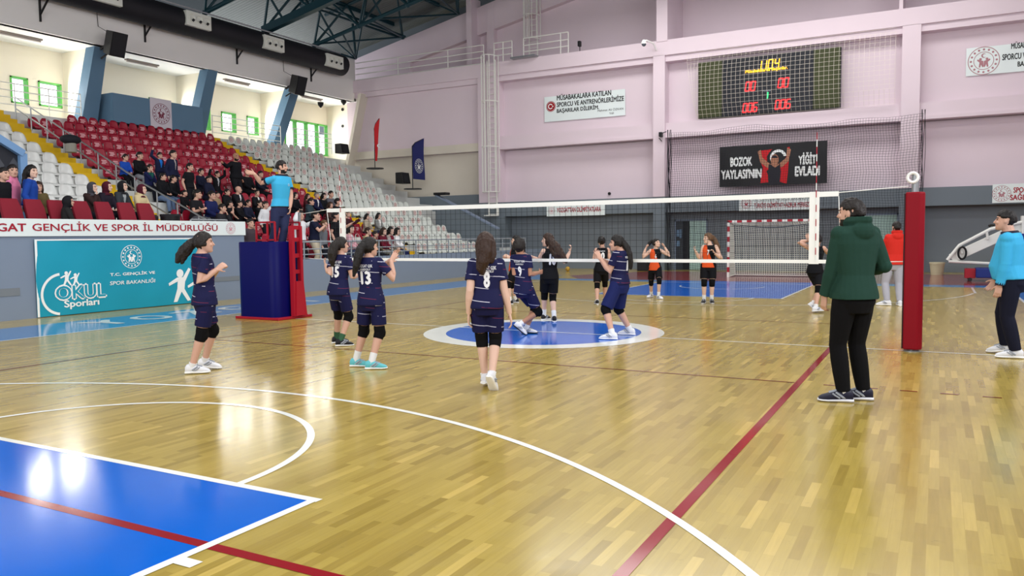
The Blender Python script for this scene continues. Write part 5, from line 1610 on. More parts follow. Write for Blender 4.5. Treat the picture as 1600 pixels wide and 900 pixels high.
def build_person(B, kit, root, vox):
    """body first, then each garment as a closed shell of its own"""
    H = B.H; near = vox < .0075
    sk = SKIN[kit.get('skin', 'light')]
    hm = HAIRM[kit.get('hairc', 'black')]
    g = B.fat
    # ---- body
    b = MB()
    b.loft(torso_rings(B, -.004))
    b.tube([B.neck - B.spinedir(1) * .02 * H, B.neck + (B.head - B.neck) * .35, B.head - B.HU * (.2 * B.h) - B.HF * (.03 * B.h)], [.040 * H, .033 * H * (1.12 if B.male else 1), .034 * H * (1.12 if B.male else 1)], 12)
    head_into(b, B)
    for s in 'LR':
        b.tube(arm_pts(B.sh[s], B.el[s], B.wr[s]), arm_rad(H, g), 10)
        b.ball(B.sh[s], .033 * H * g, 10, 8)
        fd = (B.wr[s] - B.el[s]).normalized()
        hd = B.hd.get(s) or fd
        hand_into(b, B.wr[s], hd, B.hn[s], B.ht[s], .112 * H, B.curl[s], nf=vox < .012)
        b.tube(leg_pts(B.hip[s], B.kn[s], B.an[s]), leg_rad(H, g), 12)
        b.tube([B.an[s], B.an[s] + B.toe[s] * .05 * H - B.fup[s] * .018 * H, B.an[s] + B.toe[s] * .10 * H - B.fup[s] * .026 * H], [.02 * H, .018 * H, .014 * H], 8)
    me = remesh(b, vox, 1, 'body')
    h = B.h
    def paint(cs):
        d = cs - np.array(B.head); f = d @ np.array(B.HF) / h; s = np.abs(d @ np.array(B.HS)) / h; u = d @ np.array(B.HU) / h
        out = np.zeros(len(cs))
        fr = f > .2
        out[fr & (np.abs(s - .155) < .06) & (np.abs(u - .035) < .026)] = 1
        out[fr & (np.abs(s - .16) < .085) & (np.abs(u - .118) < .020)] = 2
        out[fr & (s < .1) & (np.abs(u + .262) < .024)] = 3
        if kit.get('beard'):
            out[(f > -.02) & (u < -.24) & (u > -.56) & (out == 0) & ((s > .2) | (u < -.34) | ((u > -.225) & (s < .12)))] = 2
        return out
    finish(me, 'body', [sk, m_eye, hm, LIPS], root, paint)
    # ---- shirt
    top = kit.get('top')
    if top:
        b = MB()
        loose = kit.get('loose', .012)
        hem = kit.get('hem', -.10)
        b.loft(torso_rings(B, loose, hem, kit.get('collar', 1.0), flare=kit.get('flare', .02)))
        sl = kit.get('sleeve', 'short')
        for s in 'LR':
            S, E, Wr = B.sh[s], B.el[s], B.wr[s]
            ins = S + (B.spine(.86) - S) * .45
            if sl == 'short':
                b.tube([ins, S, S.lerp(E, .35), S.lerp(E, .62)], [.034 * H * g, .037 * H * g, .038 * H * g, .041 * H * g], 12)
            elif sl == 'long':
                lk = loose * .5
                q = arm_pts(S, E, E.lerp(Wr, .98)); r_ = [x + lk * H for x in arm_rad(H, g)]
                b.tube([ins] + q, [.036 * H * g + lk * H] + r_[:-1] + [r_[-1] + .004 * H], 12)
                b.ball(E, r_[3] * 1.04, 10, 8)
            else:
                b.tube([ins, S.lerp(ins, .2)], [.040 * H * g, .034 * H * g], 12)
            if sl != 'none': b.ball(S, .037 * H * g + (loose * .3 * H if sl == 'long' else 0), 12, 8)
        if kit.get('hood'):
            c = B.neck + UPV * .015 * H
            n = 16; rg = []
            for (r0, dz, back) in ((.055, -.02, -.03), (.066, .012, -.04), (.055, .035, -.05), (.040, .02, -.03)):
                rg.append([c + B.cs * (r0 * H * math.cos(2 * math.pi * k / n)) + B.cf * ((r0 * .85 * math.sin(2 * math.pi * k / n) + back * max(0, -math.sin(2 * math.pi * k / n)) + .0) * H) + UPV * ((dz - .018 * max(0, math.sin(2 * math.pi * k / n))) * H) for k in range(n)])
            b.loft(rg)
            b.ball(B.neck - B.cf * .062 * H - UPV * .02 * H, (.036 * H, .062 * H, .05 * H), 12, 8, ax=(B.cf, B.cs, UPV))
        me = remesh(b, vox * 1.15, 2, 'shirt')
        nm = kit.get('topname', 'jersey')
        sh = finish(me, nm, top if isinstance(top, list) else [top], root, kit.get('paint') and (lambda cs: kit['paint'](cs, B)))
        if kit.get('collarc') is not None:
            b = MB(); c0 = B.spine(.97); c1 = B.spine(1.06)
            for t in (.985, 1.03):
                pass
            rg = torso_rings(B, .012, .975, 1.055)
            b.loft(rg); finish(remesh(b, vox, 1, 'collar'), 'collar', [kit['collarc']], sh)
        if kit.get('cuffc') is not None:
            for s in 'LR':
                a, e = (B.sh[s].lerp(B.el[s], .53), B.sh[s].lerp(B.el[s], .635)) if sl == 'short' else (B.el[s].lerp(B.wr[s], .86), B.el[s].lerp(B.wr[s], .99))
                r_ = .047 * H * g if sl == 'short' else .0275 * H * g
                b = MB(); b.tube([a, e], r_, 14); b.build('cuff', kit['cuffc'], None, org=(0, 0, 0)).parent = sh
        for tx in kit.get('text', []):
            drape_text(me, sh, B, *tx)
    # ---- shorts or trousers
    lo = kit.get('bottom')
    if lo:
        b = MB()
        b.loft(torso_rings(B, .010, -.30, .12))
        for s in 'LR':
            Hp, K, A = B.hip[s], B.kn[s], B.an[s]
            if kit.get('legs', 'short') == 'short':
                e = kit.get('shortlen', .76)
                b.tube([Hp + UPV * .02 * H, Hp.lerp(K, .3), Hp.lerp(K, e)], [.056 * H * g, .058 * H * g, kit.get('shortr', .057) * H * g], 14)
            else:
                r_ = [x + .010 * H for x in leg_rad(H, g)]; r_[-1] += .004 * H; r_[-2] += .004 * H
                b.tube(leg_pts(Hp, K, A + (K - A) * .04), r_, 14); b.ball(K, r_[3] * 1.03, 12, 8)
        finish(remesh(b, vox * 1.15, 2, 'bottoms'), 'shorts' if kit.get('legs', 'short') == 'short' else 'trousers', [lo], root)
    # ---- knee pads, socks, shoes
    for s in 'LR':
        Hp, K, A = B.hip[s], B.kn[s], B.an[s]
        if kit.get('pads'):
            b = MB(); p0, p1 = K.lerp(Hp, .21), K.lerp(A, .2)
            b.tube([p0, p0.lerp(K, .5), K, K.lerp(p1, .5), p1], [.0425 * H * g, .043 * H * g, .041 * H * g, .040 * H * g, .038 * H * g], 14)
            fw = ((K - (Hp + A) / 2)); fw = fw.normalized() if fw.length > .01 else B.hf
            b.ball(K + fw * .012 * H, (.038 * H, .038 * H, .05 * H), 12, 8)
            finish(remesh(b, max(vox, .007), 2, 'knee_pad'), 'knee_pad', [kit['pads']], root)
        if kit.get('sock'):
            b = MB(); k0 = kit.get('sockh', .3)
            b.tube([A.lerp(K, k0), A.lerp(K, k0 * .4), A, A - B.fup[s] * .02 * H], [.0285 * H * g, .0265 * H * g, .0245 * H, .024 * H], 12)
            b.build('sock', kit['sock'], None, org=(0, 0, 0), smooth=True).parent = root
        shoe(B, s, kit.get('shoe', m_white), kit.get('sole', m_white), root, vox)
    # ---- hair or scarf
    hair(B, kit, root, max(vox, .006) if near else vox)

def shoe(B, s, m, msole, root, vox):
    H = B.H; t, u = B.toe[s], B.fup[s]; sd = t.cross(u).normalized()
    base = B.an[s] - u * (.043 * H)
    L = .165 * H
    def ring(x, w, z0, z1, n=12):
        c = base + t * (x * L)
        return [c + sd * (w * L * math.cos(2 * math.pi * k / n)) + u * ((z0 + z1) / 2 * L + (z1 - z0) / 2 * L * math.copysign(abs(math.sin(2 * math.pi * k / n)) ** .8, math.sin(2 * math.pi * k / n))) for k in range(n)]
    b = MB()
    b.loft([ring(-.27, .07, .05, .30), ring(-.2, .13, .03, .40), ring(-.05, .155, .03, .44), ring(.1, .15, .03, .42), ring(.25, .16, .03, .33), ring(.45, .18, .03, .27), ring(.62, .165, .03, .21), ring(.72, .1, .03, .15)])
    o = b.build('shoe', m, None, org=(0, 0, 0), smooth=True); o.parent = root; ORG[o.name] = ORG[root.name]
    if vox < .012:
        b = MB()
        for sg_ in (-1, 1):
            q = lambda x, w, z: base + t * (x * L) + sd * (sg_ * w * L) + u * (z * L)
            b.tube([q(.02, .158, .16), q(.16, .160, .26), q(.24, .13, .31)], .012 * L * 3, 5); b.tube([q(.12, .162, .14), q(.26, .158, .22), q(.33, .12, .27)], .012 * L * 2.4, 5)
        b.tube([base + t * (.1 * L) + u * (.415 * L), base + t * (.25 * L) + u * (.325 * L), base + t * (.42 * L) + u * (.275 * L)], .05 * L, 6)
        lc = b.build('laces', mat('grey_shoe_trim', (150, 156, 166), .7), None, org=(0, 0, 0), smooth=True); lc.parent = o
    b = MB()
    b.loft([ring(-.29, .08, 0, .10), ring(-.2, .15, -.005, .13), ring(0, .165, 0, .13), ring(.25, .17, 0, .11), ring(.45, .195, 0, .10), ring(.64, .175, .01, .10), ring(.75, .1, .03, .10)])
    q = b.build('sole', msole, None, org=(0, 0, 0), smooth=True); q.parent = o

def hair(B, kit, root, vox):
    st = kit.get('hair', 'short'); h = B.h; F, S, U, c = B.HF, B.HS, B.HU, B.head
    hm = HAIRM[kit.get('hairc', 'black')] if not kit.get('scarf') else kit['scarf']
    if st == 'bald': return
    b = MB()
    P = lambda f, s, u: c + F * (f * h) + S * (s * h) + U * (u * h)
    nu, nv = 28, 20
    th = {'short': .055, 'pony': .05, 'long': .06, 'bun': .05, 'afro': .12, 'scarf': .09, 'hood': .13}[st]
    rings = []
    for i in range(nv + 1):
        ph = math.pi * (i / nv - .5) * .995
        rg = []
        for k in range(nu):
            a = 2 * math.pi * k / nu
            x, y, z = math.cos(ph) * math.cos(a), math.cos(ph) * math.sin(a), math.sin(ph)      # x forward
            fr, sr, ur = (.40 if x > 0 else .44) + th, .345 + th, .5 + th * .8
            r_ = 1.0
            if st in ('scarf', 'hood'):
                face = x > .52 and z < .50
                if face: r_ = .72
                if z < -.6: r_ = 1.05
            else:
                line = .50 - .25 * min(1, abs(y))            # fringe line over the brow
                if st == 'short':
                    if x > .1 and z < line: r_ = .80
                    if z < -.18: r_ = .78
                    if abs(y) > .62 and x > -.45 and z < .16: r_ = .80
                else:
                    if x > .22 and z < line: r_ = .80
                    if z < -.45 and st not in ('long',): r_ = .78
            rg.append(P(fr * x * r_ - .01, sr * y * r_, ur * z * r_ + .01))
        rings.append(rg)
    b.loft(rings)
    if st == 'afro':
        rr = random.Random(3)
        for k in range(26):
            a, e = rr.uniform(1.4, 4.9), rr.uniform(-.1, 1.3)
            b.ball(P(.42 * math.cos(e) * math.cos(a), .36 * math.cos(e) * math.sin(a), .46 * math.sin(e)), .12 * h, 8, 6)
    if st == 'short' and kit.get('quiff'):
        rr = random.Random(5)
        for k in range(22):
            a, e = rr.uniform(-1.2, 1.2) if k < 12 else rr.uniform(0, 6.28), rr.uniform(.75, 1.35)
            b.ball(P(.40 * math.cos(e) * math.cos(a), .34 * math.cos(e) * math.sin(a), .49 * math.sin(e)), .085 * h, 8, 6)
    if st in ('scarf', 'hood'):
        b.tube([P(-.1, 0, -.25), B.neck - B.cf * .01 * B.H + UPV * .01 * B.H, B.neck - UPV * .045 * B.H], [.40 * h, .34 * h, .55 * h], 16)
    if st == 'bun': b.ball(P(-.52, 0, .15), .2 * h, 12, 8)
    for tail in kit.get('tails', []):
        pts, rs = tail
        b.tube(pts, rs, 10)
    if st == 'long':
        nb = B.neck - B.cf * .05 * B.H
        for s in (-1, 0, 1):
            e = nb + S * (s * .03 * B.H) - UPV * (kit.get('hairlen', .10) * B.H) - B.cf * .02 * B.H
            b.tube([P(-.25, s * .22, .1), P(-.36, s * .26, -.3), e.lerp(P(-.36, s * .2, -.5), .5), e], [.2 * h, .19 * h, .17 * h, .07 * h], 10)
    me = remesh(b, vox, 2, 'hair')
    if st not in ('scarf', 'hood'):
        from mathutils import noise as _n
        amp = .010 if not kit.get('quiff') else .014
        co = np.empty(len(me.vertices) * 3); me.vertices.foreach_get('co', co); co = co.reshape(-1, 3)
        nr = np.array([v.normal[:] for v in me.vertices])
        dsp = np.array([_n.noise((p[0] * 38, p[1] * 38, p[2] * 11)) for p in co])
        me.vertices.foreach_set('co', (co + nr * (dsp * amp + amp * .35)[:, None]).ravel())
    finish(me, {'scarf': 'headscarf', 'hood': 'hood'}.get(st, 'hair'), [hm], root)
    if kit.get('tie'):
        p, q, r_ = kit['tie']
        b = MB(); b.tube([p, q], r_, 12); o = b.build('hair_tie', kit.get('tiec', m_white), None, org=(0, 0, 0), smooth=True); o.parent = root

def drape_text(me, parent, B, txt, front, t, size_h, width, m, bold=.045, lat=0.0, nm='number'):
    """lettering projected on the garment; front=+1 chest, -1 back; t along the spine; lat sideways shift (fractions of height)"""
    vs, fs = text_mesh(txt, 1.0, bold=bold, res=2)
    bm = bmesh.new()
    bvs = [bm.verts.new(v) for v in vs]
    for f in fs:
        try: bm.faces.new([bvs[i] for i in f])
        except ValueError: pass
    bmesh.ops.triangulate(bm, faces=bm.faces)
    for _ in range(2 if len(txt) < 4 else 1):
        bmesh.ops.subdivide_edges(bm, edges=[e for e in bm.edges if e.calc_length() > .12], cuts=1)
        bmesh.ops.triangulate(bm, faces=bm.faces)
    vs = [tuple(v.co) for v in bm.verts]; bm.verts.index_update(); fs = [[v.index for v in f.verts] for f in bm.faces]; bm.free()
    a = np.array(vs); mn, mx = a.min(0), a.max(0)
    kx, ky = width * B.H / (mx[0] - mn[0]), size_h * B.H / (mx[1] - mn[1])
    fw = B.cf * front; ex = UPV.cross(fw).normalized() 
    up = B.spinedir(.6)
    c = B.spine(t) + ex * lat * B.H
    bv = BVHTree.FromPolygons([v.co for v in me.vertices], [p.vertices for p in me.polygons])
    out = []
    for v in vs:
        p = c + ex * ((v[0] - (mn[0] + mx[0]) / 2) * kx) + up * ((v[1] - (mn[1] + mx[1]) / 2) * ky)
        hit = bv.ray_cast(p + fw * .6, -fw)
        if hit[0] is None or (hit[0] - p).dot(fw) < -.05:
            q = p + fw * .08 * B.H
        else: q = hit[0] + fw * (.006 + v[2])
        out.append(q)
    mb = MB(); mb.add(out, fs)
    m2 = mb.mesh(nm)
    m2.materials.append(m)
    o = bpy.data.objects.new(nm, m2); COL.objects.link(o); o.parent = parent

def make_body(H, root, P_neck, P_pelvis, P_head, chest, hips, face, hands, feet, male=False, fat=1.0, belly=0.0, headscale=1.0, tilt=0.0, roll=0.0):
    """all points relative to root; chest/hips/face are horizontal unit vectors; hands[s] = (wrist, elbow pole, palm normal, thumb side, curl[, hand dir]); feet[s] = (ankle, toe dir, foot up, knee pole)"""
    B = Body(); B.H = H; B.male = male; B.fat = fat; B.belly = belly
    B.h = H / (7.4 if male else 7.0) * headscale
    B.neck, B.pel = Vector(P_neck), Vector(P_pelvis)
    B.cf, B.hf = chest.normalized(), hips.normalized()
    B.cs, B.hs = B.cf.cross(UPV).normalized() * -1, B.hf.cross(UPV).normalized() * -1        # left side
    ax = B.neck - B.pel
    mid = B.pel.lerp(B.neck, .5) - (B.cf + B.hf).normalized() * .006 * H
    def spine(t):
        if t < 0: return B.pel + (mid - B.pel).normalized() * t * ax.length * .9 * 1.0 if False else B.pel + UPV * (t * .30 * H)
        if t > 1: return B.neck + (B.neck - mid).normalized() * (t - 1) * ax.length
        return (B.pel * (1 - t) ** 2 + mid * 2 * t * (1 - t) + B.neck * t * t)
    def sdir(t):
        return (UPV if t < 0 else (spine(min(t, 1)) - spine(min(t, 1) - .12) if t > .12 else spine(.15) - spine(0))).normalized()
    B.spine, B.spinedir = spine, sdir
    fc = face.normalized()
    B.HF = (fc * math.cos(tilt) + UPV * math.sin(tilt)).normalized()
    B.HS = UPV.cross(fc).normalized(); B.HU = B.HF.cross(B.HS).normalized()
    B.HS = (B.HS * math.cos(roll) + B.HU * math.sin(roll)).normalized(); B.HU = B.HF.cross(B.HS).normalized()
    B.head = Vector(P_head)
    B.sh, B.el, B.wr, B.hip, B.kn, B.an, B.toe, B.fup, B.hn, B.ht, B.curl, B.hd = {}, {}, {}, {}, {}, {}, {}, {}, {}, {}, {}, {}
    for s, q in (('L', 1), ('R', -1)):
        w = .091 if male else .083
        w *= (1 + (fat - 1) * .6)
        B.sh[s] = spine(.89) + B.cs * (q * w * H)
        hd = hands[s]
        lift = max(0, (Vector(hd[0]) - B.sh[s]).z) / (.35 * H)
        B.sh[s] = B.sh[s] + UPV * (min(1, lift) * .03 * H)
        B.el[s], B.wr[s] = ik(B.sh[s], hd[0], .172 * H, .150 * H, Vector(hd[1]))
        B.hn[s], B.ht[s], B.curl[s] = Vector(hd[2]), Vector(hd[3]), hd[4]
        B.hd[s] = Vector(hd[5]) if len(hd) > 5 and hd[5] is not None else None
        B.hip[s] = B.pel + B.hs * (q * .052 * H * fat) - UPV * .012 * H
        ft = feet[s]
        B.kn[s], B.an[s] = ik(B.hip[s], ft[0], .245 * H, .247 * H, Vector(ft[3]))
        B.toe[s], B.fup[s] = Vector(ft[1]).normalized(), Vector(ft[2]).normalized()
    return B

# ---- players and officials: joints read against the court through the photo's own sight lines
class Frame:
    def __init__(s, root):
        s.root = Vector(root)
        n = s.root - CAM_P; n.z = 0; s.n = n.normalized(); s.e = s.n.cross(UPV)
    def q(s, u, v, d=0.0):
        dr = _r * ((u - 800) / FPX) - _u * ((v - 450) / FPX) + _F
        p0 = s.root + s.n * d
        t = (p0 - CAM_P).dot(s.n) / dr.dot(s.n)
        return CAM_P + dr * t - s.root
    def dir(s, deg):
        return s.e * math.cos(R(deg)) + s.n * math.sin(R(deg))

def player(label, ground, H, head, neck, pelvis, chest, hips, face, LH, RH, LF, RF, kit, group=None, rootz=None, male=False, fat=1.0, belly=0.0, tilt=0.0, tails=None, vox=.0065, root3=None, headscale=1.0, straight=True):
    """LH/RH = dict(w=(u,v,d) wrist, e=(u,v,d) elbow hint, n=palm normal deg or vector, c=curl); LF/RF = dict(f=(u,v) ankle over floor | a=(u,v,d) raised ankle, t=toe deg, p=pitch)"""
    root = Vector(root3) if root3 is not None else fl(*ground)
    fr = Frame(root)
    t = thing('person', label, 'person', root, group)
    N, Pv, Hd = fr.q(*neck), fr.q(*pelvis), fr.q(*head)
    ch, hp, fc = fr.dir(chest), fr.dir(hips), fr.dir(face)
    hands, feet = {}, {}
    hsd = UPV.cross(hp)
    side = {'L': UPV.cross(ch), 'R': -UPV.cross(ch)}
    for s, a in (('L', LH), ('R', RH)):
        w = fr.q(*a['w'])
        sh = N + side[s] * .1 * H
        if 'e' in a: e = fr.q(*a['e']); pole = e - (sh + w) / 2
        else: pole = -ch * .6 + side[s] * .5 - UPV * .3
        nn = a.get('n')
        nn = (fr.dir(nn) if isinstance(nn, (int, float)) else Vector(nn)) if nn is not None else -side[s] * .8 + ch * .3
        th = a.get('th'); th = (fr.dir(th) if isinstance(th, (int, float)) else Vector(th)) if th is not None else ch + UPV * .5
        hdv = a.get('hd'); hdv = (fr.q(*hdv) - w) if hdv is not None else None
        hands[s] = (w, pole, nn, th, a.get('c', .4), hdv)
    for s, a in (('L', LF), ('R', RF)):
        td = fr.dir(a.get('t', hips)); pt = R(a.get('p', 0))
        toe = td * math.cos(pt) - UPV * math.sin(pt); fup = UPV * math.cos(pt) + td * math.sin(pt)
        if 'f' in a:
            if root3 is None:
                g = fl(*a['f']) - root; dn = max(-.28, min(.28, g.dot(fr.n)))
                g = fr.q(a['f'][0], a['f'][1], dn)
            else: g = Vector(a['f'])
            an = Vector((g.x, g.y, 0)) + UPV * (.043 * H)
            if pt: an = an + UPV * (.11 * H * math.sin(max(0, pt)))
        else: an = fr.q(*a['a'])
        kp = fr.dir(a['k']) if 'k' in a else (hp * .8 + td * .4)
        feet[s] = (an, toe, fup, kp)
    if straight:
        zs = []
        for s, qq in (('L', 1), ('R', -1)):
            if 'a' in (LF if s == 'L' else RF): continue
            hj = Pv + hsd * (qq * .052 * H * fat); an = feet[s][0]
            dx = math.hypot(hj.x - an.x, hj.y - an.y); L_ = .487 * H
            zs.append(an.z + math.sqrt(max(.01, L_ * L_ - dx * dx)) + .012 * H)
        Pv = Vector((Pv.x, Pv.y, min(zs)))
    B = make_body(H, root, N, Pv, Hd, ch, hp, fc, hands, feet, male, fat, belly, headscale, tilt)
    kit = dict(kit)
    if tails:
        kit['tails'] = [([fr.q(*p[:3]) for p in pts], [p[3] * H for p in pts]) for pts in tails]
    build_person(B, kit, t, vox)
    return t, B, fr

m_navy = stripe_mat('navy_striped_jersey', (24, 26, 66), (196, 196, 214), (120, 44, 70))
m_navyS = stripe_mat('navy_striped_shorts', (22, 24, 64), (170, 172, 196), (96, 40, 70), 6.0)
m_navyP = mat('plain_navy_shorts', (26, 34, 84), .7, spec=.12, bump=.2, nscale=12)
m_blk = mat('black_sport_cloth', (16, 17, 22), .7, spec=.12, bump=.2, nscale=12)
m_padk = mat('black_knee_pad', (14, 14, 17), .85, spec=.12, bump=.2, nscale=20)
m_sockw = mat('white_sock', (226, 228, 230), .8)
m_shw = mat('white_shoe', (222, 224, 230), .5, noise=.05, nscale=20)
m_shteal = mat('teal_shoe', (96, 186, 196), .5); m_shk = mat('black_shoe', (22, 22, 28), .5); m_shn = mat('navy_shoe', (24, 26, 48), .5)
m_num = mat('white_number_print', (232, 234, 240), .6)
m_sky = mat('sky_blue_polo', (62, 168, 214), .7, spec=.12, bump=.3, nscale=6); m_nvy = mat('navy_trousers', (22, 24, 40), .75, spec=.12, bump=.25, nscale=8)
m_nvcol = mat('navy_trim', (20, 22, 44), .7)
m_org = mat('orange_jersey', (214, 84, 40), .65, spec=.12, bump=.2, nscale=12)

NAVY = dict(top=m_navy, bottom=m_navyS, pads=m_padk, sock=m_sockw, shoe=m_shw, hair='pony', hairc='dark', loose=.014, hem=-.16)
def num(n, w=None): return [(n, -1, .52, .105, w or (.04 if len(n) == 1 else .085), m_num, .06), ('YOZGAT GSK', -1, .80, .022, .12, m_num, .02, 0, 'team_lettering'), ('ANADOLU', -1, .72, .016, .085, m_num, .02, 0, 'team_lettering')]

player('girl in navy kit with long ponytail and white shoes, in front of the teal banner', (312, 583), 1.69, (318, 379), (315.5, 396), (320.5, 466), 18, 10, 5,
       dict(w=(341, 420, .02), e=(338, 436, .2), n=-60, c=.9), dict(w=(339, 421, -.12), e=(309, 443, -.2), n=60, c=.9),
       dict(f=(320, 577), t=-12, p=6, k=10), dict(f=(300, 584), t=-5, k=5),
       dict(NAVY, sockh=.14, skin='mid', text=[('11', 1, .62, .06, .05, m_num, .04)]),
       tails=[[(309, 374, .02, .022), (299, 381, .03, .036), (289, 391, .04, .040), (281, 401, .05, .030), (275, 411, .05, .010)], [(303, 379, .02, .02), (293, 393, .03, .026), (286, 405, .03, .018), (283, 413, .03, .006)]], straight=False)
player('girl in navy kit number 15, back to the camera, left of number 13', (531, 540), 1.6, (533, 383), (532.5, 398), (529, 455), 55, 50, 25,
       dict(w=(509, 414, .12), e=(508, 428, -.02), c=.4), dict(w=(560, 430, .12), e=(551, 428, -.12), c=.5),
       dict(f=(526, 536), t=20), dict(f=(532, 541), t=2),
       dict(NAVY, sock=mat('green_sock', (52, 92, 66), .8), shoe=m_shk, sockh=.3, skin='mid', text=num('15')),
       tails=[[(528, 377, -.05, .03), (522, 385, -.07, .042), (519, 397, -.08, .042), (519, 408, -.08, .03), (520, 416, -.07, .012)]])
player('girl in navy kit number 13 with teal shoes, clapping, back to the camera', (570, 575), 1.6, (577, 386), (576, 402), (580, 463), 62, 66, 30,
       dict(w=(612, 405, .16), e=(604, 420, .2), n=-50, c=.25, hd=(620, 391, .14)), dict(w=(611, 408, .04), e=(613, 428, -.06), n=110, c=.25, hd=(620, 394, .1)),
       dict(f=(556, 573), t=-12, k=40), dict(f=(580, 577), t=-4, k=30),
       dict(NAVY, hairc='black', shoe=m_shteal, sockh=.34, skin='mid', text=num('13')),
       tails=[[(567, 381, -.05, .025), (563, 390, -.08, .032), (559, 402, -.1, .032), (556, 416, -.11, .024), (553, 432, -.1, .01)]])
player('girl in navy kit number 8 with long brown hair, walking away from the camera', (762, 608), 1.66, (758.5, 382), (759.5, 405), (760.5, 484), 92, 92, 92,
       dict(w=(732.5, 490, -.02), e=(731, 464, -.08), n=0, c=.45), dict(w=(797, 494, .0), e=(790, 464, -.08), n=180, c=.45),
       dict(f=(758, 606), t=80, p=12), dict(a=(768, 588, -.12), t=70, p=48, k=80),
       dict(NAVY, hairc='brown', hair='long', hairlen=.02, sockh=.12, skin='light', text=num('8')),
       tails=[[(759, 374, -.1, .04), (757, 392, -.12, .047), (755, 408, -.13, .042), (752, 420, -.12, .032), (754, 429, -.12, .010)]])
player('girl in navy kit number 9 with short dark curls, stepping on the centre circle', (818, 522), 1.58, (811.5, 385), (813.5, 397), (819, 452), 70, 60, 65,
       dict(w=(806, 424, .2), e=(803, 424, .05), c=.5), dict(w=(842, 426, .1), e=(829, 431, -.1), c=.6),
       dict(f=(822, 521), t=-10, k=20), dict(a=(811, 508, -.1), t=-18, p=35, k=20),
       dict(NAVY, hair='afro', shoe=m_shw, sole=m_shk, sockh=.2, skin='tan', text=num('9')), straight=False)
player('girl in navy kit with a long black braid, facing left on the centre circle', (965, 527), 1.68, (964, 380), (970, 391.5), (968, 443), 150, 155, 172,
       dict(w=(938, 404, -.08), e=(951, 428, -.1), n=90, c=.25, hd=(932, 392, -.02)), dict(w=(936, 403, .1), e=(948, 424, .2), n=-90, c=.25, hd=(931, 391, .05)),
       dict(f=(957, 532), t=172, k=175), dict(f=(985, 523), t=165, k=170),
       dict(NAVY, hairc='black', bottom=m_navyP, shortlen=.93, shortr=.058, sockh=.22, skin='mid', hem=-.02, text=[('1', -1, .55, .1, .03, m_num, .05), ('YOZGAT', -1, .8, .02, .09, m_num, .02, 0, 'team_lettering')]),
       tails=[[(973, 378, .0, .03), (979, 387, -.02, .03), (983, 398, -.03, .03), (985, 410, -.03, .026), (985, 421, -.03, .01)]], fat=1.06, straight=False)

FAR = dict(bottom=m_blk, pads=m_padk, sock=m_sockw, shoe=m_shk, sole=m_shw, hair='pony', sleeve='none', loose=.011, hem=-.14, top=m_blk)
def orange_half(cs, B):
    d = cs - np.array(B.spine(.6)); f = d @ np.array(B.cf); l = d @ np.array(B.cs); u = d[:, 2]
    return ((f > -.02) & (l < .02 - u * .35)).astype(float)
ORN = dict(FAR, top=[m_blk, m_org], paint=orange_half)
player('girl in black kit number 18 with long curly brown hair beyond the net', (857, 502), 1.66, (856, 375), (860, 388), (858.5, 430), 118, 105, 165,
       dict(w=(826, 400, .0), e=(842, 402, .1), c=.3), dict(w=(890, 394, .05), e=(884, 410, -.1), n=180, c=.8, hd=(894, 383, .05)),
       dict(f=(850, 500), t=60), dict(f=(866, 503), t=95),
       dict(FAR, hairc='brown', hair='long', hairlen=.03, skin='light', sockh=.35, text=[('18', -1, .60, .13, .085, m_num, .06), ('YOZGAT', -1, .86, .018, .07, m_num, .02, 0, 'team_lettering')]),
       tails=[[(860, 377, -.08, .045), (868, 386, -.14, .055), (875, 397, -.17, .05), (882, 406, -.18, .035), (887, 410, -.18, .012)], [(862, 384, -.1, .04), (870, 398, -.16, .05), (874, 408, -.17, .02)]], vox=.0075)
player('girl in black and orange kit half hidden behind number 9', (798, 475), 1.6, (806, 376), (805, 387), (803, 421), 200, 190, 185,
       dict(w=(797, 402, -.1), e=(804, 408, -.1), c=.2), dict(w=(793, 403, .1), e=(799, 408, .2), c=.2),
       dict(f=(797, 476), t=190), dict(f=(806, 473), t=170),
       dict(ORN, hairc='black', skin='light'), tails=[[(812, 375, .02, .03), (817, 385, .02, .035), (820, 397, .0, .012)]], vox=.0075)
player('girl in black kit number 10, back to the camera, beyond the net', (936, 474), 1.6, (940, 377), (941, 387), (939, 421), 88, 88, 90,
       dict(w=(929, 404, .2), e=(927, 404, -.05), c=.4), dict(w=(951, 405, .2), e=(954, 404, 0), c=.4),
       dict(f=(933, 476), t=100), dict(f=(945, 470), t=70),
       dict(FAR, hair='bun', skin='mid', sockh=.08, text=[('10', -1, .60, .12, .09, m_num, .06), ('TRABZON', -1, .84, .018, .09, m_num, .02, 0, 'team_lettering')]), vox=.0075)
player('girl in orange and black kit, both hands at her ears, left of number 7', (1023, 466), 1.52, (1025.5, 380), (1024.5, 389), (1023.5, 420), 272, 270, 318,
       dict(w=(1039, 387, -.05), e=(1044, 402, -.05), n=200, c=.5, hd=(1035.5, 381, .0)), dict(w=(1008.5, 389, -.05), e=(1003, 402, -.05), n=-20, c=.5, hd=(1012, 382, .02)),
       dict(f=(1029, 467), t=300), dict(f=(1017.5, 464), t=240),
       dict(ORN, hairc='black', skin='light', shoe=m_shw, sockh=.3, text=[('6', 1, .62, .07, .03, m_num, .05)]), tails=[[(1020, 376, .1, .025), (1015, 380, .1, .03), (1011, 386, .1, .012)]], vox=.0075, tilt=.15)
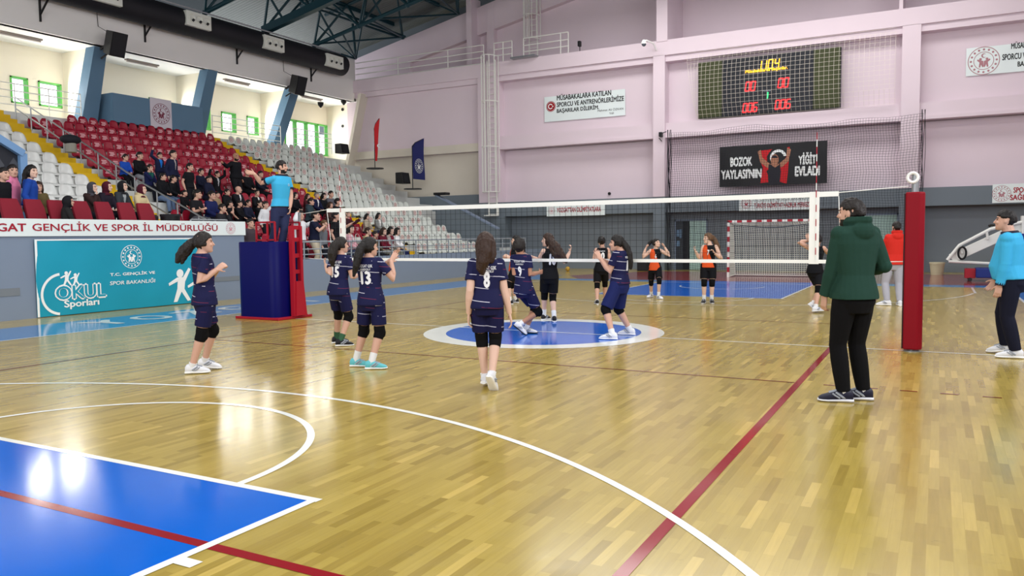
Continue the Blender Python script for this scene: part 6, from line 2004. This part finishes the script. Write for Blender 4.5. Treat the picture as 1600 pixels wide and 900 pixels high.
player('girl in orange and black kit number 7 with long light ponytail beyond the net', (1106, 474), 1.66, (1106.5, 372.5), (1109, 383), (1107, 418), 258, 268, 205,
       dict(w=(1117, 396, -.18), e=(1127, 399, 0), n=200, c=.9, hd=(1113, 390, -.2)), dict(w=(1087, 393, -.12), e=(1092, 400, .0), n=0, c=1.2, hd=(1083, 386, -.12)),
       dict(f=(1112, 474), t=275), dict(f=(1100, 474), t=262),
       dict(ORN, hairc='light', skin='light', sockh=.32, text=[('7', 1, .62, .075, .035, m_num, .05)]), tails=[[(1112, 369, .06, .028), (1117, 376, .08, .034), (1121, 386, .08, .034), (1124, 396, .07, .012)]], vox=.0075)
player('girl in black kit number 17 running with raised hands behind the net side band', (1272, 487), 1.58, (1277, 374.5), (1276.5, 385), (1273, 422), 80, 85, 88,
       dict(w=(1264, 376, .05), e=(1262, 388, 0), c=.25, n=90, hd=(1261, 368, .05)), dict(w=(1299, 380, .15), e=(1293, 385, .05), c=.25, n=90, hd=(1305, 375, .2)),
       dict(a=(1270, 476, -.15), t=10, p=45, k=30), dict(f=(1274, 489), t=40, k=40),
       dict(FAR, hairc='black', skin='mid', shoe=m_shw, sockh=.2, text=[('17', -1, .60, .12, .085, m_num, .06), ('ATAKUM', -1, .40, .02, .09, m_num, .02, 0, 'team_lettering')]), tails=[[(1275, 370, -.1, .03), (1272, 378, -.12, .035), (1270, 390, -.12, .012)]], vox=.0075, straight=False)
# officials and coaches
m_green_h = mat('dark_green_hoodie', (34, 62, 53), .85, spec=.12, bump=.4, nscale=7); m_blkt = mat('black_joggers', (15, 15, 18), .85, spec=.12, bump=.4, nscale=7)
player('man in dark green hoodie and black joggers standing left of the red padded post', (1333, 627), 1.87, (1330, 333), (1337, 354), (1334, 470), 125, 130, 160,
       dict(w=(1288.5, 464, -.02), e=(1300, 420, -.12), n=40, c=.7, hd=(1286, 482, .0)), dict(w=(1352, 424, .32), e=(1382, 412, .12), c=.5),
       dict(f=(1318, 628), t=188), dict(f=(1349, 625), t=186),
       dict(top=m_green_h, bottom=m_blkt, sleeve='long', legs='long', hood=True, topname='hoodie', loose=.02, hem=-.06, hair='short', quiff=True, hairc='dark', beard=True, skin='mid', sock=m_sockw, sockh=.28, shoe=m_shn, sole=m_shw), male=True, vox=.0065)
m_redh = mat('red_hoodie', (206, 48, 40), .8, spec=.12, bump=.3, nscale=7); m_greyt = mat('light_grey_joggers', (166, 166, 176), .85, bump=.3, nscale=7)
player('man in red hoodie and grey joggers beyond the net, left of the red padded post', (1396, 476), 1.81, (1401, 355.5), (1401.5, 366), (1396.5, 418), 100, 100, 105,
       dict(w=(1388, 382, .25), e=(1379, 388, .05), c=.5), dict(w=(1412, 385, .25), e=(1417, 390, .05), c=.5),
       dict(f=(1386, 481), t=186), dict(f=(1406, 478), t=100),
       dict(top=m_redh, bottom=m_greyt, sleeve='long', legs='long', hood=True, topname='hoodie', loose=.022, hem=-.08, hair='short', hairc='dark', skin='mid', shoe=m_shw), male=True, vox=.0075)
t, B, fr = player('referee in sky blue shirt and navy trousers standing at the right edge', (1577, 557), 1.83, (1571, 344.5), (1577, 365), (1581, 440), 172, 172, 176,
       dict(w=(1562, 446, -.2), e=(1582, 410, -.3), n=90, c=.5, hd=(1557, 466, -.2)), dict(w=(1555, 438, .25), e=(1572, 412, .25), c=.5),
       dict(f=(1587, 560), t=185), dict(f=(1571, 545), t=180, p=6),
       dict(top=m_sky, bottom=m_nvy, sleeve='long', legs='long', topname='shirt', loose=.016, hem=.0, hair='short', hairc='black', skin='mid', collarc=m_nvcol, cuffc=m_nvcol, shoe=m_shw, beard=False), male=True, fat=1.1, belly=.055, vox=.007, tilt=.05)
MB().tube([(0, 0, 0), (.05, 0, 0)], .012, 8)
b = MB(); mp = B.head + B.HF * (.45 * B.h) - B.HU * (.25 * B.h)
b.tube([mp, mp + B.HF * .05], .014, 8); b.ball(mp + B.HF * .055 - UPV * .008, .018, 8, 6); o = b.build('whistle', m_black, None, org=(0, 0, 0), smooth=True); o.parent = t
b = MB(); wq = B.wr['L'].lerp(B.el['L'], .08); b.tube([wq, wq.lerp(B.el['L'], .1)], .036, 12); o = b.build('wristwatch', m_black, None, org=(0, 0, 0), smooth=True); o.parent = t
rs = Vector((-5.98, 0.0, 1.24))
t, B, fr = player('referee in sky blue polo standing on the referee stand, right arm stretched out', None, 1.82, (440, 261), (440, 275), (438, 322), 305, 300, 345,
       dict(w=(453.5, 324, -.05), e=(456, 299, .08), n=180, c=.5), dict(w=(397, 271, -.1), e=(410, 280, .0), n=280, c=.15, hd=(384, 268, -.12)),
       dict(f=(.12, -.02, 0), t=310), dict(f=(-.1, -.08, 0), t=280),
       dict(top=m_sky, bottom=mat('navy_slacks', (28, 36, 72), .75, bump=.25, nscale=8), sleeve='short', legs='long', topname='polo_shirt', loose=.014, hem=.06, hair='short', hairc='black', beard=True, skin='mid', collarc=m_nvcol, cuffc=m_nvcol, shoe=m_shk, sole=m_shk,
            text=[('O', 1, .72, .03, .03, mat('pale_badge', (170, 210, 230), .6), .06, .045, 'badge')]), male=True, vox=.0075, root3=rs)
b = MB(); b.loft(torso_rings(B, .014, .03, .10)); o = finish(remesh(b, .008, 1, 'belt'), 'belt', [mat('dark_belt', (30, 22, 20), .5)], t)
b = MB(); mp = B.head + B.HF * (.45 * B.h) - B.HU * (.25 * B.h); b.tube([mp, mp + B.HF * .05], .014, 8); b.ball(mp + B.HF * .055, .018, 8, 6); o = b.build('whistle', m_black, None, org=(0, 0, 0), smooth=True); o.parent = t
# ================================================================== spectators on the stand
TAKEN = []
def spectator(label, u, v, mode, H, psi, arms, top, bot, hair='short', hairc='black', skin='mid', row=None, X=None, fz=None, male=False, fat=1.0, face=None, tilt=0.0, **kw):
    """(u, v) head centre in the photo; the terrace row is found from the sitting or standing height"""
    if X is not None:
        p = at(u, v, 'X', X); hz = (fz if fz is not None else p.z - .93 * H)
        i = None; X_ = X; y = p.y
        H = max(1.15, min(1.9, (p.z - hz) / .93)) if mode == 'stand' else H
        foot = hz if mode == 'stand' else p.z - .44 - .464 * H
    else:
        cand = []
        for i in ([row] if row is not None else range(0, NROW)):
            if mode == 'sit':
                X_ = trx(i) - .17; p = at(u, v, 'X', X_); err = (p.z - (trz(i) + .10 + .47 * H)) / .47
            else:
                X_ = trx(i) + .17; p = at(u, v, 'X', X_); fz_ = trz(i - 1) if i else ZP; err = (p.z - fz_) / .93 - H
            gap = min([abs(p.y - q[1]) for q in TAKEN if abs(q[0] - X_) < .55] or [9])
            cand.append((abs(err) + max(0, .42 - gap) * 1.2, err, i, X_, p))
        _, err, i, X_, p = min(cand, key=lambda q: q[0])
        H = max(1.2, min(1.92, H + err))
        foot = trz(i - 1) if i else ZP
        y = p.y
        near_ = [q[1] for q in TAKEN if abs(q[0] - X_) < .55 and abs(q[1] - y) < .40]
        if len(near_) == 1: y = near_[0] + (.40 if y > near_[0] else -.40)
    TAKEN.append((X_, y))
    f = Vector((math.cos(R(psi)), math.sin(R(psi)), 0)); l = UPV.cross(f)
    if mode == 'sit':
        pan = (trz(i) + .10) if X is None else foot + .44
        pel = Vector((X_ + .02, y, pan + .062 * H)); neck = pel + UPV * (.305 * H) + f * (.02 * H * kw.get('lean', 1)) 
        root = Vector((X_ + .3, y, foot))
    else:
        pel = Vector((X_, y, foot + .53 * H)); neck = pel + UPV * (.302 * H) + f * (.01 * H * kw.get('lean', 1))
        root = Vector((X_, y, foot))
    fa = R(face if face is not None else psi); ff = Vector((math.cos(fa), math.sin(fa), 0))
    head = neck + UPV * (.097 * H) + ff * (.022 * H)
    r = lambda q: q - root
    hands, feet = {}, {}
    for s, q, a in (('L', 1, arms[0]), ('R', -1, arms[1])):
        S = neck - UPV * (.03 * H) + l * (q * .085 * H)
        nn = -l * q; th = f + UPV * .4; c = .5; pole = l * q * .6 - UPV * .6 - f * .3
        if a == 'lap': w = pel + f * .20 * H + l * q * .04 * H + UPV * .05 * H; nn = -UPV; th = -l * q
        elif a == 'knee': w = pel + f * .25 * H + l * q * .09 * H + UPV * .06 * H; nn = -UPV; th = -l * q
        elif a == 'chin': w = head + ff * .075 * H - UPV * .11 * H + l * q * .02 * H; pole = -UPV + f * .3 + l * q * .3; nn = -ff; c = .9
        elif a == 'up': w = S + UPV * .25 * H + l * q * .12 * H + f * .05 * H; pole = l * q; nn = f; c = .2
        elif a == 'out': w = S + l * q * .29 * H + f * .08 * H - UPV * .02 * H; pole = -UPV; nn = f; c = .2
        elif a == 'fwd': w = S + f * .28 * H + UPV * .01 * H; pole = -UPV + l * q * .3; nn = -UPV; c = .2
        elif a == 'side': w = S - UPV * .30 * H + l * q * .05 * H + f * .02 * H; pole = -f + l * q * .4
        elif a == 'cross': w = neck + f * .13 * H - UPV * .15 * H - l * q * .03 * H
        elif a == 'head': w = head + l * q * .11 * H + UPV * .03 * H + ff * .02 * H; pole = l * q + f * .3; nn = -l * q; c = .4
        elif a == 'clap': w = neck + f * .18 * H - UPV * .07 * H + l * q * .012 * H; c = .2
        elif a == 'mate': w = S + l * q * .22 * H + UPV * .02 * H + f * .1 * H; pole = -UPV * .5 - f; nn = -UPV
        else: w = S - UPV * .28 * H
        hands[s] = (r(w), pole, nn, th, c)
        if mode == 'sit':
            an = pel + f * (.27 * H) + l * q * .06 * H; an.z = foot + .045 * H
            kp = f + UPV * .8
        else:
            an = pel + l * q * .06 * H; an.z = foot + .045 * H; kp = f
        feet[s] = (r(an), f + l * q * .15, UPV, kp)
    t = thing('person', label, 'person', root, 'spectators on the stand')
    B = make_body(H, root, r(neck), r(pel), r(head), f, f, ff, hands, feet, male, fat, kw.get('belly', 0.0), kw.get('hs', 1.06), tilt)
    tc, bc = (top if not isinstance(top, tuple) else cloth(top)), (bot if not isinstance(bot, tuple) else cloth(bot))
    kit = dict(top=tc, bottom=bc, legs='long', sleeve=kw.get('sleeve', 'long'), loose=kw.get('loose', .022), hem=kw.get('hem', -.02), hair=hair, hairc=hairc, skin=skin, shoe=kw.get('shoe', m_shk), sole=m_shw, hood=kw.get('hood'), topname=kw.get('tn', 'jacket'), beard=kw.get('beard'), hairlen=kw.get('hairlen', .10))
    if kw.get('scarf') is not None: kit['scarf'] = kw['scarf']; 
    if kw.get('front') is not None:            # open front showing a paler garment
        fm = kw['front']; wd = kw.get('fw', .03); lo = kw.get('flo', .35)
        kit['top'] = [tc, cloth(fm)]
        def pv(cs, B):
            d = cs - np.array(B.spine(1.0)); fr = d @ np.array(B.cf); la = np.abs(d @ np.array(B.cs)); zz = -d[:, 2] / (.3 * B.H)
            return ((fr > 0) & (la < wd * B.H * np.clip(1.25 - zz / (1 - lo), 0, 1)) & (zz < 1 - lo)).astype(float)
        kit['paint'] = pv
    build_person(B, kit, t, .012)
    return t

K0, K1 = (22, 23, 28), (30, 32, 42)
NV = (26, 32, 58)
s_gry, s_mar, s_blk2 = cloth((66, 66, 74)), cloth((74, 26, 40)), cloth((30, 30, 34))
VX = XS - 1.35
PF = PLZ
sp = spectator
# ---- beside and behind the armchairs
sp('person in black at the left edge of the photo beside the pink hooded child', 2, 272, 'stand', 1.5, 20, ('side', 'side'), K0, K0, 'short', X=XS - 1.35, fz=PF)
sp('child in pink hooded top standing at the far left of the platform', 17, 263, 'stand', 1.45, 40, ('side', 'side'), (222, 130, 168), (60, 62, 74), 'short', 'dark', X=VX - .5, fz=PF, hood=True, tn='hoodie', face=-10)
sp('long-haired child in bright blue jacket leaning over the armchairs', 45, 268, 'stand', 1.45, 50, ('side', 'side'), (30, 66, 150), (40, 44, 60), 'long', 'black', 'light', X=VX, fz=PF, face=20)
sp('child in olive jacket with long dark hair behind the second armchair', 60, 292, 'stand', 1.2, -30, ('side', 'side'), (96, 84, 54), K1, 'long', 'brown', 'mid', X=VX - .2, fz=PF)
sp('person in black hood sitting sideways in the third armchair', 101, 315, 'sit', 1.5, 60, ('lap', 'lap'), (38, 38, 38), (36, 36, 38), 'hood', 'black', X=XS - .72, fz=PF + .05, scarf=s_blk2, tn='jacket')
sp('woman in dark grey headscarf holding a hand to her mouth', 140, 293, 'sit', 1.6, 0, ('lap', 'chin'), (50, 36, 36), K1, 'scarf', 'black', 'light', scarf=s_gry, X=XS - 1.75, fz=PF - .05, face=30)
sp('woman in maroon headscarf and dark coat, second in the headscarf row', 163, 292, 'sit', 1.6, 0, ('lap', 'lap'), (34, 30, 42), K1, 'scarf', 'black', 'light', scarf=s_mar, X=XS - 1.75, fz=PF - .05, face=40)
sp('woman in black headscarf and grey leather jacket, third in the headscarf row', 187, 291, 'sit', 1.6, 5, ('lap', 'lap'), (52, 58, 64), K1, 'scarf', 'black', 'light', scarf=s_blk2, X=XS - 1.75, fz=PF - .05, face=35, front=(150, 156, 160))
sp('woman in cream coat and maroon headscarf at the right of the headscarf row', 217, 296, 'sit', 1.6, 10, ('lap', 'lap'), (196, 180, 142), (60, 56, 58), 'scarf', 'black', 'light', scarf=s_mar, X=XS - 1.5, fz=PF - .05, face=35, hood=True)
# ---- boys in the red block
sp('boy in bright blue jacket, leftmost of the boys in the red seats', 193, 246, 'sit', 1.5, -5, ('lap', 'lap'), (30, 74, 170), K0, face=20)
sp('boy in black jacket and pale grey trousers beside the bright blue jacket', 215, 243, 'sit', 1.6, 0, ('lap', 'lap'), K0, (150, 152, 160), face=25)
sp('boy in navy jacket with green front behind the handrail', 231, 262, 'sit', 1.5, 0, ('lap', 'chin'), (28, 34, 74), K1, face=25, front=(30, 84, 76), fw=.05)
sp('standing boy in navy coat with bright blue front, hand raised to his head', 248, 243, 'stand', 1.6, 0, ('side', 'up'), (30, 36, 66), (34, 36, 56), face=10, front=(34, 116, 208), fw=.04)
sp('standing boy in navy jacket beside the blue fronted boy', 268, 241, 'stand', 1.68, 10, ('side', 'side'), (28, 32, 58), (30, 32, 48), face=30, front=(170, 160, 160), fw=.015)
sp('boy in black hoodie and blue jeans sitting above the handrail', 251, 276, 'sit', 1.6, 5, ('lap', 'lap'), K0, (96, 116, 148), face=35, hood=True, tn='hoodie', male=True)
sp('boy in black top and jeans second above the handrail', 270, 279, 'sit', 1.6, 10, ('lap', 'lap'), K0, (92, 110, 140), face=40, sleeve='long', tn='top')
sp('tall person standing in black top with hands low, centre of the boys', 293, 261, 'stand', 1.74, 5, ('side', 'side'), K0, K0, face=20, sleeve='short', tn='t_shirt')
sp('boy in dark navy top seated right of the tall standing one', 311, 268, 'sit', 1.5, 5, ('lap', 'lap'), (26, 30, 50), K1, face=25)
sp('boy in navy hooded jacket with cap of dark hair below the raised arms', 323, 280, 'sit', 1.5, 5, ('lap', 'lap'), (28, 32, 54), K1, face=15, hood=True)
sp('boy in black shirt leaning forward at the handrail, front row', 286, 302, 'sit', 1.5, -5, ('lap', 'knee'), K0, K1, face=25, tn='top')
sp('boy in black t-shirt with bare crossed arms in the front row', 304, 303, 'sit', 1.5, 0, ('cross', 'cross'), (30, 30, 34), (90, 92, 100), face=40, sleeve='short', tn='t_shirt')
sp('boy in navy sweatshirt with a small pale badge in the front row', 327, 305, 'sit', 1.5, 0, ('lap', 'lap'), (30, 38, 84), K1, face=15, tn='sweatshirt')
sp('boy in tan jacket squeezed beside the navy sweatshirt', 337, 307, 'sit', 1.45, 10, ('lap', 'lap'), (150, 128, 100), K1, 'short', 'dark')
sp('child peeping low behind the short platform railing', 314, 324, 'sit', 1.3, 0, ('lap', 'lap'), (62, 64, 58), K1, 'short', 'dark', row=0)
sp('boy in black top with both arms raised and white chest print', 337, 272, 'sit', 1.55, -5, ('up', 'up'), K0, K0, face=15, front=(170, 170, 176), fw=.025, flo=.3)
sp('bald man in black standing with one arm stretched out among empty red seats', 367, 245, 'stand', 1.76, 0, ('side', 'out'), K0, K0, 'bald', 'black', 'tan', male=True, beard=True, face=-5)
sp('man in black jacket seated below the standing bald man', 384, 269, 'sit', 1.7, 0, ('lap', 'lap'), K0, K0, male=True, face=-10)
sp('man in dark jacket partly behind the pointing arm of the referee', 404, 272, 'sit', 1.7, 10, ('lap', 'lap'), (26, 30, 44), K0, male=True)
sp('older bald man with glasses in dark suit and white shirt', 369, 296, 'sit', 1.74, 5, ('lap', 'knee'), (28, 28, 34), K0, 'bald', 'grey', 'mid', male=True, front=(220, 220, 224), fw=.02, face=30, fat=1.1)
sp('man in black suit with pale shirt right of the bald man with glasses', 399, 301, 'sit', 1.72, 0, ('lap', 'lap'), (24, 24, 30), K0, male=True, front=(210, 208, 206), fw=.02, face=-5)
sp('boy in navy jacket in front of the two men in suits', 385, 317, 'sit', 1.45, 0, ('lap', 'lap'), (30, 34, 54), K1, face=15)
sp('boy in black with bare forearm at his face in the lowest row', 356, 318, 'sit', 1.45, 20, ('lap', 'chin'), K0, K1, face=45, sleeve='short', tn='t_shirt')
sp('child in white hooded top in the lowest row behind the sign', 369, 334, 'sit', 1.3, 30, ('lap', 'lap'), (226, 228, 232), K1, face=50, hood=True, tn='hoodie', row=0)
sp('girl in black top low behind the end of the sign', 392, 338, 'sit', 1.35, -5, ('lap', 'lap'), K0, K1, 'long', 'black', row=0, X=None)
sp('boy with hand on chin left of the referee stand', 402, 318, 'sit', 1.45, 15, ('lap', 'chin'), K0, K0, face=30)
sp('boy in white shirt with raised arm just left of the referee', 413, 320, 'stand', 1.45, 5, ('up', 'side'), (214, 216, 220), K0, face=10, tn='shirt')
sp('child with dark hair low beside the blue pad of the stand', 403, 349, 'stand', 1.25, 0, ('side', 'side'), (70, 60, 66), K1, row=0, tn='top')
sp('boy in dark top resting his face in his hand right of the platform railing', 343, 325, 'sit', 1.4, 15, ('chin', 'lap'), (40, 40, 46), K1, 'short', 'dark', face=35)
sp('boy in black hoodie crouched between the tan jacket and the bald man', 351, 300, 'sit', 1.45, 0, ('lap', 'lap'), K0, K1, hood=True, tn='hoodie', face=20)
sp('boy in black sweatshirt low in front of the man with glasses', 371, 318, 'sit', 1.4, 10, ('lap', 'knee'), K0, K0, face=30, tn='sweatshirt')
# ---- right of the referee
sp('girl with long black hair in the red seats right of the referee', 459, 305, 'sit', 1.55, 0, ('lap', 'lap'), K0, K0, 'long', 'black', 'light', hairlen=.12)
sp('person with dark maroon hair in the last red seats', 478, 307, 'sit', 1.55, 10, ('lap', 'lap'), (70, 30, 36), K0, 'long', 'brown', 'mid')
sp('standing youth in white shirt with one hand on his head', 467, 322, 'stand', 1.6, 15, ('mate', 'head'), (224, 226, 230), K0, face=-20, tn='shirt', loose=.028, row=0)
sp('boy in teal grey hoodie behind the white shirted youth', 482, 315, 'sit', 1.5, 15, ('lap', 'lap'), (50, 66, 74), K0, face=40, hood=True, tn='hoodie')
sp('grey-haired man in navy suit beside the middle aisle', 492, 305, 'sit', 1.72, 0, ('lap', 'lap'), (28, 32, 62), K0, 'short', 'grey', 'mid', male=True, front=(224, 224, 228), fw=.022, face=5)
sp('woman in black with dark hair beside the grey-haired man', 502, 306, 'sit', 1.62, 5, ('lap', 'lap'), K0, K0, 'long', 'black', 'light', hairlen=.05)
sp('man in grey suit seated at the middle aisle', 513, 303, 'sit', 1.72, 5, ('lap', 'lap'), (92, 92, 100), (60, 60, 66), 'short', 'black', 'mid', male=True)
sp('dark-haired boy below the man in grey suit', 524, 315, 'sit', 1.5, 15, ('lap', 'lap'), K0, K0, face=45)
sp('child with brown hair behind the left end of the net tape', 513, 320, 'sit', 1.4, 10, ('lap', 'lap'), (80, 60, 56), K0, 'long', 'brown', 'mid', hairlen=.03)
sp('boy in navy polo and beige trousers clapping at the railing', 490, 333, 'stand', 1.55, 25, ('clap', 'clap'), (26, 30, 52), (196, 186, 164), face=35, sleeve='short', tn='polo_shirt', row=0)
sp('small child in grey top at the railing beside the beige trousers', 501, 350, 'stand', 1.1, 20, ('side', 'side'), (108, 112, 118), K1, 'short', 'light', 'light', row=0, tn='top')
sp('tall figure in black with arm pointing right behind the net', 522, 333, 'stand', 1.7, 30, ('fwd', 'side'), K0, K0, face=40, sleeve='short', tn='t_shirt', row=0)
sp('person in dark maroon top pointing right beside the black figure', 540, 334, 'stand', 1.6, 30, ('fwd', 'side'), (64, 26, 34), K0, 'short', 'brown', row=1, face=40)
sp('woman with long black hair in pink cardigan behind the railing', 543, 355, 'sit', 1.55, 15, ('lap', 'lap'), (206, 160, 170), (60, 70, 96), 'long', 'black', 'light', row=0, front=(226, 222, 224), hairlen=.14)
sp('woman with long black hair in beige jacket beside the yellow steps', 571, 338, 'sit', 1.62, 0, ('lap', 'lap'), (168, 158, 140), K1, 'long', 'black', 'light', hairlen=.13)
sp('girl in pale yellow jacket in front of the beige jacket woman', 571, 361, 'sit', 1.5, 20, ('lap', 'lap'), (200, 184, 136), K1, 'short', 'brown', 'light', face=40)
sp('person in camouflage jacket bending between the seated girls', 583, 366, 'sit', 1.4, 40, ('lap', 'lap'), (98, 90, 72), K1, 'short', 'dark', 'mid', row=0)
sp('woman in grey jacket and white top with very long hair', 589, 337, 'sit', 1.64, 0, ('lap', 'lap'), (136, 138, 136), (40, 46, 80), 'long', 'black', 'light', front=(228, 228, 226), fw=.04, hairlen=.16)
sp('girl in maroon sweater, first of three at the right end of the railing', 596, 361, 'sit', 1.55, 5, ('lap', 'lap'), (104, 24, 44), (150, 148, 140), 'long', 'brown', 'light', hairlen=.06)
sp('girl in grey sleeves and maroon vest, second of three at the right end', 607, 360, 'sit', 1.55, 5, ('lap', 'lap'), (160, 152, 150), (130, 134, 126), 'long', 'black', 'light', front=(110, 26, 46), fw=.06, hairlen=.08)
sp('girl in white top and navy trousers, third of three at the right end', 616, 361, 'sit', 1.55, 15, ('lap', 'lap'), (226, 226, 228), (30, 38, 84), 'long', 'black', 'light', hairlen=.08)
